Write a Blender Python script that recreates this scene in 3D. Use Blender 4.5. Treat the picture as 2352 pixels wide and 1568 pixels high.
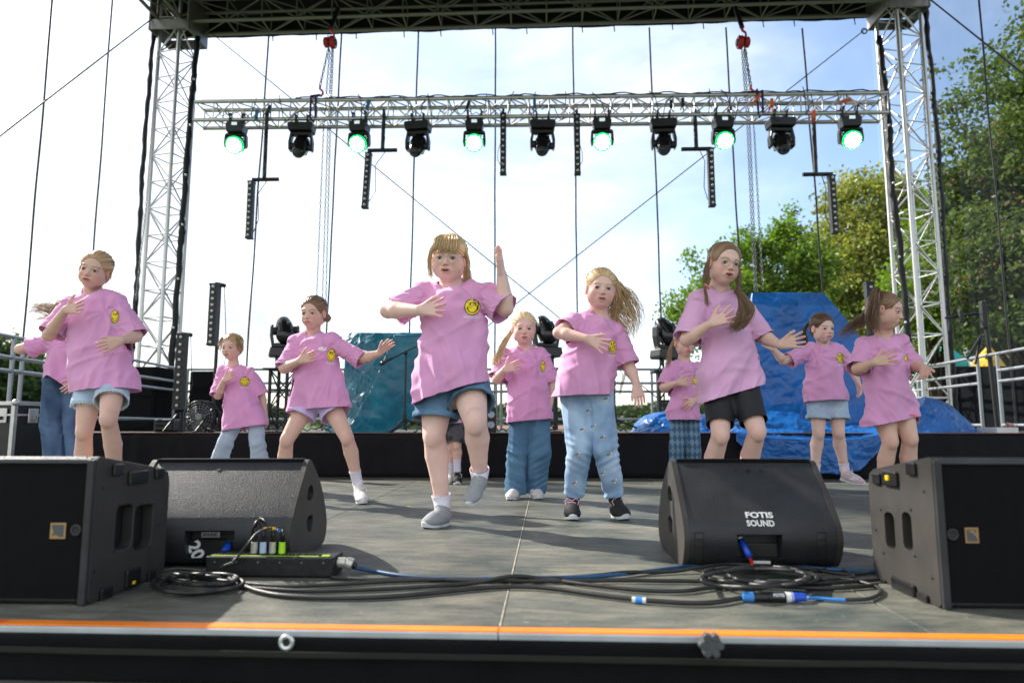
import bpy, bmesh, math, random
import numpy as np
from mathutils import Vector, Matrix, noise as mnoise
from mathutils.bvhtree import BVHTree
PI = math.pi; R = math.radians
SC = bpy.context.scene; COL = SC.collection
for o in list(bpy.data.objects): bpy.data.objects.remove(o)

# ---------------------------------------------------------------- camera
EYE = 0.48; YAW = R(2.9); PITCH = R(6.9); FPX = 1568.0     # focal length in units of a 2352 px wide picture
cam_d = bpy.data.cameras.new('camera'); cam = bpy.data.objects.new('camera', cam_d); COL.objects.link(cam)
cam.location = (0, 0, EYE); cam.rotation_euler = (PI/2 + PITCH, 0, YAW)
cam_d.lens = 24; cam_d.sensor_width = 36; cam_d.clip_start = 0.05; cam_d.clip_end = 5000
cam_d.dof.use_dof = True; cam_d.dof.focus_distance = 3.6; cam_d.dof.aperture_fstop = 2.2
SC.camera = cam
# ---------------------------------------------------------------- world, sun, exposure
SUN_EL = R(37); SUN_AZ = R(-58)      # azimuth from +Y, negative = to the left
W = bpy.data.worlds.new('World'); SC.world = W; W.use_nodes = True
nt = W.node_tree; nt.nodes.clear()
def wn(t, **k):
    n = nt.nodes.new(t)
    for a, v in k.items(): setattr(n, a, v)
    return n
out = wn('ShaderNodeOutputWorld'); bg = wn('ShaderNodeBackground'); bgc = wn('ShaderNodeBackground'); mx = wn('ShaderNodeMixShader')
sky = wn('ShaderNodeTexSky', sky_type='NISHITA', sun_disc=False, sun_elevation=SUN_EL, sun_rotation=SUN_AZ, air_density=1.0, dust_density=1.2, ozone_density=1.2)
nt.links.new(sky.outputs[0], bg.inputs[0]); bg.inputs[1].default_value = 0.13
tc = wn('ShaderNodeTexCoord')
def cloud_noise(scale, detail, rough, dist, loc, sc=(1, 1, 2.4)):
    mp = wn('ShaderNodeMapping'); mp.inputs['Scale'].default_value = sc; mp.inputs['Location'].default_value = loc
    nz = wn('ShaderNodeTexNoise'); nz.inputs['Scale'].default_value = scale; nz.inputs['Detail'].default_value = detail; nz.inputs['Roughness'].default_value = rough; nz.inputs['Distortion'].default_value = dist
    nt.links.new(tc.outputs['Generated'], mp.inputs[0]); nt.links.new(mp.outputs[0], nz.inputs[0]); return nz
nz = cloud_noise(1.7, 9, 0.55, 0.5, (0.35, 0.2, 0.1))
rmp = wn('ShaderNodeValToRGB'); rmp.color_ramp.elements[0].position = 0.36; rmp.color_ramp.elements[1].position = 0.80; rmp.color_ramp.elements[1].color = (0.92, 0.92, 0.92, 1); rmp.color_ramp.interpolation = 'EASE'
# the sky clears towards the front right, the rest is covered by thin bright cloud
dotn = wn('ShaderNodeVectorMath', operation='DOT_PRODUCT'); dotn.inputs[1].default_value = (0.80, 0.60, 0.15)
nt.links.new(tc.outputs['Generated'], dotn.inputs[0])
ma = wn('ShaderNodeMath', operation='MULTIPLY_ADD'); ma.inputs[1].default_value = -0.20
nt.links.new(dotn.outputs['Value'], ma.inputs[0]); nz_off = wn('ShaderNodeMath', operation='ADD'); nz_off.inputs[1].default_value = 0.17; nt.links.new(nz.outputs[0], nz_off.inputs[0]); nt.links.new(nz_off.outputs[0], ma.inputs[2])
nt.links.new(ma.outputs[0], rmp.inputs[0])
nz2 = cloud_noise(3.4, 8, 0.6, 0.3, (1.7, 0.4, 2.1)); mr2 = wn('ShaderNodeMapRange'); mr2.inputs[1].default_value = 0.3; mr2.inputs[2].default_value = 0.7; mr2.inputs[3].default_value = 0.38; mr2.inputs[4].default_value = 0.92
nt.links.new(nz2.outputs[0], mr2.inputs[0]); nt.links.new(mr2.outputs[0], bgc.inputs[1]); bgc.inputs[0].default_value = (0.93, 0.975, 1.0, 1)
nt.links.new(rmp.outputs[0], mx.inputs[0]); nt.links.new(bg.outputs[0], mx.inputs[1]); nt.links.new(bgc.outputs[0], mx.inputs[2])
nt.links.new(mx.outputs[0], out.inputs[0])
sd = bpy.data.lights.new('sun', 'SUN'); sun = bpy.data.objects.new('sun', sd); COL.objects.link(sun)
sd.energy = 3.9; sd.angle = R(0.9); sd.color = (1, 0.95, 0.87)
sdir = Vector((math.sin(SUN_AZ)*math.cos(SUN_EL), math.cos(SUN_AZ)*math.cos(SUN_EL), math.sin(SUN_EL)))
sun.rotation_euler = sdir.to_track_quat('Z', 'Y').to_euler()
SC.view_settings.view_transform = 'Standard'; SC.view_settings.look = 'None'
SC.view_settings.gamma = 1; SC.view_settings.use_curve_mapping = False; SC.view_settings.exposure = 1.22

# ---------------------------------------------------------------- pixel helpers (2352 px wide coordinates)
_f = Vector((-math.sin(YAW)*math.cos(PITCH), math.cos(YAW)*math.cos(PITCH), math.sin(PITCH)))
_r = Vector((math.cos(YAW), math.sin(YAW), 0)); _u = _r.cross(_f)
CAM = Vector((0, 0, EYE))
def ray(px, py): return _f + _r*((px-1176)/FPX) + _u*((784-py)/FPX)
def at(px, py, Y):
    d = ray(px, py); return CAM + d*(Y/d.y)
def gd(px, py, z=0.0):
    d = ray(px, py); return CAM + d*((z-EYE)/d.z)
def atx(px, py, X):
    d = ray(px, py); return CAM + d*(X/d.x)

# ---------------------------------------------------------------- materials
MATS = {}
def mat(name, col, rough=0.6, metal=0.0, var=0.15, vscale=8.0, bump=0.0, bscale=60.0, spec=0.5, emit=None, estr=0.0, stretch=None, sheen=0.0, col2=None, coat=0.0, rvar=0.0, detail=4):
    if name in MATS: return MATS[name]
    m = bpy.data.materials.new(name); m.use_nodes = True; n = m.node_tree; L = n.links
    b = n.nodes['Principled BSDF']
    b.inputs['Roughness'].default_value = rough; b.inputs['Metallic'].default_value = metal
    b.inputs['Specular IOR Level'].default_value = spec
    b.inputs['Sheen Weight'].default_value = sheen; b.inputs['Coat Weight'].default_value = coat
    t = n.nodes.new('ShaderNodeTexCoord'); mp = n.nodes.new('ShaderNodeMapping'); L.new(t.outputs['Object'], mp.inputs[0])
    if stretch: mp.inputs['Scale'].default_value = stretch
    a = n.nodes.new('ShaderNodeTexNoise'); a.inputs['Scale'].default_value = vscale; a.inputs['Detail'].default_value = detail
    L.new(mp.outputs[0], a.inputs[0])
    r = n.nodes.new('ShaderNodeValToRGB'); c2 = col2 or tuple(c*(1+var) for c in col)
    r.color_ramp.elements[0].position = 0.3; r.color_ramp.elements[1].position = 0.7
    r.color_ramp.elements[0].color = tuple(c*(1-var) for c in col)+(1,); r.color_ramp.elements[1].color = tuple(c2)+(1,)
    L.new(a.outputs[0], r.inputs[0]); L.new(r.outputs[0], b.inputs['Base Color'])
    if rvar:
        mr = n.nodes.new('ShaderNodeMapRange'); mr.inputs[3].default_value = rough-rvar; mr.inputs[4].default_value = rough+rvar
        L.new(a.outputs[0], mr.inputs[0]); L.new(mr.outputs[0], b.inputs['Roughness'])
    if bump:
        q = n.nodes.new('ShaderNodeTexNoise'); q.inputs['Scale'].default_value = bscale; q.inputs['Detail'].default_value = 3
        L.new(mp.outputs[0], q.inputs[0])
        bp = n.nodes.new('ShaderNodeBump'); bp.inputs['Strength'].default_value = 1.0; bp.inputs['Distance'].default_value = bump
        L.new(q.outputs[0], bp.inputs['Height']); L.new(bp.outputs[0], b.inputs['Normal'])
    if emit: b.inputs['Emission Color'].default_value = tuple(emit)+(1,); b.inputs['Emission Strength'].default_value = estr
    MATS[name] = m; return m
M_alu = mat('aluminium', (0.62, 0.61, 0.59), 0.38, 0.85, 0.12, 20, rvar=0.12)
M_aludk = mat('aluminium dark', (0.24, 0.23, 0.215), 0.45, 0.6, 0.15, 14, rvar=0.1)  # darker aluminium, used on roof beams, deck frame and small fittings
M_steel = mat('galvanised steel rail', (0.33, 0.35, 0.37), 0.42, 0.6, 0.12, 14, rvar=0.1)
M_blk = mat('black powder coat', (0.009, 0.009, 0.010), 0.45, 0, 0.25, 30)
M_plas = mat('black plastic', (0.011, 0.011, 0.012), 0.32, 0, 0.2, 20)
M_cloth = mat('black molton cloth', (0.005, 0.005, 0.006), 0.92, 0, 0.3, 6, 0.002, 40, 0.15, sheen=0.02)
M_tarpblk = mat('black pvc tarpaulin', (0.006, 0.006, 0.007), 0.42, 0, 0.3, 3, 0.006, 9, 0.35)
M_rub = mat('black rubber cable', (0.020, 0.0195, 0.019), 0.45, 0, 0.35, 18, 0.0006, 300)
M_chain = mat('zinc chain', (0.25, 0.25, 0.24), 0.4, 0.8, 0.2, 30)
M_red = mat('red enamel', (0.50, 0.02, 0.02), 0.35, 0, 0.2, 20)
M_orange = mat('orange enamel', (0.85, 0.13, 0.01), 0.5, 0, 0.15, 9)
M_white = mat('white enamel', (0.75, 0.75, 0.73), 0.5, 0, 0.05, 9)

# ---------------------------------------------------------------- objects
class Root: pass
def setp(o, label=None, cat=None, group=None, kind=None):
    if label: o['label'] = label
    if cat: o['category'] = cat
    if group: o['group'] = group
    if kind: o['kind'] = kind
    return o
def thing(name, label, cat, loc=(0, 0, 0), group=None, kind=None):
    o = bpy.data.objects.new(name, None); COL.objects.link(o); o.location = loc; o.empty_display_size = 0.1
    return setp(o, label, cat, group, kind)
def adopt(o, parent):
    if parent is not None:
        o.parent = parent
        if parent.parent is None: o.matrix_parent_inverse = Matrix.Translation(-Vector(parent.location))
    return o
def mo(name, V, F, m, parent=None, smooth=False, bevel=0.0, solid=0.0, bseg=2, auto=False):
    me = bpy.data.meshes.new(name)
    if isinstance(V, np.ndarray): V = V.tolist()
    if isinstance(F, np.ndarray): F = F.tolist()
    me.from_pydata([tuple(v) for v in V], [], F); me.update()
    o = bpy.data.objects.new(name, me); COL.objects.link(o)
    if isinstance(m, (list, tuple)):
        for k in m: me.materials.append(k)
    else: me.materials.append(m)
    if smooth: me.shade_smooth()
    if solid:
        s = o.modifiers.new('solid', 'SOLIDIFY'); s.thickness = solid; s.offset = -1
    if bevel:
        b = o.modifiers.new('bevel', 'BEVEL'); b.width = bevel; b.segments = bseg; b.limit_method = 'ANGLE'; b.angle_limit = R(35); b.harden_normals = False
    return adopt(o, parent)
class MB:
    """collects shapes into one mesh"""
    def __init__(s): s.V = []; s.F = []; s.mi = []; s.cur = 0
    def add(s, V, F):
        n = len(s.V); s.V += [tuple(v) for v in V]; s.F += [tuple(i+n for i in f) for f in F]; s.mi += [s.cur]*len(F); return s
    def box(s, a, b, M=None):
        x0, y0, z0 = a; x1, y1, z1 = b
        V = [(x0,y0,z0),(x1,y0,z0),(x1,y1,z0),(x0,y1,z0),(x0,y0,z1),(x1,y0,z1),(x1,y1,z1),(x0,y1,z1)]
        if M is not None: V = [M @ Vector(v) for v in V]
        return s.add(V, [(0,3,2,1),(4,5,6,7),(0,1,5,4),(1,2,6,5),(2,3,7,6),(3,0,4,7)])
    def tube(s, pts, r, n=8, cap=True, closed=False, rz=None):
        pts = [Vector(p) for p in pts]; m = len(pts)
        rs = r if isinstance(r, (list, tuple)) else [r]*m
        V = []; up = None
        for i, p in enumerate(pts):
            a = pts[(i-1) % m] if (closed or i > 0) else p; b = pts[(i+1) % m] if (closed or i < m-1) else p
            d = (b-a)
            if d.length < 1e-9: d = Vector((0,0,1))
            d.normalize()
            if up is None: up = Vector((0,0,1)) if abs(d.z) < 0.9 else Vector((1,0,0))
            x = d.cross(up)
            if x.length < 1e-4: x = d.orthogonal()
            x.normalize(); y = x.cross(d).normalized(); up = y
            for k in range(n):
                t = 2*PI*k/n; V.append(p + (x*math.cos(t) + y*math.sin(t))*rs[i])
        F = []
        for i in range(m if closed else m-1):
            j = (i+1) % m
            for k in range(n): F.append((i*n+k, i*n+(k+1)%n, j*n+(k+1)%n, j*n+k))
        if cap and not closed: F += [tuple(range(n-1, -1, -1)), tuple((m-1)*n+k for k in range(n))]
        return s.add(V, F)
    def cyl(s, a, b, r, n=12, r2=None): return s.tube([a, b], [r, r if r2 is None else r2], n)
    def prism(s, poly, x0, x1, axis=0):
        """poly of (a,b) pairs extruded along an axis"""
        def P(x, q): return [(x, q[0], q[1]), (q[0], x, q[1]), (q[0], q[1], x)][axis]
        n = len(poly); V = [P(x0, q) for q in poly] + [P(x1, q) for q in poly]
        F = [tuple(range(n-1, -1, -1)), tuple(range(n, 2*n))] + [(i, (i+1)%n, n+(i+1)%n, n+i) for i in range(n)]
        return s.add(V, F)
    def ring(s, c, ax, R_, r, n=16, k=6):
        c = Vector(c); ax = Vector(ax).normalized(); x = ax.orthogonal().normalized(); y = ax.cross(x)
        return s.tube([c + (x*math.cos(2*PI*i/n) + y*math.sin(2*PI*i/n))*R_ for i in range(n)], r, k, closed=True)
    def sph(s, c, rad, n=12, m=8, M=None):
        c = Vector(c); rad = rad if isinstance(rad, (tuple, list)) else (rad,)*3; V = []
        for j in range(m+1):
            t = PI*j/m
            for i in range(n):
                a = 2*PI*i/n; v = Vector((rad[0]*math.sin(t)*math.cos(a), rad[1]*math.sin(t)*math.sin(a), rad[2]*math.cos(t)))
                if M is not None: v = M @ v
                V.append(c+v)
        F = [(j*n+i, (j+1)*n+i, (j+1)*n+(i+1)%n, j*n+(i+1)%n) for j in range(m) for i in range(n)]
        return s.add(V, F)
    def build(s, name, m, parent=None, smooth=False, bevel=0.0, solid=0.0, bseg=2):
        o = mo(name, s.V, s.F, m, parent, smooth, bevel, solid, bseg)
        if isinstance(m, (list, tuple)):
            o.data.polygons.foreach_set('material_index', s.mi)
        bm = bmesh.new(); bm.from_mesh(o.data); bmesh.ops.recalc_face_normals(bm, faces=bm.faces); bm.to_mesh(o.data); bm.free()
        if smooth:
            o.data.shade_smooth()
            if smooth != 2: o.data.set_sharp_from_angle(angle=R(40))
        return o
_cyl = {}
def bar(name, p, q, r, m, parent, n=8):
    """a straight tube as an object of its own, mesh data shared"""
    key = (m.name, n)
    if key not in _cyl:
        b = MB().cyl((0,0,0), (0,0,1), 1.0, n); me = bpy.data.meshes.new('tube'); me.from_pydata(b.V, [], b.F); me.materials.append(m); me.update()
        me.shade_smooth(); me.set_sharp_from_angle(angle=R(50)); _cyl[key] = me
    o = bpy.data.objects.new(name, _cyl[key]); COL.objects.link(o)
    p = Vector(p); q = Vector(q); d = q-p
    Mx = Matrix.Translation(p) @ d.to_track_quat('Z', 'Y').to_matrix().to_4x4() @ Matrix.Diagonal((r, r, d.length, 1))
    adopt(o, parent); o.matrix_basis = Mx
    return o
def copy_tree(o, parent=None):
    c = o.copy(); COL.objects.link(c)
    if parent is not None: c.parent = parent
    for ch in KIDS(o): copy_tree(ch, c)
    return c
def KIDS(o): return [c for c in ALL() if c.parent == o]
def ALL(): return list(bpy.data.objects)
def text_mesh(s, size, bold=0.0):
    cu = bpy.data.curves.new('txt', 'FONT'); cu.body = s; cu.size = size; cu.align_x = 'CENTER'; cu.align_y = 'CENTER'; cu.offset = bold; cu.resolution_u = 3
    t = bpy.data.objects.new('txt', cu); COL.objects.link(t); bpy.context.view_layer.update()
    me = bpy.data.meshes.new_from_object(t.evaluated_get(bpy.context.evaluated_depsgraph_get()))
    V = [tuple(v.co) for v in me.vertices]; F = [tuple(p.vertices) for p in me.polygons]
    bpy.data.objects.remove(t); bpy.data.curves.remove(cu); bpy.data.meshes.remove(me)
    return V, F
def text_obj(name, s, size, m, parent, O, X, Y, bold=0.0):
    V, F = text_mesh(s, size, bold); O = Vector(O); X = Vector(X).normalized(); Y = Vector(Y).normalized()
    return mo(name, [O + X*v[0] + Y*v[1] for v in V], F, m, parent)
# numpy value noise in [-1,1]
def vnoise(P, seed=0):
    P = np.asarray(P, np.float64); I = np.floor(P).astype(np.int64); f = P-I; f = f*f*(3-2*f)
    def h(a, b, c):
        n = (a*374761393 + b*668265263 + c*2147483647 + seed*974634777) & 0xffffffff
        n = ((n ^ (n >> 13))*1274126177) & 0xffffffff; n = (n ^ (n >> 16)) & 0xffffff
        return n/8388607.5 - 1
    x, y, z = I[..., 0], I[..., 1], I[..., 2]; r = 0
    for dx in (0, 1):
        wx = f[..., 0] if dx else 1-f[..., 0]
        for dy in (0, 1):
            wy = f[..., 1] if dy else 1-f[..., 1]
            for dz in (0, 1):
                wz = f[..., 2] if dz else 1-f[..., 2]
                r = r + wx*wy*wz*h(x+dx, y+dy, z+dz)
    return r
def np_obj(name, V, Q, m, parent, cols=None, solid=0.0):
    me = bpy.data.meshes.new(name); me.from_pydata(V.tolist(), [], Q.tolist()); me.update()
    if cols is not None:
        a = me.color_attributes.new('Col', 'FLOAT_COLOR', 'POINT'); c4 = np.ones((len(V), 4), np.float32); c4[:, :3] = cols; a.data.foreach_set('color', c4.ravel())
    me.materials.append(m); me.shade_smooth(); o = bpy.data.objects.new(name, me); COL.objects.link(o)
    if solid:
        s = o.modifiers.new('solid', 'SOLIDIFY'); s.thickness = solid; s.offset = -1
    return adopt(o, parent)
rng = np.random.default_rng(7); random.seed(7)

# ================================================================ SETTING
# ground
M_grass = mat('grass ground', (0.07, 0.10, 0.03), 0.95, 0, 0.4, 0.6, 0.05, 20)
n = 60
gx = np.linspace(-1, 1, n+1); gx = np.sign(gx)*np.abs(gx)**3*1500
Vg = [(x, y+200, -1.35 + 0.1*math.sin(x*0.07)*math.cos(y*0.05)) for y in gx for x in gx]
Fg = [(j*(n+1)+i, j*(n+1)+i+1, (j+1)*(n+1)+i+1, (j+1)*(n+1)+i) for j in range(n) for i in range(n)]
mo('ground', Vg, Fg, M_grass, smooth=True)['kind'] = 'structure'

# stage floor: plywood decks one by one
FY0 = 1.668; SEAM = -0.115; RISY = 6.2
def deck_material():
    m = bpy.data.materials.new('worn stage plywood'); m.use_nodes = True; n = m.node_tree; L = n.links; b = n.nodes['Principled BSDF']
    g = n.nodes.new('ShaderNodeNewGeometry'); 
    def ns(scale, st, det=6, rough=0.6):
        mp = n.nodes.new('ShaderNodeMapping'); mp.inputs['Scale'].default_value = st; L.new(g.outputs['Position'], mp.inputs[0])
        a = n.nodes.new('ShaderNodeTexNoise'); a.inputs['Scale'].default_value = scale; a.inputs['Detail'].default_value = det; a.inputs['Roughness'].default_value = rough; a.inputs['Distortion'].default_value = 0.6
        L.new(mp.outputs[0], a.inputs[0]); return a
    a = ns(2.2, (1, 1.6, 1)); c = ns(9, (0.7, 3.0, 1), 8, 0.7); s = ns(45, (1, 1, 1), 3)
    def ramp(src, p0, p1, c0, c1):
        r = n.nodes.new('ShaderNodeValToRGB'); r.color_ramp.elements[0].position = p0; r.color_ramp.elements[1].position = p1
        r.color_ramp.elements[0].color = c0+(1,); r.color_ramp.elements[1].color = c1+(1,); L.new(src.outputs[0], r.inputs[0]); return r
    def mix(fac, A, B, blend='MIX'):
        q = n.nodes.new('ShaderNodeMix'); q.data_type = 'RGBA'; q.blend_type = blend
        if isinstance(fac, float): q.inputs[0].default_value = fac
        else: L.new(fac, q.inputs[0])
        L.new(A, q.inputs[6]); L.new(B, q.inputs[7]); return q.outputs[2]
    r1 = ramp(a, 0.34, 0.66, (0.060, 0.074, 0.068), (0.185, 0.176, 0.145))
    r2 = ramp(c, 0.40, 0.62, (0.50, 0.54, 0.54), (1.18, 1.14, 1.05))
    k = mix(0.75, r1.outputs[0], r2.outputs[0], 'MULTIPLY')
    r3 = ramp(s, 0.66, 0.74, (0, 0, 0), (0.5, 0.5, 0.5)); dust = n.nodes.new('ShaderNodeRGB'); dust.outputs[0].default_value = (0.30, 0.28, 0.23, 1)
    k = mix(r3.outputs[0], k, dust.outputs[0])
    oi = n.nodes.new('ShaderNodeObjectInfo'); mr = n.nodes.new('ShaderNodeMapRange'); mr.inputs[3].default_value = 0.8; mr.inputs[4].default_value = 1.15
    L.new(oi.outputs['Random'], mr.inputs[0]); cb = n.nodes.new('ShaderNodeVectorMath'); cb.operation = 'SCALE'; L.new(k, cb.inputs[0]); L.new(mr.outputs[0], cb.inputs['Scale'])
    L.new(cb.outputs[0], b.inputs['Base Color'])
    rr = n.nodes.new('ShaderNodeMapRange'); rr.inputs[3].default_value = 0.42; rr.inputs[4].default_value = 0.72; L.new(c.outputs[0], rr.inputs[0]); L.new(rr.outputs[0], b.inputs['Roughness'])
    b.inputs['Specular IOR Level'].default_value = 0.35
    bp = n.nodes.new('ShaderNodeBump'); bp.inputs['Distance'].default_value = 0.002; L.new(s.outputs[0], bp.inputs['Height']); L.new(bp.outputs[0], b.inputs['Normal'])
    return m
M_deck = deck_material()
M_deckedge = mat('bare deck edge strip', (0.42, 0.39, 0.32), 0.6, 0, 0.3, 30)
sf = thing('stage_floor', None, None, (0, 4, -0.1), kind='structure')
fr = MB().box((-6.2, FY0+0.02, -0.16), (6.2, 10.4, -0.03)).build('deck_frame', M_aludk, sf)
for i in range(-6, 6):
    for j in range(5):
        x0 = SEAM+i; y0 = FY0+2*j; y1 = min(y0+2, 10.4)
        g = 0.0022
        MB().box((x0+g, y0+g, -0.028), (x0+1-g, y1-g, (0.0008*((i*7+j*3) % 3)))).build('deck_panel', M_deck, sf, bevel=0.0015, bseg=1)
# pale strip seen in the centre joint
st = MB().box((SEAM-0.0019, FY0+0.03, -0.02), (SEAM+0.0019, 6.1, 0.0024)).build('joint_strip', M_deckedge, sf)
# front edge profile
fe = thing('stage_edge_trim', 'aluminium edge profile with orange tape along the front of the stage', 'edge trim', (0, FY0, 0))
M_tape = mat('orange edge tape', (0.90, 0.12, 0.012), 0.45, 0, 0.12, 5)
M_tape2 = mat('yellow orange edge tape', (0.95, 0.24, 0.015), 0.45, 0, 0.12, 5)
M_profile = mat('milled aluminium profile', (0.50, 0.52, 0.58), 0.42, 0.45, 0.10, 12)
xs = [-4.1, -0.86+SEAM, SEAM, 0.86, 4.1]
for a, b, m, m2 in ((-4.1, -1.32, M_tape, None), (-1.32, SEAM, M_tape2, 1), (SEAM, 1.15, M_tape2, 1), (1.15, 4.1, M_tape, None)):
    MB().box((a+0.001, FY0-0.022, 0.0005), (b-0.001, FY0+0.014, 0.0045)).build('orange_tape', m, fe, bevel=0.001, bseg=1)
    MB().box((a+0.001, FY0-0.030, -0.013), (b-0.001, FY0-0.0235, 0.002)).build('profile_rail', M_profile, fe, bevel=0.002)
# skirt below the front edge
def skirt_mat():
    m = mat('dark printed front banner', (0.010, 0.011, 0.010), 0.75, 0, 0.3, 3, 0.002, 30)
    m = m.copy(); n = m.node_tree; L = n.links; b = n.nodes['Principled BSDF']
    g = n.nodes.new('ShaderNodeNewGeometry'); mp = n.nodes.new('ShaderNodeMapping'); mp.inputs['Rotation'].default_value = (0, R(30), 0); mp.inputs['Scale'].default_value = (7, 1, 16)
    L.new(g.outputs['Position'], mp.inputs[0]); a = n.nodes.new('ShaderNodeTexNoise'); a.inputs['Scale'].default_value = 1.0; a.inputs['Detail'].default_value = 2; a.inputs['Distortion'].default_value = 1.5; L.new(mp.outputs[0], a.inputs[0])
    r = n.nodes.new('ShaderNodeValToRGB'); e = r.color_ramp.elements; e[0].position = 0.45; e[0].color = (0.012, 0.012, 0.012, 1); e[1].position = 0.72; e[1].color = (0.08, 0.24, 0.38, 1)
    x = e.new(0.56); x.color = (0.06, 0.045, 0.042, 1)
    L.new(a.outputs[0], r.inputs[0]); L.new(r.outputs[0], b.inputs['Base Color']); return m
M_print = skirt_mat()
sk = thing('stage_front_banner', 'black banner with eyelet and star knob hanging below the stage edge', 'banner', (0, FY0-0.04, -1.3))
def wavy(x0, x1, z0, z1, y, amp, m, name, nx=160, nz=10, seed=1, parent=None, fx=4, fz=1.0, solid=0.004):
    xs = np.linspace(x0, x1, nx+1); zs = np.linspace(z0, z1, nz+1); X, Z = np.meshgrid(xs, zs); 
    N = vnoise(np.stack([X*fx, Z*fz, X*0+seed], -1), seed)+0.5*vnoise(np.stack([X*fx*2.3, Z*fz*2, X*0], -1), seed+3)
    Y = y + amp*N; V = np.stack([X, Y, Z], -1).reshape(-1, 3)
    F = [(j*(nx+1)+i, j*(nx+1)+i+1, (j+1)*(nx+1)+i+1, (j+1)*(nx+1)+i) for j in range(nz) for i in range(nx)]
    return mo(name, V, F, m, parent, smooth=True, solid=solid)
wavy(-4.1, 4.1, -0.118, -0.015, FY0-0.040, 0.003, M_cloth, 'hem_band', parent=sk)
zc = at(1176, 1502, FY0-0.05).z
wavy(-4.1, 4.1, zc, -0.050, FY0-0.052, 0.004, mat('faded black canvas', (0.007, 0.007, 0.005), 0.8, 0, 0.2, 4, 0.002, 60), 'canvas_strip', parent=sk, seed=4)
wavy(-4.1, 4.1, -1.3, -0.14, FY0-0.044, 0.02, M_print, 'printed_cloth', parent=sk, nz=40, seed=9, fx=5, fz=3)
p = at(658, 1474, FY0-0.062); e = MB(); e.ring(p, (0, 1, 0), 0.0135, 0.0052, 24, 8); e.build('eyelet', mat('nickel eyelet', (0.75, 0.76, 0.78), 0.25, 0.7), sk, smooth=2)
MB().cyl(p+Vector((0, 0.004, 0)), p+Vector((0, -0.001, 0)), 0.010, 16).build('eyelet_hole', M_blk, sk)
p = at(1633, 1480, FY0-0.075); k = MB(); k.cyl(p+Vector((0, 0.02, 0)), p+Vector((0, -0.008, 0)), 0.020, 20)
for i in range(6): k.cyl(p+Vector((0.019*math.cos(i*PI/3), 0.012, 0.019*math.sin(i*PI/3))), p+Vector((0.019*math.cos(i*PI/3), -0.01, 0.019*math.sin(i*PI/3))), 0.0085, 10)
k.build('star_knob', mat('grey knob plastic', (0.06, 0.065, 0.07), 0.5), sk, bevel=0.0015)

# rear riser draped in black
ri = thing('rear_riser', 'low black draped platform across the back of the stage', 'riser', (0, RISY, 0))
RH = 0.395
MB().box((-6.2, RISY+0.012, RH-0.03), (6.2, 10.2, RH)).build('riser_deck', mat('dark riser board', (0.05, 0.045, 0.04), 0.7, 0, 0.3, 6), ri, bevel=0.002)
wavy(-6.2, 6.2, 0.004, RH+0.004, RISY, 0.010, mat('black riser drape', (0.0055, 0.0055, 0.0075), 0.8, 0, 0.3, 6, 0.002, 25, 0.25, sheen=0.04), 'drape', nx=500, nz=8, parent=ri, fx=9, fz=0.8, seed=5)
MB().box((-6.2, RISY-0.012, RH+0.003), (6.2, RISY+0.012, RH+0.010)).build('edge_strip', mat('rust edge strip', (0.16, 0.07, 0.04), 0.6), ri)

# ---------------------------------------------------------------- trusses
def box_truss(name, label, cat, A, B, w, h, bay, rc=0.025, rb=0.010, group=None, m=M_alu, up=Vector((0,0,1)), seed=0, verticals=True, faces=(0,1,2,3), zig=False):
    """square lattice girder: A and B are centre-line ends; w along the side vector, h along up"""
    A = Vector(A); B = Vector(B); d = (B-A).normalized(); side = d.cross(up).normalized(); upv = side.cross(d).normalized()
    t = thing(name, label, cat, A, group)
    c = [side*(w/2)*sx + upv*(h/2)*sz for sx, sz in ((-1,-1),(1,-1),(1,1),(-1,1))]
    for k in c: bar('chord', A+k, B+k, rc, m, t, 10)
    L = (B-A).length; nb = max(1, round(L/bay)); s = L/nb
    for f in faces:
        a, b = c[f], c[(f+1) % 4]
        for i in range(nb+1):
            if verticals or i in (0, nb): bar('brace', A+d*(s*i)+a, A+d*(s*i)+b, rb, m, t, 6)
        for i in range(nb):
            if (i+f) % 2 == 0: bar('brace', A+d*(s*i)+a, A+d*(s*(i+1))+b, rb, m, t, 6)
            else: bar('brace', A+d*(s*i)+b, A+d*(s*(i+1))+a, rb, m, t, 6)
    return t
TY = 8.75
TL = at(362, 860, TY); TR = at(2122, 860, TY)
TLx = TL.x; TRx = TR.x
ZB = at(1176, 43, TY).z+0.16            # roof beam height
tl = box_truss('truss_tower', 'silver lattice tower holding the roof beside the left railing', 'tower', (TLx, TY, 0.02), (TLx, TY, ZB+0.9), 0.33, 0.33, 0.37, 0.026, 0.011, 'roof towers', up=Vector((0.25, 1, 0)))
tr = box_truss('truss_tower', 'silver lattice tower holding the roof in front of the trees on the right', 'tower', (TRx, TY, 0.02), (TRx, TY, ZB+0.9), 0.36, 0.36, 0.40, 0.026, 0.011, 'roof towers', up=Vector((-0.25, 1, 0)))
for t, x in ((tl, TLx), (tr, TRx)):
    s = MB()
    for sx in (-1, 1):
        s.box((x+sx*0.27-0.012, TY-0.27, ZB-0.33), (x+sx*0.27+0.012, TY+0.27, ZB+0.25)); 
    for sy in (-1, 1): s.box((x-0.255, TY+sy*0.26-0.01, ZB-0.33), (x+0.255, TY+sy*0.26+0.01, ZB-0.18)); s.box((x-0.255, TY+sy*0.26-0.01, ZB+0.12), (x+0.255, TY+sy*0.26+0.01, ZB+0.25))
    s.build('sleeve_block', M_aludk, t, bevel=0.006)
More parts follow.
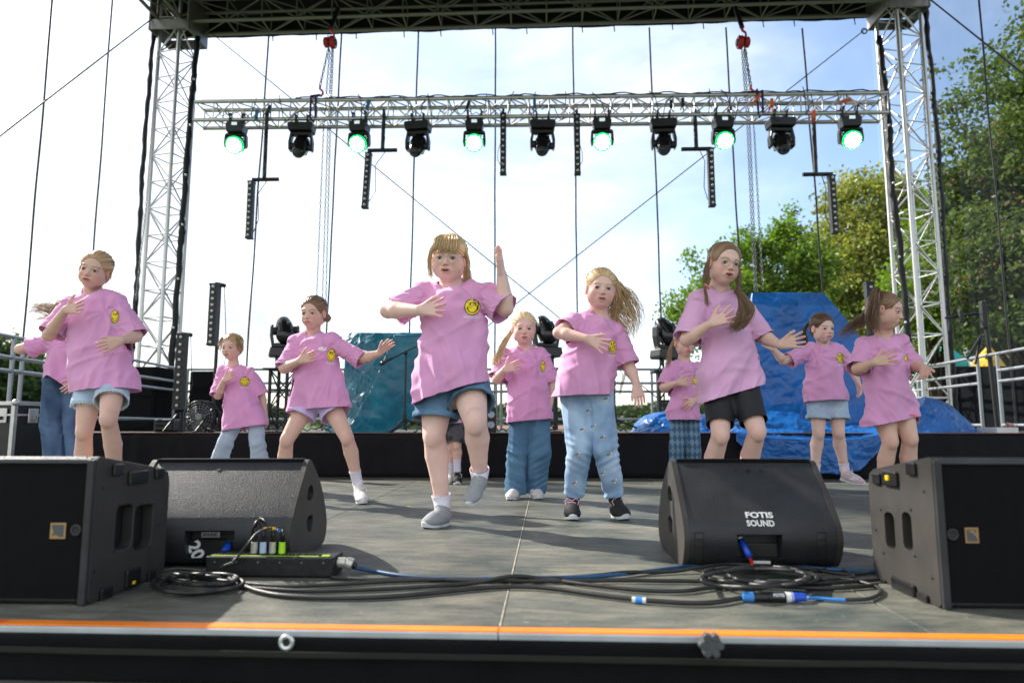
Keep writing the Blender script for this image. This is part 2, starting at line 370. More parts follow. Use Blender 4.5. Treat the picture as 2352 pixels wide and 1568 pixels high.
# roof beams
bx0, bx1 = TLx+0.27, TRx-0.27
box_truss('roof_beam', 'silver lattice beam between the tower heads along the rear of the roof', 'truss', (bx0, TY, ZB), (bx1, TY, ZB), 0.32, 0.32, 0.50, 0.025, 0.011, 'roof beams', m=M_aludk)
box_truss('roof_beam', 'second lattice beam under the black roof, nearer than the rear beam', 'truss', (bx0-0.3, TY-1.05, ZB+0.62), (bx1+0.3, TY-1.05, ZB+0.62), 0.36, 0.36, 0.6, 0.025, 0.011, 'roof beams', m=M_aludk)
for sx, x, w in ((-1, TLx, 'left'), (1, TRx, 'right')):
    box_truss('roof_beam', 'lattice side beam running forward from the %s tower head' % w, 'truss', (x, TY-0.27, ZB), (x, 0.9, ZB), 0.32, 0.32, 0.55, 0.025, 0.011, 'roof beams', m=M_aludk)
for i in range(12):
    x = bx0+0.45 + i*(bx1-bx0-0.9)/11
    bar('rafter', (x, TY+0.1, ZB+0.30), (x+0.02, TY-2.4, ZB+1.35), 0.022, M_aludk, None)
rf = thing('stage_roof', 'black tarpaulin canopy over the stage with a hanging rear valance', 'roof', (0, 5, ZB+0.3))
for o in [o for o in ALL() if o.name.startswith('rafter')]: adopt(o, rf)
xl, xr = TLx-0.42, TRx+0.42
V = [(xl, TY+0.3, ZB+0.26), (xr, TY+0.3, ZB+0.26), (xr, TY-2.6, ZB+1.45), (xl, TY-2.6, ZB+1.45), (xl, 1.2, ZB+1.45), (xr, 1.2, ZB+1.45), (xl, 0.5, ZB+0.3), (xr, 0.5, ZB+0.3)]
mo('canopy_sheet', V, [(0,1,2,3), (3,2,5,4), (4,5,7,6)], M_tarpblk, rf, solid=0.004)
mo('side_sheet', [V[0], V[3], V[4], V[6]], [(0,1,2,3)], M_tarpblk, rf, solid=0.004)
mo('side_sheet', [V[1], V[2], V[5], V[7]], [(0,1,2,3)], M_tarpblk, rf, solid=0.004)
vz = at(1176, 67, TY+0.30).z
wavy(xl, xr, vz, ZB+0.3, TY+0.30, 0.02, M_tarpblk, 'valance', nx=220, nz=4, parent=rf, fx=3, seed=12)
for k in range(14):
    x = -3.9+k*0.62+0.1*math.sin(k*3); bar('tie', (x, TY+0.27, vz+0.02), (x+0.01, TY+0.27, vz-0.10), 0.008, M_blk, rf, 5)

# ---------------------------------------------------------------- gauze walls, seams and hems
def gauze_mat(name, col, dens):
    m = bpy.data.materials.new(name); m.use_nodes = True; n = m.node_tree; L = n.links; n.nodes.clear()
    o = n.nodes.new('ShaderNodeOutputMaterial'); t = n.nodes.new('ShaderNodeBsdfTransparent'); d = n.nodes.new('ShaderNodeBsdfDiffuse'); d.inputs[0].default_value = col+(1,)
    x = n.nodes.new('ShaderNodeMixShader'); a = n.nodes.new('ShaderNodeTexNoise'); a.inputs['Scale'].default_value = 2.5; g = n.nodes.new('ShaderNodeTexCoord'); L.new(g.outputs['Object'], a.inputs[0])
    r = n.nodes.new('ShaderNodeMapRange'); r.inputs[3].default_value = dens*0.8; r.inputs[4].default_value = dens*1.2; L.new(a.outputs[0], r.inputs[0]); L.new(r.outputs[0], x.inputs[0])
    L.new(t.outputs[0], x.inputs[1]); L.new(d.outputs[0], x.inputs[2]); L.new(x.outputs[0], o.inputs[0]); return m
M_gz = gauze_mat('fine mesh', (0.05, 0.055, 0.06), 0.07); M_gz2 = gauze_mat('fine side mesh', (0.03, 0.035, 0.04), 0.26)
GY = TY+0.24
gz = thing('gauze_backdrop', 'see-through mesh wall with dark vertical seams hung behind the stage', 'mesh wall', (0, GY, 0))
mo('mesh_sheet', [(TLx+0.25, GY, 0.3), (TRx-0.25, GY, 0.3), (TRx-0.25, GY, vz+0.05), (TLx+0.25, GY, vz+0.05)], [(0,1,2,3)], M_gz, gz)
def seam(ptop, pbot, parent, r=0.012, wob=0.012, nseg=24):
    pts = []
    for i in range(nseg+1):
        t = i/nseg; q = Vector(ptop).lerp(Vector(pbot), t); q.x += wob*mnoise.noise(Vector((q.x*3, t*6, 0))); pts.append(q)
    MB().tube(pts, r, 6).build('seam', M_blk, parent, smooth=True)
for (xa, ya, xb, yb) in ((617, 80, 567, 830), (784, 75, 751, 760), (961, 70, 943, 660), (1138, 66, 1136, 985), (1316, 64, 1331, 990), (1492, 64, 1529, 985), (1667, 64, 1720, 985), (1843, 66, 1915, 985)):
    a = at(xa, ya, GY-0.02); b = at(xb, yb, GY-0.02)
    dx = (b.x-a.x)/(b.z-a.z); seam(a, (a.x+dx*(0.35-a.z), GY-0.02, 0.35), gz)
def hem(pts, parent, w=0.07, seed=0):
    b = MB(); n = 60; P_ = []
    for i in range(n+1):
        t = i/n*(len(pts)-1); k = min(int(t), len(pts)-2); q = Vector(pts[k]).lerp(Vector(pts[k+1]), t-k)
        q.x += 0.010*mnoise.noise(Vector((i*0.45, seed, 1)))+0.005*math.sin(i*0.75); P_.append(q)
    rr = [w*(0.8+0.45*abs(mnoise.noise(Vector((i*0.5, seed, 5))))) for i in range(n+1)]
    b.tube(P_, rr, 9); V = b.V
    for i in range(len(V)): V[i] = (V[i][0]+0.012*mnoise.noise(Vector(V[i])*14), V[i][1], V[i][2])
    return b.build('hem_roll', M_tarpblk, parent, smooth=2)
hem([at(454, 85, TY-0.1), at(438, 250, TY-0.1), at(421, 480, TY-0.1), at(409, 640, TY-0.1), at(392, 860, TY-0.1)], gz, 0.045, 1)
hem([at(2018, 85, TY-0.1), at(2040, 260, TY-0.1), at(2048, 420, TY-0.1), at(2066, 560, TY-0.1), at(2088, 790, TY-0.1)], gz, 0.045, 2)
M_tie = mat('white cable tie', (0.8, 0.8, 0.8), 0.4)
for (x, y) in ((445, 182), (437, 288), (427, 402), (419, 516), (409, 640), (398, 752), (2033, 166), (2042, 288), (2052, 420), (2066, 590), (2080, 740)):
    q = at(x, y, TY-0.17); MB().sph(q, 0.016, 8, 6).build('toggle', M_tie, gz, smooth=2)
for nm, x, sgn, yy in (('left', TLx-0.30, -1, 1), ('right', TRx+0.30, 1, 1)):
    g2 = thing('gauze_side_wall', 'see-through dark mesh side wall left of the left tower' if sgn < 0 else 'see-through dark mesh side wall in front of the trees right of the right tower', 'mesh wall', (x, 5, 0), 'mesh side walls')
    mo('mesh_sheet', [(x, TY-0.1, 0.3), (x, 1.0, 0.3), (x, 1.0, ZB+0.35), (x, TY-0.1, ZB+0.35)], [(0,1,2,3)], M_gz if sgn < 0 else M_gz2, g2)
    hem([(x, TY-0.1, ZB), (x+sgn*0.03, TY-0.1, 4), (x, TY-0.1, 2.0), (x, TY-0.1, 0.5)], g2, 0.035, 5+sgn)
    for yv in ((55, 760, 127, 0), (215, 580, 265, 0)) if sgn < 0 else ((2310, 700, 2232, 0),):
        a = atx(yv[0], yv[1], x-sgn*0.02); seam((x-sgn*0.02, a.y, ZB+0.35), (x-sgn*0.02, a.y, 0.3), g2, 0.010)
# bracing wires
def wire(p, q, r, name, label, group='bracing wires'):
    p = Vector(p); q = Vector(q); q = p+(q-p)*((p.z-0.42)/(p.z-q.z))
    t = MB().tube([p, q], r, 6).build(name, M_blk, None, smooth=True); setp(t, label, 'cable', group); return t
wire(at(470, 64, TY-0.05), at(1275, 722, TY-0.05), 0.007, 'bracing_wire', 'thin wire slanting down rightwards across the backdrop from the left tower head')
wire(at(1985, 70, TY-0.02), at(1195, 690, TY-0.02), 0.007, 'bracing_wire', 'thin wire slanting down leftwards across the backdrop from the right tower head')
xa = TLx-0.24; wire(Vector((xa, TY-0.2, ZB-0.1)), atx(0, 312, xa), 0.009, 'bracing_wire', 'thin wire from the left tower head down to the left picture edge')
xa = TRx+0.22; wire(Vector((xa, TY-0.2, ZB-0.1)), atx(2352, 172, xa), 0.009, 'bracing_wire', 'thin wire from the right tower head down in front of the big tree')
for (x0, y0, x1, y1, lb) in ((2018, 85, 1985, 70, ''),): pass
MB().ring(at(1985, 72, TY-0.02), (0, 1, 0), 0.035, 0.009, 14, 6).build('shackle', M_blk, gz, smooth=2)

# ---------------------------------------------------------------- lighting truss, moving heads, hanging bars
LTY = 8.0
a = at(458, 265, LTY+0.05); b = at(2028, 247, LTY-0.10)
lt = box_truss('lighting_truss', 'silver lattice truss carrying the moving lights across the stage', 'truss', a, b, 0.24, 0.24, 0.245, 0.0245, 0.009)
def on_truss(px): t = (px-458)/(2028-458); return a.lerp(b, t)
# cables wound along the truss
rc = random.Random(3)
cb = MB()
for k in range(3):
    pts = []
    for i in range(90):
        px = 700+ (2020-700)*i/89; q = on_truss(px)+Vector((0, -0.13+0.02*k, 0.135+0.02*math.sin(i*0.9+k*2)+0.012*rc.random())); pts.append(q)
    cb.tube(pts, 0.008, 5)
cb.build('cable_run', M_rub, lt, smooth=True)
for px in (560, 700, 860, 985, 1045, 1110, 1180, 1245, 1300, 1420, 1540, 1620, 1700, 1780, 1860, 1900, 1960):
    q = on_truss(px); pts = []; A0 = rc.uniform(0.1, 0.25); ph = rc.uniform(0, 6)
    for i in range(14):
        t = i/13; pts.append(q+Vector((A0*(t-0.5)*2+0.05*math.sin(ph+t*5), -0.14, 0.13-0.28*math.sin(t*PI)*rc.uniform(0.7, 1.1)+0.07*math.sin(ph+t*9))))
    MB().tube(pts, 0.0055, 5).build('loose_cable', M_rub, lt, smooth=True)
def plug(px, dz, m, w=0.035, h=0.10, name='mains_plug', tilt=0.0):
    q = on_truss(px)+Vector((0, -0.15, dz)); Mx = Matrix.Translation(q) @ Matrix.Rotation(tilt, 4, 'Y')
    bb = MB().box((-w/2, -w/2, -h/2), (w/2, w/2, h/2), Mx); 
    for s in (-1, 1): bb.cyl(Mx @ Vector((w*0.2*s, 0, -h/2)), Mx @ Vector((w*0.5*s, 0, -h/2-0.05)), 0.008, 6)
    bb.build(name, m, lt, bevel=0.006)
M_bluep = mat('blue plug plastic', (0.02, 0.16, 0.32), 0.5)
for px, dz, m, tl_ in ((611, -0.06, M_bluep, 0.1), (874, 0.05, M_bluep, 0.2), (1256, 0.03, M_bluep, 0.0), (1560, 0.0, M_blk, 0.0), (1585, 0.02, M_blk, 0.1), (1748, 0.06, M_orange, 0.7), (1778, 0.0, M_orange, 0.1), (1866, -0.15, M_orange, 0.15), (1938, 0.02, M_orange, 1.3), (640, 0.0, M_blk, 0.2), (1105, 0.02, M_blk, 0.3)):
    plug(px, dz, m, tilt=tl_)

M_lens = mat('dark glass lens', (0.02, 0.02, 0.025), 0.06, 0, 0.05, 5, coat=1.0, spec=0.9)
M_led = mat('green white led face', (0.6, 1, 0.75), 0.3, emit=(0.78, 1.0, 0.86), estr=7.0)
M_glowrim = mat('green housing glow', (0.0, 0.5, 0.15), 0.3, emit=(0.0, 0.50, 0.07), estr=1.3)
M_screen = mat('lcd screen', (0.3, 0.35, 0.35), 0.3, emit=(0.5, 0.62, 0.65), estr=0.5)
def rot(ax, ang): return Matrix.Rotation(ang, 4, ax)
def clamps(t):
    for sx in (-0.075, 0.075):
        c = MB(); c.ring((sx, 0, 0.035), (1, 0, 0), 0.034, 0.011, 14, 6); c.box((sx-0.016, -0.018, -0.055), (sx+0.016, 0.018, 0.012)); c.cyl((sx, -0.02, 0.02), (sx, -0.075, 0.055), 0.008, 6)
        c.build('clamp', M_blk, t, bevel=0.002)
def wash_head():      # lit LED wash
    t = thing('moving_wash_light', 'x', 'stage light'); clamps(t)
    b = MB(); b.prism([(-0.085, -0.055), (0.085, -0.055), (0.105, -0.085), (0.09, -0.175), (-0.09, -0.175), (-0.105, -0.085)], -0.08, 0.08, 1); b.build('base', M_plas, t, bevel=0.008)
    MB().box((-0.03, -0.0835, -0.10), (0.03, -0.0805, -0.065)).build('display', M_screen, t)
    y = MB(); y.box((-0.115, -0.03, -0.20), (0.115, 0.03, -0.172))
    for s in (-1, 1): y.prism([(s*0.098, -0.18), (s*0.122, -0.19), (s*0.128, -0.30), (s*0.118, -0.34), (s*0.098, -0.33)], -0.035, 0.035, 1)
    y.build('yoke', M_plas, t, bevel=0.006)
    Mh = Matrix.Translation((0, 0, -0.295)) @ rot('X', R(-58))       # head axis: -Z of head to the front and down
    def T(v): return Mh @ Vector(v)
    h = MB(); h.tube([T((0, 0, 0.09)), T((0, 0, 0.07)), T((0, 0, 0.0)), T((0, 0, -0.06))], [0.055, 0.082, 0.095, 0.094], 28)
    for k in range(14):
        an = 2*PI*k/14; h.box((-0.006, 0.075, -0.02), (0.006, 0.098, 0.085), Mh @ rot('Z', an))
    hd = h.build('head', M_plas, t, smooth=True)
    r_ = MB(); r_.tube([T((0, 0, -0.060)), T((0, 0, -0.066))], [0.0985, 0.096], 28); r_.tube([T((0, 0, -0.03)), T((0, 0, -0.060))], [0.0975, 0.0985], 28); r_.build('glow_rim', M_glowrim, hd)  # emissive bands round the head stand in for green lamp light on its housing
    l = MB()
    pts = [(0, 0)] + [(0.034*math.cos(i*PI/3), 0.034*math.sin(i*PI/3)) for i in range(6)] + [(0.067*math.cos(i*PI/6+0.2), 0.067*math.sin(i*PI/6+0.2)) for i in range(12)]
    for (px, py) in pts: l.tube([T((px, py, -0.0665)), T((px, py, -0.073)), T((px, py, -0.076))], [0.0168, 0.0158, 0.009], 10)
    l.build('led_lenses', M_led, hd)
    return t
def spot_head():
    t = thing('moving_spot_light', 'x', 'stage light'); clamps(t)
    b = MB(); b.prism([(-0.15, -0.055), (0.15, -0.055), (0.165, -0.08), (0.15, -0.165), (-0.15, -0.165), (-0.165, -0.08)], -0.10, 0.10, 1); b.build('base', M_plas, t, bevel=0.012)
    MB().box((-0.11, -0.108, -0.115), (-0.05, -0.1005, -0.085)).build('display', M_plas, t)
    y = MB(); y.prism([(-0.14, -0.168), (0.14, -0.168), (0.13, -0.20), (0.09, -0.215), (-0.09, -0.215), (-0.13, -0.20)], -0.045, 0.045, 1)
    for s in (-1, 1): y.prism([(s*0.105, -0.19), (s*0.135, -0.18), (s*0.158, -0.30), (s*0.155, -0.40), (s*0.135, -0.43), (s*0.122, -0.40), (s*0.125, -0.30)], -0.05, 0.05, 1)
    y.build('yoke', M_plas, t, bevel=0.010)
    Mh = Matrix.Translation((0, 0, -0.36)) @ rot('Y', R(6)) @ rot('X', R(-38))
    def T(v): return Mh @ Vector(v)
    h = MB(); prof = [(0.17, 0.04), (0.155, 0.075), (0.10, 0.098), (0.02, 0.108), (-0.05, 0.10), (-0.12, 0.082), (-0.15, 0.072), (-0.165, 0.065)]
    h.tube([T((0, 0, z)) for z, r in prof], [r for z, r in prof], 24)
    hd = h.build('head', mat('glossy black housing', (0.012, 0.012, 0.013), 0.16, 0, 0.1, 9), t, smooth=2)
    for s in (-1, 1): MB().cyl(T((s*0.09, 0, 0)), T((s*0.135, 0, 0)), 0.045, 16).build('pivot', M_plas, t, bevel=0.004)
    for an in (0.6, 2.5, -0.6, -2.5): MB().box((-0.012, 0.10, -0.04), (0.012, 0.115, 0.09), Mh @ rot('Z', an)).build('cooling_fin', M_plas, t, bevel=0.004)
    l = MB(); l.tube([T((0, 0, -0.164)), T((0, 0, -0.172)), T((0, 0, -0.176))], [0.055, 0.050, 0.02], 20); l.build('lens', M_lens, hd, smooth=2)
    return t
ORD = ['first', 'second', 'third', 'fourth', 'fifth', 'sixth', 'seventh', 'eighth']
wpx = [540, 825, 1090, 1382, 1657, 1944]; spx = [691, 960, 1246, 1522, 1788]
w0 = wash_head(); s0 = spot_head()
for lst, proto, nm, gr in ((wpx, w0, 'lit green-white round stage light, %s from the left on the truss', 'lit wash lights on the truss'), (spx, s0, 'unlit black moving spotlight, %s from the left on the truss', 'dark spotlights on the truss')):
    for i, px in enumerate(lst):
        t = proto if i == 0 else copy_tree(proto)
        q = on_truss(px); q.x = at(px, 300, LTY-0.125).x; t.location = q + Vector((0, -0.125, -0.125 if proto is w0 else -0.145)); t['label'] = nm % ORD[i]; t['group'] = gr
        t.rotation_euler = (0, 0, R([4, -6, 3, -2, 5, -3][i])); sc = 1.08 if proto is w0 else 0.95; t.scale = (sc,)*3
bpy.context.view_layer.update()
# led bars
M_bulb = mat('clear lens caps', (0.55, 0.55, 0.52), 0.15, 0.3, 0.1, 9)
def led_bar(parent, top, L, lean=0.0, w=0.07, yaw=0.0):
    """vertical bar hanging from top point"""
    Mx = Matrix.Translation(top) @ rot('Y', lean) @ rot('Z', yaw)
    b = MB(); b.box((-w/2, -0.03, -L), (w/2, 0.04, 0), Mx); b.box((-w/2-0.004, -0.036, -0.02), (w/2+0.004, 0.044, 0.004), Mx); b.box((-w/2-0.004, -0.036, -L-0.004), (w/2+0.004, 0.044, -L+0.02), Mx)
    o = b.build('bar_body', M_blk, parent, bevel=0.003)
    r_ = MB(); l = MB()
    for k in range(10):
        z = -L*(k+0.5)/10; c = Mx @ Vector((0, -0.031, z)); f = Mx.to_3x3() @ Vector((0, -1, 0))
        r_.tube([c, c+f*0.006], [0.024, 0.023], 12); l.tube([c+f*0.0062, c+f*0.012, c+f*0.015], [0.017, 0.015, 0.006], 10)
    setp(r_.build('lens_rings', M_plas, o), kind='stuff'); setp(l.build('lenses', M_bulb, o, smooth=2), kind='stuff')
    return o
hb = [(613, 268, 412, 580, 640, 578, 415, 572, 548, 'left'), (882, 262, 345, 845, 912, 847, 350, 838, 478, 'left'), (1596, 262, 342, 1565, 1634, 1631, 340, 1636, 474, 'right'), (1868, 262, 400, 1844, 1912, 1909, 402, 1918, 536, 'right')]
for i, (px, y0, yj, xa, xb, bt, byt, bb_, byb, sd_) in enumerate(hb):
    Y = LTY-0.16; t = thing('hanging_led_bar', ['black light bar on a long T bracket at the left end of the truss', 'black light bar on a short T bracket between the second green light and second spotlight', 'black light bar on a short T bracket right of the fourth spotlight', 'black light bar on a long T bracket near the right end of the truss'][i], 'light bar', at(px, y0, Y), 'light bars on the truss')
    bar('drop_tube', at(px, y0, Y), at((px+(3 if px > 1176 else -3)*(yj-y0)/70), yj, Y), 0.024, M_blk, t, 12)
    bar('cross_tube', at(xa, yj+1, Y), at(xb, yj, Y), 0.024, M_blk, t, 12)
    top = at(bt, byt+2, Y-0.04); bot = at(bb_, byb, Y-0.04); d = bot-top; led_bar(t, top, d.length, math.atan2(-d.x, -d.z) if False else math.atan2(d.x, d.z)-PI if d.z > 0 else math.atan2(-d.x, -d.z))
    c = MB(); c.ring(at(px, y0-3, Y+0.02), (1, 0, 0), 0.034, 0.012, 14, 6); c.build('clamp', M_blk, t)
    pts = [at(px, y0, Y-0.03)+Vector((0.02*math.sin(k*1.3+i), 0, -k*0.06)) for k in range(int((yj-y0)/12)+2)]
    MB().tube(pts+[pts[-1]+Vector((0.06, 0, -0.03)), at(bt+(15 if sd_ == 'left' else -12), byt+30, Y), at(bt+(16 if sd_ == 'left' else -14), byt+90, Y), bot+Vector((0.05 if sd_ == 'left' else -0.05, 0, 0.08))], 0.005, 5).build('cable', M_rub, t, smooth=True)
for i, (px, y0, y1) in enumerate(((1156, 262, 398), (1325, 264, 398))):
    t = thing('hanging_led_bar', ['black light bar hung straight down left of the central spotlight', 'black light bar hung straight down right of the central spotlight'][i], 'light bar', at(px, y0, LTY-0.16), 'light bars on the truss')
    led_bar(t, at(px, y0, LTY-0.16), (at(px, y0, LTY)-at(px, y1, LTY)).z, 0)
    MB().ring(at(px, y0-4, LTY-0.13), (1, 0, 0), 0.034, 0.014, 14, 6).build('clamp', M_blk, t)
    sgn = -1 if i == 0 else 1
    MB().tube([at(px+sgn*4, y0+60, LTY-0.14), at(px+sgn*12, y0+85, LTY-0.14), at(px+sgn*13, y0+105, LTY-0.14), at(px+sgn*3, y0+125, LTY-0.14)], 0.004, 5).build('cable', M_rub, t, smooth=True)

# chain hoists
def chain(parent, pts, s=0.030, r=0.0055, name='chain', sag=0.0):
    P_ = [Vector(p) for p in pts]; b = MB(); k = 0
    for a_, c_ in zip(P_[:-1], P_[1:]):
        L = (c_-a_).length; n = max(1, int(L/(s*1.35))); d = (c_-a_).normalized()
        x = d.cross(Vector((0, 1, 0))).normalized(); y = d.cross(x)
        for i in range(n):
            c = a_.lerp(c_, (i+0.5)/n); ax = x if k % 2 else y; k += 1
            b.tube([c + d*(s*0.85*math.cos(t)) + ax*(s*0.45*math.sin(t)) for t in [2*PI*j/8 for j in range(8)]], r, 4, closed=True)
    return b.build(name, M_chain, parent)
def hook(parent, p, s=1.0, m=M_red):
    p = Vector(p); pts = [p+Vector((0, 0, 0.05))*s, p, p+Vector((0.035, 0, -0.03))*s, p+Vector((0.04, 0, -0.065))*s, p+Vector((0.015, 0, -0.095))*s, p+Vector((-0.025, 0, -0.085))*s, p+Vector((-0.035, 0, -0.055))*s]
    MB().tube(pts, [0.014*s, 0.015*s, 0.013*s, 0.014*s, 0.013*s, 0.010*s, 0.006*s], 8).build('hook', m, parent, smooth=2)
def hoist(px, lower, hk, label, falls, sx):
    Y = 8.1; c = at(px, 98, Y); t = thing('chain_hoist', label, 'hoist', c, 'chain hoists')
    b = MB(); b.cyl(c+Vector((-0.075*sx, 0, 0)), c+Vector((-0.02*sx, 0, 0)), 0.065, 20); b.cyl(c+Vector((0.005*sx, 0, 0)), c+Vector((0.065*sx, 0, 0)), 0.085, 20, 0.075); b.build('gear_housing', M_red, t, bevel=0.006)
    MB().cyl(c+Vector((-0.085*sx, 0, 0)), c+Vector((0.08*sx, 0, 0)), 0.045, 16).build('frame_plate', M_blk, t, bevel=0.004)
    hook(t, c+Vector((0, 0, 0.16)), 1.1)
    bar('sling', c+Vector((0, 0, 0.2)), c+Vector((0, 0.25, 0.62)), 0.03, M_blk, t)
    hp = at(hk[0], hk[1], Y); chain(t, [c-Vector((0.02*sx, 0, 0.07)), hp+Vector((0, 0, 0.05))], 0.03, 0.006, 'lift_chain'); hook(t, hp, 1.0)
    M_sling = mat('purple sling', (0.05, 0.03, 0.10), 0.8)
    q = on_truss(hk[0]); s = MB(); 
    q.x = hp.x; s.tube([hp-Vector((0, 0, 0.08)), q+Vector((-0.03, -0.15, 0.16)), q+Vector((-0.03, -0.155, -0.12)), q+Vector((0.0, -0.10, -0.155)), q+Vector((0.03, -0.14, -0.12)), q+Vector((0.03, -0.15, 0.15)), hp-Vector((0, 0, 0.08))], 0.014, 7)
    s.build('sling_strap', M_sling, t, smooth=True)
    for (xa, xb, yb) in falls: chain(t, [c+Vector(((xa-px)*0.004, 0.02, -0.08)), at((xa*0.55+xb*0.45), 300, Y+0.02), at(xb, yb, Y+0.05)], 0.026, 0.0042, 'hand_chain')
hoist(759, 0, (735, 205), 'red chain hoist hanging from the roof beam on the left half', ((756, 727, 690), (763, 740, 700), (767, 748, 705)), 1)
hoist(1706, 0, (1725, 205), 'red chain hoist hanging from the roof beam on the right half', ((1704, 1733, 668), (1710, 1738, 670), (1716, 1752, 665)), -1)
ch = chain(None, [at(362, 120, TY-0.5), at(335, 480, TY-0.5), at(312, 690, TY-0.5)], 0.026, 0.0045, 'hanging_chain'); setp(ch, 'thin chain hanging down outside the left tower', 'chain')
ch = chain(None, [at(2113, 60, TY-0.5), at(2140, 560, TY-0.5)], 0.024, 0.004, 'hanging_chain'); setp(ch, 'thin chain hanging down outside the right tower', 'chain')
# ================================================================ SPEAKERS AND STAGE GEAR
from mathutils.geometry import tessellate_polygon
M_spk = mat('textured speaker paint', (0.024, 0.025, 0.029), 0.50, 0, 0.25, 12, 0.0016, 260, 0.45)
M_spk2 = mat('textured grey brown speaker paint', (0.040, 0.036, 0.033), 0.55, 0, 0.2, 12, 0.0014, 300, 0.4)
M_grille = mat('black grille cloth', (0.0035, 0.0035, 0.0045), 0.8, 0, 0.2, 30, 0.0008, 700, 0.15)
M_gold = mat('bronze logo frame', (0.42, 0.26, 0.12), 0.4, 0.6); M_logo = mat('slate logo field', (0.07, 0.08, 0.09), 0.5)
def bool_cut(o, cutter):
    c = cutter.build('cutter', M_blk); m = o.modifiers.new('b', 'BOOLEAN'); m.object = c; m.operation = 'DIFFERENCE'; m.solver = 'EXACT'
    bpy.context.view_layer.update(); me = bpy.data.meshes.new_from_object(o.evaluated_get(bpy.context.evaluated_depsgraph_get())); o.modifiers.clear(); old = o.data; o.data = me; me.name = old.name
    bpy.data.objects.remove(c)
def holed_plate(outer, holes, x0, x1):
    """polygon in (y,z) with holes, between two x planes"""
    loops = [outer]+holes; V2 = [p for l in loops for p in l]; T = tessellate_polygon([[Vector((a_, b_, 0)) for a_, b_ in l] for l in loops]); n = len(V2)
    V = [(x0, a_, b_) for a_, b_ in V2]+[(x1, a_, b_) for a_, b_ in V2]; F = [tuple(t) for t in T]+[tuple(i+n for i in reversed(t)) for t in T]; o_ = 0
    for l in loops:
        k = len(l); F += [(o_+i, o_+(i+1) % k, o_+(i+1) % k+n, o_+i+n) for i in range(k)]; o_ += k
    return V, F
def rrect(cx, cy, w, h, r, n=5):
    P_ = []
    for sx, sy, a0 in ((1, 1, 0), (-1, 1, 90), (-1, -1, 180), (1, -1, 270)):
        for i in range(n): a_ = R(a0+90*i/(n-1)); P_.append((cx+sx*(w/2-r)+r*math.cos(a_), cy+sy*(h/2-r)+r*math.sin(a_)))
    return P_
def smoothpoly(P_, it=2):
    for _ in range(it): P_ = [q for i in range(len(P_)) for q in ((P_[i][0]*.75+P_[(i+1) % len(P_)][0]*.25, P_[i][1]*.75+P_[(i+1) % len(P_)][1]*.25), (P_[i][0]*.25+P_[(i+1) % len(P_)][0]*.75, P_[i][1]*.25+P_[(i+1) % len(P_)][1]*.75))]
    return P_
def on(o, px, py, off=0.0):
    bv = BVHTree.FromPolygons([v.co[:] for v in o.data.vertices], [tuple(p.vertices) for p in o.data.polygons]); d = ray(px, py).normalized(); h = bv.ray_cast(CAM, d)
    return (h[0]+h[1]*off, h[1]) if h[0] is not None else (at(px, py, 2.4), Vector((0, -1, 0)))
def wedge(X0, X1, yf, label, side_vis):
    t = thing('wedge_monitor', label, 'monitor speaker', ((X0+X1)/2, yf+0.25, 0), 'floor wedge monitors')
    prof = [(0.10, 0.0), (0.045, 0.012), (0.005, 0.075), (0.0, 0.115), (0.02, 0.165), (0.195, 0.338), (0.225, 0.352), (0.27, 0.338), (0.42, 0.245), (0.515, 0.13), (0.54, 0.07), (0.515, 0.015), (0.45, 0.0)]
    prof = [(yf+a_, b_+0.002) for a_, b_ in prof]; pr = smoothpoly(prof, 2)
    cy = sum(p[0] for p in pr)/len(pr); cz = sum(p[1] for p in pr)/len(pr); inn = [(cy+(a_-cy)*0.985, cz+(b_-cz)*0.985) for a_, b_ in pr]
    b = MB().prism(inn, X0+0.017, X1-0.017).build('cabinet', M_spk, t, smooth=True)
    for xa, xb, vis in ((X0, X0+0.018, side_vis < 0), (X1-0.018, X1, side_vis > 0)):
        holes = [smoothpoly([(yf+0.20, 0.20), (yf+0.31, 0.20), (yf+0.285, 0.255), (yf+0.225, 0.255)], 2), smoothpoly([(yf+0.20, 0.145), (yf+0.31, 0.145), (yf+0.29, 0.085), (yf+0.235, 0.085)], 2)]
        V, F = holed_plate(pr, holes, xa, xb); o = mo('side_plate', V, F, M_spk2, t, bevel=0.004)
        for h in holes:
            k = len(h); sx = 1 if vis and side_vis < 0 else -1; xin = xa+0.0172 if side_vis < 0 else xb-0.0172
            mo('handle_recess', [(xin, a_, c_) for a_, c_ in h], [tuple(range(k))], M_blk, o)
    # cut the rear connector recess
    return t, b
def wx(px, py, Y): return at(px, py, Y).x
# right wedge
Yw = gd(1745, 1300).y-0.03
Xr0, Xr1 = gd(1562, 1300).x, gd(1562, 1300).x+0.512
yfr = gd(1600, 1305).y - 0.06
twr, bwr = wedge(Xr0, Xr1, yfr, 'dark wedge monitor with white FOTIS SOUND lettering on the right', -1)
ylw = gd(600, 1300).y - 0.06; Xl1 = at(672, 1256, ylw+0.03).x; Xl0 = Xl1-0.565
twl, bwl = wedge(Xl0, Xl1, ylw, 'dark wedge monitor behind the black stage box on the left', 1)
def recess(b, x0, y0, x1, y1, yf, dep=0.07):
    a_ = at(x0, y0, yf); c = at(x1, y1, yf); bool_cut(b, MB().box((a_.x, yf-0.1, max(c.z, 0.012)), (c.x, yf+dep, a_.z))); return a_, c
ra, rb_ = recess(bwr, 1694, 1227, 1801, 1286, yfr); la, lb = recess(bwl, 433, 1216, 539, 1283, ylw)
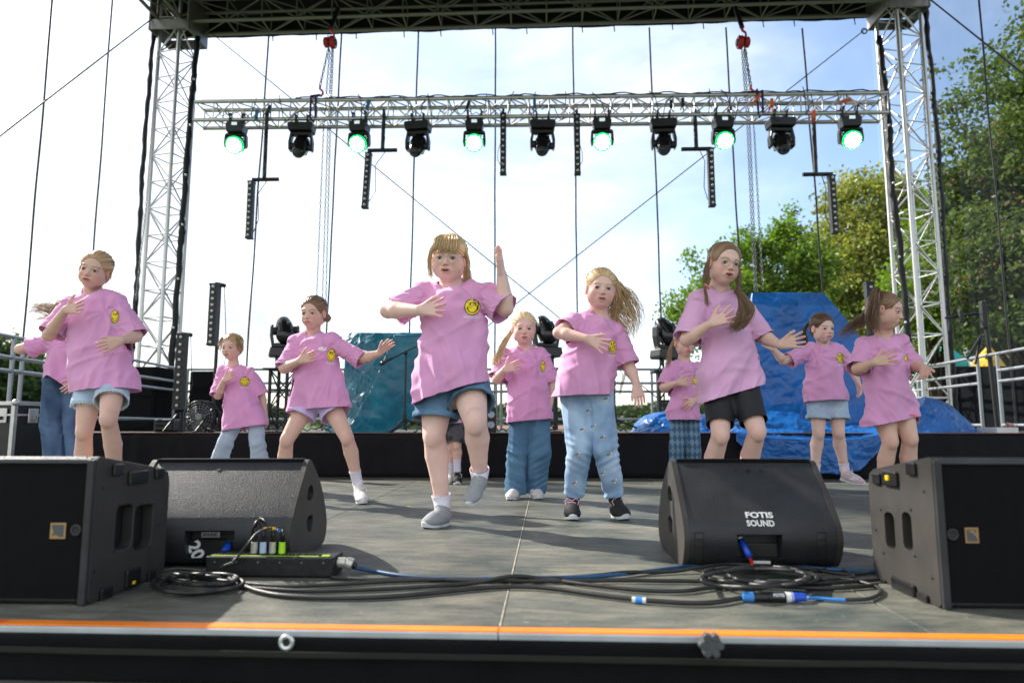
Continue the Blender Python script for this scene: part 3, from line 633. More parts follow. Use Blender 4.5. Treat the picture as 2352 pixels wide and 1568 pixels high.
for t, a_, c, yf, tag_ in ((twr, ra, rb_, yfr, 'r'), (twl, la, lb, ylw, 'l')):
    pn = MB().box((a_.x+0.002, yf+0.045, max(c.z, 0.012)+0.001), (c.x-0.002, yf+0.0695, a_.z-0.035)).build('connector_panel', M_plas, t, bevel=0.002)
    if tag_ == 'r':
        MB().box((a_.x+0.055, yf+0.0405, 0.022), (a_.x+0.115, yf+0.0445, 0.034)).build('type_label', M_white, pn)
        p = Vector((a_.x+0.035, yf+0.02, 0.062)); MB().tube([p+Vector((-0.012, 0.03, 0.035)), p, p+Vector((0.006, -0.006, -0.016))], [0.010, 0.011, 0.010], 12).build('speaker_plug', mat('blue plug shell', (0.01, 0.07, 0.5), 0.35), t, smooth=2)
        MB().tube([p+Vector((0.006, -0.006, -0.016)), p+Vector((0.009, -0.02, -0.035)), p+Vector((0.010, -0.045, -0.050))], 0.006, 8).build('plug_tail', M_red, t, smooth=2)
        MB().cyl(p+Vector((-0.014, 0.032, 0.042)), p+Vector((-0.012, 0.028, 0.033)), 0.0085, 10).build('plug_collar', M_white, t)
    else:
        p = Vector((c.x-0.035, yf+0.015, 0.045)); MB().tube([p+Vector((0.004, 0.03, 0.035)), p+Vector((0, 0, 0.005)), p-Vector((0, 0, 0.02))], [0.012, 0.017, 0.018], 12).build('speaker_plug', mat('blue plug shell', (0.01, 0.07, 0.5), 0.35), t, smooth=2)
        text_obj('number_sticker', '20', 0.060, M_white, pn, (a_.x+0.022, yf+0.043, 0.058), (0.5, 0, -1), (1, 0, 0.5), 0.002)
        pl = MB().box((a_.x+0.052, yf+0.012, a_.z-0.022), (a_.x+0.112, yf+0.016, a_.z-0.006)).build('name_plate', M_aludk, t); text_obj('plate_lettering', 'SOUND', 0.014, M_ink if 'M_ink' in globals() else M_blk, pl, (a_.x+0.082, yf+0.0112, a_.z-0.014), (1, 0, 0), (0, 0, 1), 0.0006)
for (px, py, s) in ((1743, 1183, 'FOTIS'), (1747, 1202, 'SOUND')):
    p, n_ = on(bwr, px, py, 0.0012); V, F = text_mesh(s, 0.0285, 0.0011); w_ = max(v[0] for v in V)-min(v[0] for v in V); k = 0.0905/w_; Yv = Vector((0, -n_.z, -n_.y)) ; Yv = n_.cross(Vector((1, 0, 0))); Yv = -Yv if Yv.z < 0 else Yv
    mo('lettering', [p+Vector((1, 0, 0))*v[0]*k+Yv*v[1]*1.05 for v in V], F, M_white, twr)
for px in (1690, 1719, 1747): p, n_ = on(bwr, px, 1081, 0.0); MB().cyl(p-n_*0.01, p+n_*0.0015, 0.0042 if px != 1719 else 0.0075, 14).build('rigging_point', M_blk, twr)
p, n_ = on(bwl, 520, 1077, 0.0); MB().cyl(p-n_*0.01, p+n_*0.0015, 0.0075, 14).build('rigging_point', M_blk, twl)
for px in (1605, 1887):
    pts = [on(bwr, px, py, 0.002)[0] for py in (1222, 1235, 1250, 1265, 1280, 1292)]; 
    V = [p+Vector((sx*0.013, -0.004*k, 0)) for p in pts for sx, k in ((-1, 0), (-1, 1), (1, 1), (1, 0))]; F = [(i*4+j, i*4+j+1, i*4+5+j, i*4+4+j) for i in range(5) for j in range(3)]+[(0, 1, 2, 3)]; mo('rubber_runner', V, F, M_rub, twr, bevel=0.002)
for t, X0, X1, yf in ((twr, Xr0, Xr1, yfr), (twl, Xl0, Xl1, ylw)):
    MB().box((X0+0.020, yf+0.205, 0.341), (X1-0.020, yf+0.250, 0.3545)).build('grille_edge', M_grille, t, bevel=0.003)

_P = Vector((Xl1, ylw, 0)); _R = Matrix.Rotation(R(5), 3, 'Z'); twl.location = _P+_R @ (twl.location-_P); twl.rotation_euler = (0, 0, R(5)); bpy.context.view_layer.update()
def side_speaker(px0, py0, sgn, label, slots, W_=0.80):
    """px0,py0: bottom front corner facing the stage centre"""
    c = gd(px0, py0); X = c.x; yf = c.y; yb = yf+0.37; XO = X+sgn*W_
    t = thing('front_fill_speaker', label, 'speaker', ((X+XO)/2, (yf+yb)/2, 0), 'black speakers at the stage front')
    zf, zb = 0.392, 0.335; r_ = 0.03
    prof = [(yf+0.012, 0.003), (yf, 0.012), (yf, zf-0.010), (yf+0.010, zf), (yb-0.04, zb+0.005), (yb-0.01, zb-0.01), (yb, zb-0.04), (yb, 0.04), (yb-0.012, 0.008), (yb-0.04, 0.003)]
    core = [(yf+0.014 if a_ <= yf+0.013 else a_-0.002, b_) for a_, b_ in prof]
    holes = []
    for (x0, y0, x1, y1) in slots:
        a_ = atx(x0, y0, X); b_ = atx(x1, y1, X); holes.append(rrect((a_.y+b_.y)/2, (a_.z+b_.z)/2, abs(b_.y-a_.y), abs(a_.z-b_.z), min(abs(b_.y-a_.y)*0.42, 0.02)))
    V, F = holed_plate(prof, holes, X, X+sgn*0.035); pl = mo('side_panel', V, F, M_spk2, t, bevel=0.003)
    bm = bmesh.new(); bm.from_mesh(pl.data); bmesh.ops.recalc_face_normals(bm, faces=bm.faces); bm.to_mesh(pl.data); bm.free()
    for h in holes: mo('handle_recess', [(X+sgn*0.0345, a_, c_) for a_, c_ in h], [tuple(range(len(h)))], M_blk, pl)
    MB().prism(prof, X+sgn*0.0355, XO).build('cabinet', M_spk, t, bevel=0.003)
    # grille
    xa, xb = sorted((X+sgn*0.022, XO-sgn*0.02)); g_ = MB().box((xa, yf-0.0045, 0.018), (xb, yf-0.0015, zf-0.020)).build('grille', M_grille, t, bevel=0.001)
    MB().prism([(yf-0.0135, zf-0.0175), (yf-0.002, zf-0.0175), (yf+0.004, zf-0.004), (yf-0.010, zf-0.006)], xa-0.01, xb+0.01).build('front_lip', M_spk, t, bevel=0.002)
    MB().box((min(X, X+sgn*0.020), yf-0.0135, 0.004), (max(X, X+sgn*0.020), yf-0.001, zf-0.008)).build('front_lip', M_spk, t, bevel=0.003)
    def side_box(px, py, dy, dz, th, m, nm, bev=0.003, par=t):
        p = atx(px, py, X); xa_, xb_ = sorted((X-sgn*th, X-sgn*0.0006)); return MB().box((xa_, p.y-dy/2, p.z-dz/2), (xb_, p.y+dy/2, p.z+dz/2)).build(nm, m, par, bevel=bev)
    return t, X, yf, side_box, g_
tsl, Xsl, yfl, sbl, gl_ = side_speaker(200, 1391, -1, 'large black front fill speaker at the left picture edge', [(269, 1163, 302, 1254), (312, 1163, 347, 1254)])
tsr, Xsr, yfs, sbr, gr_ = side_speaker(2163, 1399, 1, 'large black front fill speaker at the right picture edge, latches on its side', [(2030, 1173, 2058, 1264), (2070, 1173, 2098, 1268)])
for (sb, lst) in ((sbr, [(2017, 1099, .045, .034), (2096, 1076, .045, .036), (2031, 1342, .04, .034), (2124, 1378, .05, .038)]), (sbl, [(268, 1078, .045, .034), (363, 1086, .045, .032), (240, 1362, .05, .034), (345, 1322, .04, .030)])):
    for px, py, dy, dz in lst: sb(px, py, dy, dz, 0.010, M_plas, 'corner_latch', 0.004)
o1 = sbr(2048, 1098, 0.085, 0.046, 0.012, M_plas, 'rigging_latch', 0.006); sbr(2048, 1097, 0.020, 0.016, 0.017, mat('yellow latch button', (0.8, 0.5, 0.0), 0.4), 'latch_button')
o2 = sbr(2080, 1352, 0.125, 0.050, 0.012, M_plas, 'rigging_latch', 0.006); o3 = sbl(315, 1095, 0.095, 0.040, 0.010, M_plas, 'rigging_latch', 0.006); sbl(302, 1325, 0.07, 0.05, 0.010, M_plas, 'rigging_latch', 0.01); sbl(300, 1337, 0.014, 0.010, 0.013, mat('yellow latch button', (0.8, 0.5, 0.0), 0.4), 'latch_button')
for sb, L_ in ((sbr, ((2024, 1170), (2092, 1170), (2013, 1216), (2030, 1269), (2102, 1276), (2122, 1128), (2142, 1327))), (sbl, ((274, 1160), (352, 1158), (262, 1266), (344, 1256), (238, 1120), (216, 1312), (365, 1205)))):
    for px, py in L_: sb(px, py, 0.007, 0.007, 0.002, M_blk, 'screw', 0.001)
def logo(t, yf, x0, y0, x1, y1, flip):
    a_ = at(x0, y0, yf-0.008); b_ = at(x1, y1, yf-0.008); w_ = b_.x-a_.x; h_ = a_.z-b_.z; y = yf-0.0046
    g0 = MB().box((a_.x, y-0.003, b_.z), (b_.x, y, a_.z)).build('logo_badge', M_gold, t, bevel=0.0005)
    m_ = 0.12*w_; MB().box((a_.x+m_, y-0.0034, b_.z+m_), (b_.x-m_, y-0.0031, a_.z-m_)).build('badge_field', M_logo, g0)
    cx, cz = (b_.x-m_, a_.z-m_) if not flip else (a_.x+m_, b_.z+m_); P_ = [(a_.x+m_, b_.z+m_)] 
    R0 = w_-2*m_; s = 1 if flip else -1
    # gold quarter wedge: the area outside the arc
    n_ = 12
    if flip: arc = [(cx+R0*math.cos(R(90*i/n_)), cz+R0*math.sin(R(90*i/n_))) for i in range(n_+1)]; corner = (b_.x-m_, a_.z-m_)
    else: cx, cz = b_.x-m_, a_.z-m_; arc = [(cx-R0*math.cos(R(90*i/n_)), cz-R0*math.sin(R(90*i/n_))) for i in range(n_+1)]; corner = (a_.x+m_, b_.z+m_)
    V = [(p[0], y-0.0039, p[1]) for p in arc]+[(corner[0], y-0.0039, corner[1])]; mo('badge_arc', V, [tuple(range(len(V)))], M_gold, g0)
    q = 0.16*w_; c_ = (corner[0]-q*0.9 if flip else corner[0]+q*0.9, corner[1]-q*0.9 if flip else corner[1]+q*0.9); MB().box((c_[0]-q/2, y-0.0046, c_[1]-q/2), (c_[0]+q/2, y-0.0041, c_[1]+q/2)).build('badge_square', M_logo, g0)
logo(tsl, yfl, 116, 1200, 149, 1237, False); logo(tsr, yfs, 2216, 1211, 2250, 1247, True)
for t, yf, px, py in ((tsl, yfl, 175, 1217), (tsr, yfs, 2188, 1227)):
    p = at(px, py, yf-0.008); MB().ring(p, (0, 1, 0), 0.0125, 0.0035, 24, 6).build('pole_socket', M_spk, t, smooth=2); MB().cyl(p+Vector((0, 0.003, 0)), p-Vector((0, 0.0005, 0)), 0.010, 16).build('socket_hole', M_blk, t)

# stage box with plugs
sb0 = gd(470, 1326); sb1 = gd(768, 1326); ysb = sb0.y; zs = at(470, 1277, ysb).z
tb = thing('stage_box', 'long black connection box with four plugs standing in it', 'stage box', ((sb0.x+sb1.x)/2, ysb+0.05, 0))
bx = MB().box((sb0.x, ysb, 0.004), (sb1.x, ysb+0.11, zs)).build('housing', mat('scuffed black steel', (0.012, 0.012, 0.013), 0.45, 0.2, 0.5, 40, 0.0006, 80), tb, bevel=0.005)
for i in range(16): 
    x = sb0.x+0.03+i*(sb1.x-sb0.x-0.06)/15; MB().cyl((x, ysb+0.04, zs), (x, ysb+0.04, zs+0.0035), 0.0095, 12).build('socket', M_plas, tb)
    if i % 3 == 0: MB().cyl((x, ysb-0.0015, zs*0.75), (x, ysb, zs*0.75), 0.003, 8).build('screw', M_chain, tb)
MB().box((sb0.x+0.01, ysb+0.012, zs+0.0002), (sb1.x-0.05, ysb+0.020, zs+0.0012)).build('marker_tape', mat('lime marker tape', (0.35, 0.55, 0.03), 0.6), tb)
MB().box((sb1.x-0.042, ysb+0.010, zs+0.0002), (sb1.x-0.016, ysb+0.030, zs+0.0032)).build('marker_tape', mat('lime marker tape', (0.35, 0.55, 0.03), 0.6), tb)
M_lime = mat('lime tape', (0.45, 0.85, 0.02), 0.5); M_nick = mat('dull nickel', (0.55, 0.53, 0.48), 0.35, 0.6); M_bltape = mat('pale blue tape', (0.45, 0.55, 0.75), 0.5); M_lbl = mat('light blue cable', (0.03, 0.20, 0.55), 0.45); M_blc = mat('petrol blue cable', (0.01, 0.07, 0.17), 0.5, 0, 0.3, 20)
M_ytape = mat('yellow cable tape', (0.75, 0.42, 0.02), 0.5)
for i, (px, m) in enumerate(((583, M_nick), (603, M_bltape), (625, M_nick), (647, M_lime))):
    p = at(px, 1279, ysb+0.05); p.z = zs+0.002; t = thing('signal_plug', ['leftmost grey-banded plug in the stage box', 'white-banded plug second from the left in the stage box', 'grey-banded plug third from the left in the stage box', 'lime-banded plug at the right of the stage box'][i], 'plug', p, 'plugs in the stage box')
    MB().cyl(p, p+Vector((0, 0, 0.036)), 0.0105, 16, 0.0098).build('plug_band', m, t, bevel=0.001); MB().tube([p+Vector((0, 0, 0.036)), p+Vector((0.001, 0, 0.060)), p+Vector((0.002, 0, 0.075))], [0.0088, 0.0072, 0.0045], 12).build('plug_boot', M_plas, t, smooth=2)
def cable(name, label, pts, r, m, group='cables on the stage floor', par=None, lift=0.0):
    P_ = []
    for q in pts:
        z = (q[2] if len(q) > 2 else 0.0)+r+0.003; P_.append(gd(q[0], q[1], z))
    G = np.array([p[:] for p in P_]); out_ = []
    for i in range(len(G)-1):
        p0, p1, p2, p3 = G[max(i-1, 0)], G[i], G[i+1], G[min(i+2, len(G)-1)]
        for f in np.linspace(0, 1, 9)[:-1]: out_.append(0.5*((2*p1)+(-p0+p2)*f+(2*p0-5*p1+4*p2-p3)*f*f+(-p0+3*p1-3*p2+p3)*f**3))
    out_.append(G[-1]); b = MB().tube(out_, r, 9); o = b.build(name, m, par, smooth=2)
    if par is None: setp(o, label, 'cable', group)
    return o
cable('blue_cable', 'petrol blue cable from the stage box across to the right wedge', [(806, 1301, .012), (850, 1309), (930, 1322), (1050, 1329), (1180, 1327), (1300, 1325), (1400, 1321), (1520, 1307), (1600, 1297), (1700, 1292), (1800, 1297), (1900, 1306), (2012, 1312)], 0.0062, M_blc)
p = gd(768, 1306, 0.03); cn = thing('round_connector', 'silver round connector plugged into the end of the stage box', 'connector', p)
p.y = ysb+0.045; p.x = sb1.x+0.002; p.z = 0.042
MB().cyl(p, p+Vector((0.028, 0, 0)), 0.0165, 20).build('shell', M_nick, cn, bevel=0.002); MB().cyl(p+Vector((0.0285, 0, 0)), p+Vector((0.050, 0, -0.006)), 0.0185, 20).build('lock_ring', M_nick, cn, bevel=0.002); MB().tube([p+Vector((0.050, 0, -0.006)), p+Vector((0.060, 0, -0.012))], [0.012, 0.009], 14).build('gland', M_plas, cn)
cable('black_cable', 'outermost black cable running along the stage edge to the blue connector', [(362, 1338), (390, 1355), (450, 1361), (520, 1352), (545, 1340), (590, 1356), (650, 1367), (760, 1372), (880, 1370), (1000, 1360), (1100, 1350), (1190, 1346), (1280, 1352), (1380, 1366), (1500, 1379), (1620, 1384), (1705, 1372)], 0.0068, M_rub)
cable('black_cable', 'black cable crossing over the others in front of the centre joint', [(370, 1330), (460, 1340), (560, 1348), (700, 1356), (850, 1353), (980, 1346), (1090, 1338), (1150, 1326, .012), (1190, 1322, .014), (1260, 1330), (1360, 1343), (1480, 1355), (1570, 1356), (1640, 1348), (1760, 1345), (1900, 1350), (2015, 1343)], 0.0062, M_rub)
cable('black_cable', 'black cable running straight from the left coil to the right speaker', [(400, 1318), (520, 1334), (640, 1345), (760, 1342), (900, 1334), (1040, 1330), (1180, 1333), (1320, 1333), (1450, 1332), (1600, 1334), (1750, 1340), (1900, 1338), (2018, 1330)], 0.0062, M_rub)
cable('black_cable', 'black cable curving over towards the right wedge monitor', [(760, 1325), (860, 1330), (960, 1328), (1100, 1333), (1250, 1328), (1360, 1321), (1440, 1313, .006), (1540, 1312), (1620, 1300, .01), (1680, 1294, .01), (1760, 1299, .01), (1850, 1304), (1950, 1318), (2012, 1308)], 0.0058, M_rub)
cable('black_cable', 'black cable looping in front of the right speaker', [(1860, 1312), (1920, 1306), (1960, 1322), (1900, 1330), (1880, 1326), (1950, 1330), (2010, 1345), (2022, 1360), (1995, 1374), (1940, 1377)], 0.0052, M_rub)
cable('light_blue_cable', 'short light blue cable behind the blue connector', [(1856, 1372, .004), (1880, 1373), (1915, 1376), (1942, 1378)], 0.0048, M_lbl)
rcc = random.Random(8)
for k, (cx, cy, rx, ry, ph, turns) in enumerate(((1745, 1322, 128, 20, 0.2, 2.3), (1762, 1319, 105, 17, 1.6, 2.1), (1735, 1327, 140, 19, 3.0, 1.8))):
    pts = []; N_ = int(turns*14)
    for i in range(N_): a_ = ph+2*PI*i/14; s = 1+0.10*math.sin(i*0.9+k*2); pts.append((cx+rx*s*math.cos(a_)+8*math.sin(i*0.5), cy+ry*s*math.sin(a_), 0.008+0.006*k+0.006*(i % 3)))
    cable('coiled_cable', ['bottom turns of the coiled black cable before the right wedge', 'inner turns of the coiled black cable before the right wedge', 'widest turns of the coiled black cable before the right wedge'][k], pts, 0.0060, M_rub, 'coiled cable')
for k, (cx, cy, rx, ry, ph, turns) in enumerate(((455, 1340, 95, 20, 2.8, 1.6), (470, 1329, 70, 13, 0.5, 1.4))):
    pts = []
    for i in range(int(turns*14)): a_ = ph+2*PI*i/14; s = 1+0.12*math.sin(i*1.1+k); pts.append((cx+rx*s*math.cos(a_), cy+ry*s*math.sin(a_), 0.006+0.006*k+0.004*(i % 2)))
    cable('coiled_cable', ['wide black cable loop beside the left speaker', 'small black cable loop before the stage box'][k], pts, 0.0062, M_rub, 'coiled cable')
tp = MB(); p = gd(1452, 1376, 0.0098); q = gd(1484, 1378.5, 0.0098); d = (q-p); m_ = thing('cable_marker', 'blue and white tape marker on the cable right of centre', 'tape marker', p)
MB().cyl(p, p+d*0.25, 0.0078, 12).build('white_tape', M_white, m_); MB().cyl(p+d*0.25, p+d*0.75, 0.0079, 12).build('blue_tape', mat('bright blue tape', (0.02, 0.25, 0.75), 0.5), m_); MB().cyl(p+d*0.75, q, 0.0078, 12).build('white_tape', M_white, m_)
# inline connector
cc = thing('cable_coupler', 'blue and black cable coupler lying before the right speaker', 'connector', gd(1780, 1372)); a_ = gd(1705, 1370, 0.014); b_ = gd(1850, 1371, 0.014); d = b_-a_; M_bsh = mat('blue plug shell', (0.01, 0.07, 0.5), 0.35)
for f0, f1, r0, r1, m, nm in ((0, .17, .011, .0135, M_lbl, 'blue_end'), (.17, .40, .0125, .0125, M_plas, 'black_barrel'), (.40, .44, .0145, .0145, M_plas, 'joint_ring'), (.44, .68, .0135, .0135, M_plas, 'printed_barrel'), (.68, .80, .0138, .0128, M_white, 'white_ring'), (.76, 1.0, .0132, .0105, M_bsh, 'blue_shell')):
    MB().cyl(a_+d*f0, a_+d*f1, r0, 18, r1).build(nm, m, cc, bevel=0.001)
text_obj('barrel_lettering', 'FOTIS', 0.0115, M_white, cc, a_+d*0.56+Vector((0, -0.0118, 0.0078)), d, (0, 0.5, 1), 0.0004)
# thin multicore tails rising from the plugs
def tail(label, pts, r, m):
    P_ = np.array([at(x, y, ysb+dy)[:] for x, y, dy in pts]); out_ = []
    for i in range(len(P_)-1):
        p0, p1, p2, p3 = P_[max(i-1, 0)], P_[i], P_[i+1], P_[min(i+2, len(P_)-1)]
        for f in np.linspace(0, 1, 8)[:-1]: out_.append(0.5*((2*p1)+(-p0+p2)*f+(2*p0-5*p1+4*p2-p3)*f*f+(-p0+3*p1-3*p2+p3)*f**3))
    out_.append(P_[-1]); o = MB().tube(out_, r, 8).build('plug_cable', m, None, smooth=2); return setp(o, label, 'cable', 'thin plug cables')
tail('thin cable arching from the leftmost plug', [(583, 1237, .05), (581, 1215, .05), (588, 1198, .06), (598, 1194, .09), (615, 1205, .14)], 0.0035, M_rub)
tail('thin cable arching from the second plug', [(604, 1237, .05), (601, 1212, .05), (592, 1196, .04), (582, 1212, .03), (576, 1245, .10)], 0.0035, M_rub)
tail('thin cable arching from the third plug', [(626, 1237, .05), (624, 1220, .05), (610, 1198, .05), (597, 1191, .08), (586, 1210, .12)], 0.0035, M_rub)
tail('thin cable with yellow tape sweeping from the lime plug down to the floor', [(648, 1237, .05), (644, 1222, .05), (630, 1213, .04), (612, 1214, .02), (590, 1224, .0), (572, 1245, -.03), (548, 1275, -.03), (535, 1288, -.04)], 0.0036, M_rub)
for x0, y0, x1, y1, m in ((604, 1214.5, 613, 1213.3, M_ytape), (616, 1213, 624, 1212.6, M_ytape), (626, 1212.6, 633, 1214, M_ytape), (636, 1215.5, 642, 1220, M_lbl)):
    a_ = at(x0, y0, ysb+0.03); b_ = at(x1, y1, ysb+0.035); setp(MB().cyl(a_, b_, 0.0046, 10).build('cable_tape', m), {604: 'lowest yellow tape band on the thin arching cable', 616: 'yellow tape band at the crest of the thin arching cable', 626: 'yellow tape band nearest the blue one on the thin cable', 636: 'blue tape band on the thin arching cable above the lime plug'}[x0], 'tape', 'tape bands on the thin cable')
cable('thin_cable', 'thin pale cable lying between the stage box and the left speaker', [(535, 1291, .05), (500, 1303, .02), (470, 1310), (430, 1306), (400, 1305), (366, 1311)], 0.0042, mat('grey cable', (0.09, 0.085, 0.08), 0.5))

# ---------------------------------------------------------------- railings
def rail_set(name, label, segs, posts, r=0.017):
    t = thing(name, label, 'railing', segs[0][0], 'stage railings')
    for a_, b_ in segs: bar('rail', a_, b_, r, M_steel, t, 12)
    for a_, b_ in posts: bar('post', a_, b_, r, M_steel, t, 12)
    return t
Zr = 1.19
L0 = gd(-60, 757, Zr); L1 = gd(403, 845, Zr)
def lz(f, z): q = L0.lerp(L1, f); return Vector((q.x, q.y, z))
rail_set('side_railing', 'grey tube railing along the left side of the stage', [(lz(0, z), lz(1, z)) for z in (Zr, Zr-0.17, Zr-0.28, Zr-0.65)], [(lz(f, 0.0), lz(f, Zr)) for f in (0.13, 0.165, 0.56, 0.60, 1.0)])
B0 = gd(432, 848, Zr); B1 = gd(1900, 848, Zr)
def bz(f, z): q = B0.lerp(B1, f); return Vector((q.x, q.y, z))
rail_set('rear_railing', 'grey tube railing along the rear edge of the stage', [(bz(0, z), bz(1, z)) for z in (Zr, Zr-0.18, Zr-0.29, Zr-0.65)], [(bz(f, 0.3), bz(f, Zr)) for f in (0, 0.235, 0.245, 0.482, 0.49, 0.725, 0.98)])
R0 = gd(2100, 847, Zr); R1 = gd(2420, 788, Zr)
def rz_(px, z):
    f = (px-2100)/320; d0, d1 = 1/R0.y, 1/R1.y; yy = 1/(d0+(d1-d0)*f); k = (yy-R0.y)/(R1.y-R0.y); q = R0.lerp(R1, k); return Vector((q.x, q.y, z))
rail_set('side_railing', 'grey tube railing along the right side of the stage', [(rz_(2100, z), rz_(2245, z)) for z in (Zr-0.17, Zr-0.28, Zr-0.72)]+[(rz_(2290, z), rz_(2420, z)) for z in (Zr-0.17, Zr-0.28, Zr-0.72)]+[(R0, R1)], [(rz_(2245, 0.0), rz_(2245, Zr)), (rz_(2290, 0.0), rz_(2290, Zr)), (rz_(2107, 0.0), rz_(2107, Zr))])
# ---------------------------------------------------------------- tarpaulins
def tarp_mat(name, col, col2):
    m = mat(name, col, 0.37, 0, 0.1, 5, 0.007, 13, 0.5, col2=col2, rvar=0.08); m.node_tree.nodes['Principled BSDF'].inputs['Coat Weight'].default_value = 0.06; return m
M_btarp = tarp_mat('blue woven tarpaulin', (0.006, 0.095, 0.34), (0.012, 0.15, 0.50)); M_ttarp = tarp_mat('teal woven tarpaulin', (0.004, 0.10, 0.16), (0.010, 0.17, 0.24))
def crumple(P_, amp, seed, f=3.2, per=0.55):
    n = 0
    for k in range(5):
        q = P_*f*(1.9**k); w = vnoise(q+vnoise(q[..., ::-1]*0.7, seed+20+k)[..., None]*0.8, seed+k); n = n+((w*1.1 if k < 2 else 0)+(np.exp(-(w/0.16)**2)-0.3)*(0.9 if k >= 2 else 0.35))*(per**k)
    return n*amp
def drape(name, rows, m, parent, amp=0.03, seed=0, nx=120, ny=90, back=0.7, topn=10, f=3.2):
    """rows: (py, px_left, px_right, Y, bulge). builds the front sheet and folds it back over the top and both sides"""
    rows = np.array(rows, float); ys = np.linspace(0, len(rows)-1, ny); G = np.zeros((ny, nx, 3))
    for j, t_ in enumerate(ys):
        rr = [np.interp(t_, np.arange(len(rows)), rows[:, c]) for c in range(5)]
        for i in range(nx):
            u = i/(nx-1); Yy = rr[3]+rr[4]*(2*u-1)**2; G[j, i] = at(rr[1]+(rr[2]-rr[1])*u, rr[0], Yy)[:]
    cr = crumple(G, amp, seed, f); edge = np.minimum(1, np.minimum(np.arange(nx), np.arange(nx)[::-1])/6.0)[None, :]; cr *= (0.35+0.65*np.linspace(0, 1, ny)**1.3)[:, None]; G[..., 1] -= cr*1.0; G[..., 2] += cr*0.25; G[..., 2] = np.maximum(G[..., 2], 0.004)
    # fold back
    tb_ = np.stack([G[0]+np.array([0, back*k/topn, 0])*1.0+np.stack([0*G[0, :, 0], 0*G[0, :, 0], 0.02*vnoise(G[0]*5+k, seed)-0.004*k], -1) for k in range(topn, 0, -1)])
    A = np.concatenate([tb_, G]); la_ = np.stack([A[:, 0]+np.array([0.02*k, back*k/6, 0.0]) for k in range(6, 0, -1)], 1); ra_ = np.stack([A[:, -1]+np.array([-0.02*k, back*k/6, 0.0]) for k in range(1, 7)], 1)
    A = np.concatenate([la_, A, ra_], 1); h, w_ = A.shape[:2]; V = A.reshape(-1, 3); F = [(j*w_+i, (j+1)*w_+i, (j+1)*w_+i+1, j*w_+i+1) for j in range(h-1) for i in range(w_-1)]
    return mo(name, V, F, m, parent, smooth=True, solid=0.004)
tt_ = thing('teal_tarpaulin', 'teal tarpaulin thrown over equipment behind the girl in lilac shorts', 'tarpaulin', at(860, 990, 6.9))
drape('sheet', [(764, 800, 990, 7.25, .1), (785, 792, 990, 7.15, .1), (830, 790, 985, 7.05, .1), (880, 788, 975, 6.95, .1), (930, 775, 962, 6.85, .1), (975, 752, 935, 6.75, .05), (1000, 745, 885, 6.62, 0)], M_ttarp, tt_, 0.050, 3, f=2.2)
drape('folded_flap', [(770, 905, 992, 7.02, .0), (830, 880, 990, 6.95, 0), (900, 850, 975, 6.85, .0), (960, 815, 950, 6.72, 0), (1001, 800, 880, 6.55, 0)], M_ttarp, tt_, 0.022, 8, nx=60, ny=60, back=0.05, topn=2, f=1.6)
tu = thing('blue_tarpaulin', 'big bright blue tarpaulin covering tall gear and spilling over the platform edge', 'tarpaulin', at(1850, 990, 6.8))
drape('sheet', [(672, 1728, 1893, 7.30, .0), (700, 1726, 1915, 7.2, .02), (745, 1722, 1952, 7.15, .03), (795, 1716, 1988, 7.08, .05), (860, 1708, 2015, 7.0, .08), (930, 1700, 2040, 6.9, .1), (1002, 1690, 2060, 6.62, .0)], M_btarp, tu, 0.042, 5, nx=150, ny=120, f=1.7)
xs_ = [1446, 1458, 1480, 1505, 1530, 1600, 1700, 1800, 1900, 2000, 2060, 2100, 2122, 2150, 2185, 2225, 2254]; cr_ = [1001, 972, 954, 947, 944, 950, 962, 965, 962, 955, 940, 918, 910, 916, 930, 968, 1000]
def lumps():
    nx, ny = 330, 40; G = np.zeros((ny, nx, 3))
    for i in range(nx):
        px = 1446+(2254-1446)*i/(nx-1); cy = np.interp(px, xs_, cr_)
        for j in range(ny):
            t_ = j/(ny-1); yy = 6.95-0.62*t_**0.8; py = cy+(1003-cy)*t_**1.1; G[j, i] = at(px, py, yy)[:]
    k = np.sin(np.linspace(0, PI, ny))[:, None]**0.4*np.minimum(1, np.minimum(np.arange(nx), np.arange(nx)[::-1])/12)[None]
    c = crumple(G, 0.038, 11, 3.6)*k; G[..., 1] -= c; G[..., 2] += c*0.7; G[..., 2] = np.maximum(G[..., 2], RH+0.012)
    V = G.reshape(-1, 3); b0 = G[0]+np.array([0, 0.35, -0.10]); V = np.concatenate([b0, V]); h = ny+1
    mo('gathered_sheet', V, [(j*nx+i, (j+1)*nx+i, (j+1)*nx+i+1, j*nx+i+1) for j in range(h-1) for i in range(nx-1)], M_btarp, tu, smooth=True, solid=0.004)
    nx, ny = 150, 50; G = np.zeros((ny, nx, 3)); bx_ = [1690, 1720, 1760, 1820, 1880, 1930, 1965, 2000, 2045]; by_ = [1012, 1044, 1060, 1072, 1086, 1088, 1080, 1052, 1006]
    for i in range(nx):
        px = 1690+(2045-1690)*i/(nx-1); bo = np.interp(px, bx_, by_)
        for j in range(ny):
            t_ = j/(ny-1); yy = 6.38-0.22*min(1, t_*4)-0.02; G[j, i] = at(px, 985+(bo-985)*t_, yy)[:]
    c = crumple(G, 0.030, 17, 3.4); G[..., 1] -= np.abs(c)+0.02; G[..., 2] += c*0.3
    mo('hanging_sheet', G.reshape(-1, 3), [(j*nx+i, (j+1)*nx+i, (j+1)*nx+i+1, j*nx+i+1) for j in range(ny-1) for i in range(nx-1)], M_btarp, tu, smooth=True, solid=0.004)
lumps()
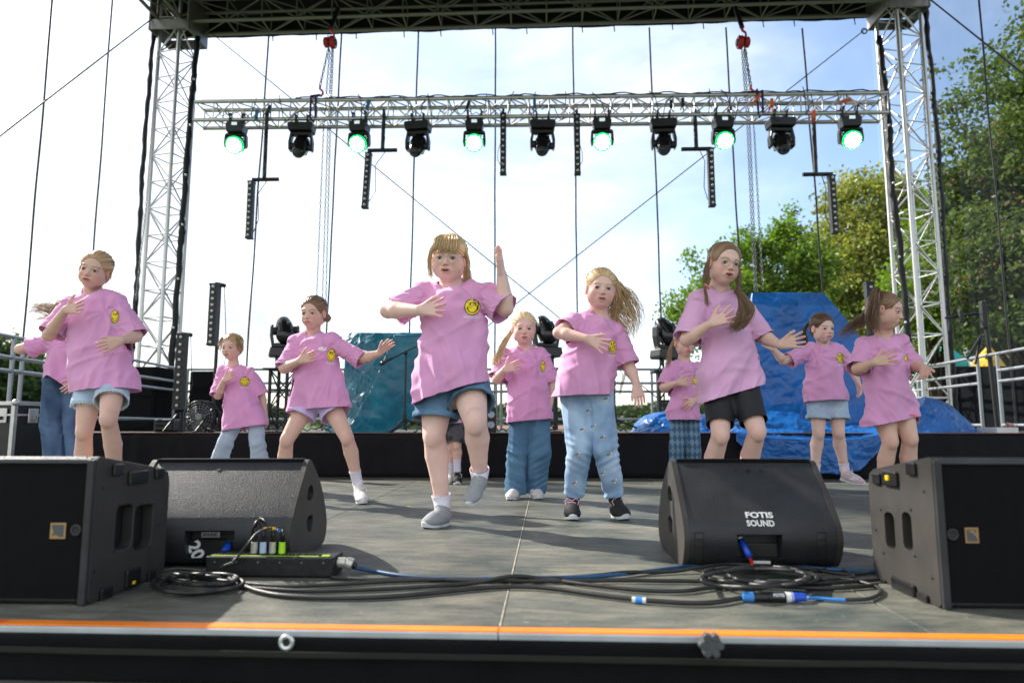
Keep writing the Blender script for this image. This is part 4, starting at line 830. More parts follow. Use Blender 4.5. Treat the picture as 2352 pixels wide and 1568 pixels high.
# ---------------------------------------------------------------- gear on the riser
bpy.context.view_layer.update()
def ledstand(label, x, ytop, ybar, ybot, Y, polex, w=0.085, base=True):
    z0 = RH+0.002; t = thing('led_bar_stand', label, 'light bar', (at(x, ybot, Y).x, Y, z0), 'standing light bars')
    top = at(x, ytop, Y); L = top.z-at(x, ybar, Y).z; led_bar(t, top, L, 0, w); pt = at(polex, ytop+2, Y+0.06)
    bar('pole', (pt.x, pt.y, z0), (pt.x, pt.y, pt.z), 0.018, M_blk, t, 10); MB().cyl((pt.x-0.02, pt.y-0.05, pt.z), (pt.x+0.03, pt.y+0.05, pt.z), 0.022, 10).build('bar_clamp', M_blk, t)
    for k in range(3): a_ = 2*PI*k/3+0.5; bar('leg', (pt.x, pt.y, z0+0.25), (pt.x+0.32*math.cos(a_), pt.y+0.32*math.sin(a_), z0+0.01), 0.011, M_blk, t, 8)
    MB().tube([(pt.x+0.05, pt.y, pt.z-0.02), (pt.x+0.09, pt.y, pt.z-0.5), (pt.x+0.10, pt.y, (pt.z+z0)/2), (pt.x+0.03, pt.y, z0+0.2)], 0.004, 5).build('cable', M_rub, t, smooth=2)
ledstand('tall black light bar standing behind the small girl in sweatpants', 494, 652, 793, 1000, 6.8, 505)
ledstand('black light bar standing low beside the left tower', 420, 766, 940, 1000, 7.0, 428, 0.10)
ledstand('black light bar standing behind the girl with long pigtails', 1996, 648, 900, 1000, 7.25, 1988, 0.085)
def truss_stand(px, ytop, label, hl):
    Y = 7.1; p = at(px, 990, Y); zt = at(px, ytop, Y).z
    t = box_truss('truss_stand', label, 'stand', (p.x, Y, RH+0.03), (p.x, Y, zt), 0.19, 0.19, 0.24, 0.018, 0.008, 'black truss stands', m=M_blk, up=Vector((0.1, 1, 0)))
    MB().box((p.x-0.16, Y-0.16, RH+0.002), (p.x+0.16, Y+0.16, RH+0.016)).build('foot_plate', M_blk, t, bevel=0.003); MB().box((p.x-0.16, Y-0.16, zt), (p.x+0.16, Y+0.16, zt+0.015)).build('top_plate', M_blk, t, bevel=0.003)
    s = copy_tree(s0); s.location = (p.x, Y, zt+0.012); s.rotation_euler = (PI, 0, R(25)); s.location.z += 0.07; s['label'] = hl; s['group'] = 'spotlights on the truss stands'; s.scale = (0.95,)*3
truss_stand(645, 850, 'black truss stand behind the girl in lilac shorts', 'black moving spotlight on the stand left of the girl in lilac shorts')
truss_stand(1255, 850, 'black truss stand behind the girl in wide jeans', 'black moving spotlight on the stand right of the girl in wide jeans')
truss_stand(1537, 855, 'black truss stand behind the smallest girl', 'black moving spotlight on the stand behind the smallest girl')
# fan
Yf = 6.75; fc = at(458, 957, Yf); t = thing('floor_fan', 'black drum fan on the platform beside the left light bar', 'fan', (fc.x, Yf, RH)); rf_ = 0.158
MB().ring(fc, (0, 1, 0.1), rf_, 0.009, 40, 8).build('rim', M_blk, t, smooth=2); MB().ring(fc+Vector((0, 0.11, 0)), (0, 1, 0.1), rf_, 0.009, 40, 8).build('rim', M_blk, t, smooth=2)
g_ = MB()
for rr in (0.035, 0.06, 0.085, 0.11, 0.135): g_.ring(fc-Vector((0, 0.02*(1-rr/0.16), 0)), (0, 1, 0.1), rr, 0.0016, 32, 4)
for k in range(20): a_ = 2*PI*k/20; d = Vector((math.cos(a_), 0, math.sin(a_))); g_.tube([fc-Vector((0, 0.02, 0))+d*0.03, fc+d*rf_], 0.0015, 4)
g_.build('guard', M_steel, t, smooth=2)
MB().cyl(fc+Vector((0, -0.024, 0)), fc+Vector((0, 0.06, 0)), 0.034, 20).build('hub', M_aludk, t, bevel=0.004)
for k in range(4):
    a_ = 2*PI*k/4+0.4; Mb = Matrix.Translation(fc+Vector((0, 0.04, 0))) @ Matrix.Rotation(a_, 4, 'Y') @ Matrix.Rotation(R(25), 4, 'X'); V = [Mb @ Vector(v) for v in ((0.03, 0, -0.02), (0.14, -0.005, -0.055), (0.145, 0, 0.03), (0.03, 0, 0.025))]; mo('blade', V, [(0, 1, 2, 3)], M_plas, t, solid=0.003)
MB().tube([fc+Vector((-rf_-0.01, 0.05, 0)), (fc.x-rf_-0.01, Yf+0.05, RH+0.02), (fc.x+rf_+0.01, Yf+0.05, RH+0.02), fc+Vector((rf_+0.01, 0.05, 0))], 0.010, 8).build('foot_frame', M_blk, t, smooth=2)
# microphone stands
def mic_stand(label, px, ytop, Y, boom=None, boxes=()):
    p = at(px, 990, Y); zt = at(px, ytop, Y).z; z0 = RH+0.002; t = thing('microphone_stand', label, 'microphone stand', (p.x, Y, z0), 'microphone stands')
    bar('pole', (p.x, Y, z0+0.03), (p.x, Y, zt), 0.010, M_blk, t, 8); MB().cyl((p.x, Y, z0+0.10), (p.x, Y, z0+0.18), 0.020, 12).build('leg_hub', M_blk, t, bevel=0.003)
    for k in range(3): a_ = 2*PI*k/3+0.3; bar('leg', (p.x, Y, z0+0.13), (p.x+0.33*math.cos(a_), Y+0.33*math.sin(a_), z0+0.01), 0.009, M_blk, t, 8)
    if boom:
        a_ = at(boom[0], boom[1], Y-0.05); b_ = at(boom[2], boom[3], Y); bar('boom', a_, b_, 0.008, M_blk, t, 8); MB().sph((p.x, Y-0.02, zt-0.01), 0.022, 10, 8).build('boom_clutch', M_blk, t, smooth=2); d = (a_-b_).normalized(); MB().tube([a_-d*0.10, a_-d*0.02, a_, a_+d*0.03], [0.012, 0.014, 0.020, 0.018], 12).build('microphone', M_plas, t, smooth=2)
    return t
mic_stand('black boom microphone stand before the teal tarpaulin', 929, 808, 6.55, (880, 833, 962, 792))
m2 = mic_stand('black microphone stand with hanging cables right of the girl with flying hair', 1413, 835, 6.6)
p = at(1413, 860, 6.55)
for k in range(4): MB().tube([p+Vector((0.01, 0, 0.1)), p+Vector((0.07+0.02*k, -0.02, 0.03*k)), p+Vector((0.04, 0, -0.1-0.03*k)), p+Vector((-0.01, 0, -0.04*k))], 0.004, 5).build('cable_loop', M_rub, m2, smooth=2)
# twin blinder
Yb = 6.8; p = at(1121, 993, Yb); q = at(1137, 940, Yb); t = thing('twin_floor_light', 'small black lamp box with two round lenses between the centre girls', 'stage light', (p.x+0.03, Yb, RH))
bb_ = MB().box((p.x-0.012, Yb, RH+0.003), (q.x+0.01, Yb+0.10, q.z+0.02)).build('housing', M_blk, t, bevel=0.006)
for py in (952, 975): c = at(1128, py, Yb-0.004); MB().ring(c, (0, 1, 0), 0.030, 0.005, 20, 6).build('lamp_ring', M_alu, t, smooth=2); MB().cyl(c+Vector((0, 0.006, 0)), c-Vector((0, 0.002, 0)), 0.027, 18).build('lamp_lens', mat('pale lamp lens', (0.35, 0.45, 0.55), 0.1), t)
# riser floor cables
for i, (x0, x1) in enumerate(((520, 640), (660, 760), (950, 1010), (1130, 1190), (1390, 1440), (440, 520))):
    pts = []; rr = random.Random(i)
    for k in range(12): f = k/11; q = at(x0+(x1-x0)*f, 992, 6.45+0.15*rr.random()); q.z = RH+0.012+0.035*abs(math.sin(k*1.1+i))*(0 < k < 11); pts.append(q)
    setp(MB().tube(pts, 0.006, 6).build('riser_cable', M_rub, None, smooth=2), ['black cable on the platform behind the small girl in sweatpants', 'black cable on the platform behind the girl in lilac shorts', 'black cable on the platform by the boom stand', 'black cable on the platform by the twin lamp', 'black cable on the platform left of the blue heap', 'black cable on the platform beside the fan'][i], 'cable', 'cables on the platform')
# black cabinets left, flight case
def cabinet(name, label, x0, y0, x1, y1, Y, dep, m=M_cloth, zbase=None):
    a_ = at(x0, y0, Y); b_ = at(x1, y1, Y); zb = b_.z if zbase is None else zbase; t = thing(name, label, 'cabinet', ((a_.x+b_.x)/2, Y+dep/2, zb), 'covered gear behind the left tower')
    MB().box((a_.x, Y, zb), (b_.x, Y+dep, a_.z)).build('body', m, t, bevel=0.02); 
    for k in range(3): MB().box((a_.x+0.04, Y-0.007, zb+(a_.z-zb)*(k/3)+0.03), (b_.x-0.04, Y-0.001, zb+(a_.z-zb)*((k+1)/3)-0.03)).build('front_panel', M_grille, t, bevel=0.006)
cabinet('speaker_stack', 'black speaker stack behind the left railing', 178, 842, 352, 1003, 8.15, 0.6, zbase=0.002)
cabinet('covered_case', 'black covered case behind the fan', 436, 852, 488, 1003, 8.0, 0.4, zbase=RH+0.002)
cabinet('road_case', 'low dark blue topped case before the left tower foot', 352, 962, 394, 1000, 7.0, 0.3, M_blk, zbase=RH+0.002)
Yc = 4.75; c0 = at(25, 1040, Yc); zt = at(25, 921, Yc).z; fcx = thing('flight_case', 'black flight case with aluminium edges and butterfly latches at the left edge', 'flight case', (c0.x-0.3, Yc+0.3, 0.0))
Mf = Matrix.Translation((c0.x, Yc, 0.0)) @ Matrix.Rotation(R(-4), 4, 'Z')
MB().box((-0.70, 0.006, 0.12), (-0.006, 0.62, zt-0.004), Mf).build('case_body', mat('black laminated panel', (0.016, 0.016, 0.016), 0.35, 0, 0.2, 9), fcx, bevel=0.004)
e = MB()
for z in (0.12, zt-0.028): e.box((-0.70, 0.0, z), (0.0, 0.0055, z+0.028), Mf); e.box((-0.0055, 0.0, z), (0.0, 0.62, z+0.028), Mf)
for z in (zt-0.105,): e.box((-0.70, -0.004, z), (0.004, 0.0055, z+0.014), Mf); e.box((-0.005, 0.0, z), (0.004, 0.62, z+0.014), Mf)
e.box((-0.028, -0.001, 0.12), (0.001, 0.0058, zt), Mf); e.box((-0.0052, 0.0, 0.12), (0.001, 0.028, zt), Mf); e.box((-0.70, 0, zt-0.004), (0.0, 0.03, zt), Mf); e.box((-0.03, 0, zt-0.0035), (0.0, 0.62, zt+0.0005), Mf)
e.build('edge_profile', M_alu, fcx, bevel=0.0015)
for z in (0.13, zt-0.01): MB().sph(Mf @ Vector((-0.004, 0.004, z)), 0.024, 12, 8).build('ball_corner', M_alu, fcx, smooth=2)
for (lx, sd_) in ((-0.10, 0), (0.17, 1)):
    b_ = MB(); P0 = (lx-0.045, -0.008, zt-0.155); P1 = (lx+0.045, -0.001, zt-0.05)
    if sd_: b_.box((0.001, 0.12, zt-0.155), (0.008, 0.21, zt-0.05), Mf)
    else: b_.box(P0, P1, Mf)
    o = b_.build('latch_plate', M_alu, fcx, bevel=0.004); c = Mf @ (Vector((lx, -0.012, zt-0.12)) if not sd_ else Vector((0.012, 0.165, zt-0.12))); MB().cyl(c-Vector((0, 0, 0.012)), c+Vector((0, 0, 0.012)), 0.018, 14).build('latch_knob', M_blk if not sd_ else M_aludk, o)
MB().box((0.002, 0.30, zt-0.26), (0.010, 0.42, zt-0.13), Mf).build('handle_dish', M_alu, fcx, bevel=0.004)
for cx_, cy_ in ((-0.62, 0.08), (-0.08, 0.08), (-0.62, 0.54), (-0.08, 0.54)): q = Mf @ Vector((cx_, cy_, 0.05)); MB().cyl(q-Vector((0.02, 0, 0)), q+Vector((0.02, 0, 0)), 0.05, 16).build('castor', M_rub, fcx)
# right side: black drape beyond the railing, stand, boxes
dw = thing('black_drape_wall', 'tall black cloth hung beyond the right railing', 'drape', (6.2, 9.3, -0.6)); a_ = at(2152, 846, 9.6); b_ = at(2352, 832, 9.2)
wavy(a_.x, a_.x+3.2, -1.2, a_.z+0.02, 9.5, 0.03, M_cloth, 'cloth', nx=160, nz=10, parent=dw, fx=6, fz=0.4, seed=3)
ts = thing('lamp_tripod', 'black tripod stand with an arm seen through the right mesh wall', 'stand', at(2290, 1000, 7.2)); Yt = 7.3
def T_(x, y, dy=0.0): return at(x, y, Yt+dy)
z0p = T_(2288, 1040); bar('pole', T_(2262, 718), (T_(2292, 950).x, Yt, 0.0), 0.022, M_blk, ts, 10)
for a_, b_ in (((2255, 770), (2222, 822)), ((2255, 770), (2240, 835)), ((2262, 718), (2172, 730)), ((2270, 820), (2300, 1000))): bar('strut', T_(*a_, 0.1), T_(*b_, 0.0), 0.014, M_blk, ts, 8)
MB().box((T_(2252, 714).x, Yt-0.03, T_(0, 770).z), (T_(2264, 714).x, Yt+0.03, T_(0, 712).z)).build('clamp_head', M_blk, ts, bevel=0.01); MB().box((T_(2203, 730).x, Yt-0.02, T_(0, 757).z), (T_(2211, 730).x, Yt+0.02, T_(0, 730).z)).build('counterweight', M_blk, ts, bevel=0.006)
wb = thing('polystyrene_tray', 'white polystyrene tray on the platform at the right', 'tray', at(2315, 1000, 6.6)); a_ = at(2290, 988, 6.5); b_ = at(2341, 1000, 6.5)
MB().box((a_.x, 6.5, RH+0.003), (b_.x, 6.8, RH+0.055)).build('tray', M_white, wb, bevel=0.004); MB().box((a_.x+0.02, 6.52, RH+0.0555), (b_.x-0.02, 6.78, RH+0.058)).build('tray_inset', M_aludk, wb)
cr = MB(); q = at(2325, 982, 6.6); cr.sph((q.x, 6.62, RH+0.075), (0.05, 0.03, 0.02), 10, 6, Matrix.Rotation(0.4, 4, 'Y')); setp(cr.build('snack_packet', mat('red and white foil', (0.5, 0.25, 0.22), 0.3, 0.1, 0.5, 50, 0.004, 40), None, smooth=2), 'small crumpled red and white packet on the white tray', 'packet')

# ================================================================ TREES AND FAR THINGS
def leaf_mat(name, col, tr=0.35):
    m = bpy.data.materials.new(name); m.use_nodes = True; n = m.node_tree; L = n.links; b = n.nodes['Principled BSDF']; o = n.nodes['Material Output']
    a = n.nodes.new('ShaderNodeVertexColor'); a.layer_name = 'Col'; c = n.nodes.new('ShaderNodeVectorMath'); c.operation = 'MULTIPLY'; c.inputs[1].default_value = col; L.new(a.outputs[0], c.inputs[0]); L.new(c.outputs[0], b.inputs['Base Color']); b.inputs['Roughness'].default_value = 0.5; b.inputs['Specular IOR Level'].default_value = 0.3
    t = n.nodes.new('ShaderNodeBsdfTranslucent'); s = n.nodes.new('ShaderNodeVectorMath'); s.operation = 'MULTIPLY'; s.inputs[1].default_value = (1.5, 1.6, 0.6); L.new(c.outputs[0], s.inputs[0]); L.new(s.outputs[0], t.inputs[0])
    x = n.nodes.new('ShaderNodeMixShader'); x.inputs[0].default_value = tr; L.new(b.outputs[0], x.inputs[1]); L.new(t.outputs[0], x.inputs[2]); L.new(x.outputs[0], o.inputs[0]); return m
LM = {'dark': leaf_mat('dark green leaf', (0.05, 0.085, 0.025)), 'mid': leaf_mat('green leaf', (0.10, 0.145, 0.04)), 'yel': leaf_mat('yellow green blossom leaf', (0.235, 0.25, 0.07)), 'lime': leaf_mat('fresh lime leaf', (0.15, 0.24, 0.03)), 'far': leaf_mat('far forest leaf', (0.055, 0.085, 0.035), 0.15), 'red': leaf_mat('reddish seed cluster', (0.22, 0.08, 0.05))}
M_bark = mat('tree bark', (0.075, 0.055, 0.04), 0.9, 0, 0.3, 6, 0.02, 14, stretch=(1, 1, 0.3))
def leaves(C, size, seed, up=0.5, var=0.45):
    g = np.random.default_rng(seed); n = len(C); N = g.normal(0, 1, (n, 3)); N[:, 2] += up; N /= np.linalg.norm(N, axis=1)[:, None]; A = np.cross(N, g.normal(0, 1, (n, 3))); A /= np.linalg.norm(A, axis=1)[:, None]; B = np.cross(N, A); s = size*g.uniform(0.6, 1.3, n)[:, None]
    V = np.stack([C-A*s*0.5, C+B*s*0.30+N*s*0.06, C+A*s*0.5, C-B*s*0.30+N*s*0.06], 1).reshape(-1, 3); c = g.uniform(1-var, 1+var, (n, 1))*np.array([[1, 1, 1.0]]); c[:, 0] *= g.uniform(0.85, 1.15, n); return V, np.arange(4*n).reshape(-1, 4), np.repeat(c, 4, 0)
def clumps(ells, nc, nl, sig, seed, shell=0.55, flat=0.7):
    g = np.random.default_rng(seed); vol = np.array([e[3]*e[4]*e[5] for e in ells])**0.67; pr = vol/vol.sum(); out_ = []; cs = []
    for i in range(nc):
        e = ells[g.choice(len(ells), p=pr)]; d = g.normal(0, 1, 3); d /= np.linalg.norm(d); r = shell+(1-shell)*g.random()**0.6; c = np.array(e[:3])+d*np.array(e[3:])*r*(0.85+0.3*g.random()); cs.append(c); k = int(nl*g.uniform(0.5, 1.5)); s = sig*g.uniform(0.6, 1.5)
        out_.append(c+g.normal(0, 1, (k, 3))*s*np.array([1, 1, flat]))
    return np.concatenate(out_), cs
def tree(name, label, base, ells, nc, nl, sig, lsz, m, seed, group=None, th=0.22, shell=0.5, extra=None, cat='tree'):
    t = thing(name, label, cat, base, group); P_, cs = clumps(ells, nc, nl, sig, seed, shell); V, F, c = leaves(P_, lsz, seed); np_obj('crown', V, F, LM[m], t, c)
    top = np.mean([e[:3] for e in ells], axis=0); b = MB(); bp = Vector(base); tp_ = Vector(top); b.tube([bp, bp.lerp(tp_, 0.4)+Vector((0.1, 0, 0)), tp_], [th, th*0.75, th*0.3], 10); g = random.Random(seed)
    for k in range(0, len(cs), max(1, len(cs)//26)):
        f = g.uniform(0.35, 0.95); s = bp.lerp(tp_, f); e = Vector(cs[k]); b.tube([s, s.lerp(e, 0.5)+Vector((0, 0, 0.08*(e-s).length)), e], [th*0.28, th*0.16, th*0.05], 6)
    b.build('trunk', M_bark, t, smooth=2)
    if extra:
        for (mm, pts, nl_, sg, ls) in extra:
            g2 = np.random.default_rng(seed+3); Q_ = np.concatenate([np.array(p)+g2.normal(0, 1, (nl_, 3))*sg for p in pts]); V, F, c = leaves(Q_, ls, seed+4); np_obj('seed_clusters' if mm == 'red' else 'outer_sprays', V, F, LM[mm], t, c)
    return t
def E(px, py, Y, rx, ry, rz): p = at(px, py, Y); k = Y/FPX; return (p.x, p.y, p.z, rx*k, ry, rz*k)
gnd = -1.35
# big tree at the right
YA = 13.5; k_ = at(2430, 600, YA)
branch = [at(x, y, YA-1)[:] for x, y in [(2130, 158), (2150, 165), (2170, 160), (2190, 158), (2205, 150), (2225, 145), (2245, 158), (2262, 162), (2230, 130), (2240, 122), (2275, 150), (2290, 140), (2310, 150), (2330, 160), (2250, 170)]]
spr = [at(x, y, YA)[:] for x, y in [(2150, 255), (2165, 270), (2172, 245), (2185, 300), (2165, 320), (2195, 260), (2210, 235), (2230, 240), (2175, 350), (2160, 385), (2200, 215), (2250, 220), (2270, 212), (2290, 218), (2310, 205), (2180, 380), (2240, 265), (2215, 290)]]
reds = [at(x, y, YA-2.6)[:] for x, y in [(2160, 258), (2200, 560), (2260, 610), (2250, 640), (2220, 640), (2330, 540), (2290, 300), (2315, 470), (2340, 620), (2300, 680), (2190, 420), (2240, 430), (2270, 520), (2345, 400), (2180, 700)]]
tree('chestnut_tree', 'big green tree with reddish seed clusters filling the right picture edge', (k_.x, YA+1, gnd), [E(2400, 530, YA, 215, 2.4, 225), E(2300, 420, YA, 120, 2.0, 130), E(2300, 640, YA, 150, 2.2, 130), E(2380, 120, YA, 75, 1.5, 110), E(2450, 300, YA, 130, 2, 150), E(2250, 600, YA, 90, 1.6, 150)], 430, 150, 0.20, 0.115, 'mid', 1, th=0.3, shell=0.45,
     extra=[('mid', branch, 14, 0.09, 0.10), ('mid', spr, 60, 0.14, 0.10), ('red', reds, 7, 0.10, 0.06)])
YB = 21.0; k_ = at(1985, 700, YB)
tree('blossoming_lime_tree', 'tall yellow-green blossoming tree left of the right tower', (k_.x, YB, gnd), [E(1985, 480, YB, 85, 1.4, 80), E(1950, 560, YB, 85, 1.6, 90), E(2030, 600, YB, 80, 1.6, 130), E(1920, 640, YB, 70, 1.5, 90), E(2040, 460, YB, 55, 1.2, 55), E(1980, 720, YB, 110, 1.6, 110)], 420, 95, 0.20, 0.13, 'yel', 2, th=0.3, shell=0.6)
YC = 15.5; k_ = at(1790, 700, YC)
sp2 = [at(x, y, YC)[:] for x, y in [(1818, 480), (1812, 498), (1806, 515), (1800, 530), (1826, 490), (1700, 540), (1690, 555), (1712, 530), (1725, 545), (1590, 580), (1575, 590), (1600, 600), (1585, 620), (1540, 680), (1530, 700), (1545, 720), (1555, 735), (1535, 755), (1560, 770), (1610, 640), (1625, 625), (1640, 610), (1570, 690), (1590, 665), (1880, 560), (1885, 590), (1870, 530), (1745, 560), (1610, 690), (1640, 680), (1655, 640)]]
tree('lime_tree', 'mid green tree rising behind the blue tarpaulin', (k_.x, YC, gnd), [E(1800, 620, YC, 80, 1.2, 90), E(1720, 620, YC, 60, 1.0, 70), E(1860, 640, YC, 50, 1.0, 70), E(1810, 540, YC, 25, 0.6, 45), E(1680, 680, YC, 70, 1.0, 60), E(1600, 720, YC, 55, 0.9, 70), E(1780, 740, YC, 140, 1.2, 60)], 300, 100, 0.16, 0.105, 'lime', 3, th=0.2, shell=0.5, extra=[('lime', sp2, 42, 0.10, 0.10)])
for i, (px, py, Y, rx, rz, m, lb) in enumerate(((2130, 650, 17, 70, 150, 'lime', 'bright green tree seen through the right tower'), (2110, 760, 27, 90, 80, 'lime', 'low bright green tree at the foot of the right tower'), (2000, 830, 24, 120, 80, 'dark', 'dark green tree behind the pigtail girl'), (1880, 800, 26, 110, 90, 'dark', 'dark green tree between the blue tarpaulin and the blossoming tree'), (2240, 760, 31, 110, 80, 'mid', 'green tree behind the tents on the right'), (2340, 740, 31, 90, 90, 'dark', 'dark green tree right of the yellow tent'))):
    q = at(px, py, Y); tree('broadleaf_tree', lb, (q.x, Y, gnd), [E(px, py, Y, rx, 1.3, rz), E(px-rx*0.4, py+rz*0.3, Y, rx*0.6, 1.2, rz*0.5), E(px+rx*0.4, py-rz*0.2, Y, rx*0.5, 1.2, rz*0.6)], 130, 100, 0.22, 0.14, m, 40+i, 'trees behind the stage on the right', th=0.18)
for i, (px, py, Y, rx, rz) in enumerate(((-20, 830, 45, 60, 60), (30, 860, 48, 50, 58), (75, 880, 50, 48, 62), (120, 900, 55, 45, 55), (165, 915, 58, 40, 42), (-70, 850, 45, 55, 70))):
    q = at(px, py, Y); tree('park_tree', ['tree behind the left railing beside the first post', 'dark tree behind the flight case', 'tree behind the raised elbow of the half hidden girl', 'tree behind the girl in dark jeans', 'small far tree beside the left speaker stack', 'dark tree at the left picture edge'][i], (q.x, Y, gnd), [E(px, py, Y, rx, 3, rz), E(px+rx*0.3, py+rz*0.5, Y, rx*0.8, 3, rz*0.5)], 110, 60, 0.45, 0.36, 'dark', 60+i, 'dark trees beyond the left railing', th=0.3)
# far forest ridge as one mass
def ridge():
    g = np.random.default_rng(5); pts = []
    for px in np.arange(-300, 2700, 3.0):
        ytop = 934+6*math.sin(px*0.011)+7*mnoise.noise(Vector((px*0.02, 0, 0)))*1.5+5*mnoise.noise(Vector((px*0.09, 3, 0))); Yd = 250+25*math.sin(px*0.02)
        if px < 500: ytop -= (500-px)*0.04
        a_ = at(px, ytop, Yd); h = a_.z-gnd; n = 34; zz = gnd+h*g.random(n)**0.6; pts.append(np.stack([a_.x+g.normal(0, 1.1, n), Yd+g.normal(0, 5, n)-(1-(zz-gnd)/h)*14, zz], 1))
    V, F, c = leaves(np.concatenate(pts), 2.3, 6, 0.6, 0.5); o = np_obj('forest', V, F, LM['far'], None, c); o['kind'] = 'stuff'; setp(o, 'far wooded ridge along the horizon behind the stage', 'forest')
ridge()
MBh = MB(); xx = np.linspace(-700, 700, 60)
Vh = []; Fh = []
for i, x in enumerate(xx):
    h = 4.5+2.0*mnoise.noise(Vector((x*0.01, 0, 0))); Vh += [(x, 230, gnd-0.5), (x, 262, gnd+h*0.75), (x, 300, gnd+h)]
Fh = [(i*3+j, (i+1)*3+j, (i+1)*3+j+1, i*3+j+1) for i in range(len(xx)-1) for j in range(2)]; mo('hill', Vh, Fh, M_grass, smooth=True)['kind'] = 'structure'
# pavilion, tents
def tent(label, px0, px1, yp, ye, Y, m, name='festival_tent', walls=True):
    a_ = at(px0, ye, Y); b_ = at(px1, ye, Y); w_ = b_.x-a_.x; cx = (a_.x+b_.x)/2; zp = at((px0+px1)/2, yp, Y+w_/2).z; t = thing(name, label, 'tent', (cx, Y+w_/2, gnd))
    c = [(a_.x, Y), (b_.x, Y), (b_.x, Y+w_), (a_.x, Y+w_)]; V = [(x, y, a_.z) for x, y in c]+[(x, y, a_.z-0.25) for x, y in c]+[(cx, Y+w_/2, zp)]; n_ = 6; Vr = []; 
    mo('roof', V, [(0, 1, 8), (1, 2, 8), (2, 3, 8), (3, 0, 8)]+[(i, (i+1) % 4, (i+1) % 4+4, i+4) for i in range(4)], m, t, solid=0.02)
    for x, y in c: bar('post', (x+0.03 if x < cx else x-0.03, y, gnd), (x+0.03 if x < cx else x-0.03, y, a_.z-0.02), 0.03, M_alu, t)
    if walls: mo('wall', [(c[3][0], c[3][1]-0.05, gnd), (c[2][0], c[2][1]-0.05, gnd), (c[2][0], c[2][1]-0.05, a_.z), (c[3][0], c[3][1]-0.05, a_.z)], [(0, 1, 2, 3)], m, t, solid=0.01)
M_cyan = mat('turquoise tent cloth', (0.02, 0.42, 0.50), 0.7, 0, 0.2, 1.5); M_ltc = mat('pale blue tent cloth', (0.25, 0.55, 0.70), 0.7, 0, 0.15, 1.5); M_yt = mat('yellow tent cloth', (0.75, 0.45, 0.02), 0.7, 0, 0.15, 1.5)
tent('pale blue tent roof seen through the foot of the right tower', 2125, 2172, 792, 838, 22, M_ltc); tent('turquoise pointed tent beyond the right railing', 2160, 2226, 786, 832, 24, M_cyan); tent('yellow tent beyond the black drape on the right', 2268, 2325, 786, 825, 23, M_yt)
Yp = 60; a_ = at(1120, 984, Yp); b_ = at(1320, 984, Yp); t = thing('park_pavilion', 'low building with a flat brown roof far behind the stage', 'building', ((a_.x+b_.x)/2, Yp+3, gnd)); zt = a_.z
MB().box((a_.x+0.3, Yp+0.3, gnd), (b_.x-0.3, Yp+5.7, zt-0.05)).build('wall', mat('ochre plaster', (0.35, 0.24, 0.13), 0.8), t); MB().prism([(Yp-0.3, zt-0.05), (Yp+6.3, zt-0.05), (Yp+3, zt+0.28)], a_.x-0.3, b_.x+0.3).build('roof', mat('brown roof felt', (0.20, 0.10, 0.06), 0.8), t)
for k in range(5): x = a_.x+0.8+k*(b_.x-a_.x-1.6)/4; MB().box((x-0.35, Yp+0.24, gnd+0.5), (x+0.35, Yp+0.29, zt-0.4)).build('window', M_lens, t)
# grass tufts directly behind the stage
g = np.random.default_rng(9); n_ = 9000; P_ = np.stack([g.uniform(-5, 3.2, n_), g.uniform(11.5, 17, n_), np.full(n_, 0.0)], 1); P_[:, 2] = gnd
H_ = (1.05+0.45*vnoise(P_*1.2, 3))*g.uniform(0.8, 1.15, n_); Wd = 0.02; A_ = g.uniform(0, PI, n_); dx = np.stack([np.cos(A_), np.sin(A_), 0*A_], 1)*Wd; ln = g.normal(0, 0.16, (n_, 3)); ln[:, 2] = 0
V = np.stack([P_-dx, P_+dx, P_+ln*0.5+dx*0.7+np.stack([0*H_, 0*H_, H_*0.6*1.25], 1), P_+ln+np.stack([0*H_, 0*H_, H_*1.25], 1)], 1).reshape(-1, 3)
o = np_obj('tall_grass', V, np.arange(4*n_).reshape(-1, 4), LM['lime'], None, np.repeat(g.uniform(0.6, 1.3, (n_, 1))*np.ones((1, 3)), 4, 0)); o['kind'] = 'stuff'; setp(o, 'tall meadow grass growing just behind the stage', 'grass')

# small scraps on the boards
for x, y, w_, m, lb in ((940, 1163, 0.020, M_lime, 'tiny lime tape scrap on the boards left of the centre girl'), (1236, 1188, 0.006, M_white, 'tiny pale crumb on the boards right of the joint'), (1745, 1205, 0.007, M_white, 'tiny pale crumb in front of the right wedge'), (1180, 1152, 0.006, M_white, 'tiny pale crumb left of the joint')):
    p = gd(x, y); V = [p+Vector((sx*w_*0.5+0.002*sy, sy*w_*0.18, 0.0035)) for sx, sy in ((-1, -1), (1, -1), (1.1, 1), (-0.9, 1))]; setp(mo('floor_scrap', V, [(0, 1, 2, 3)], m, None, solid=0.0015), lb, 'scrap')
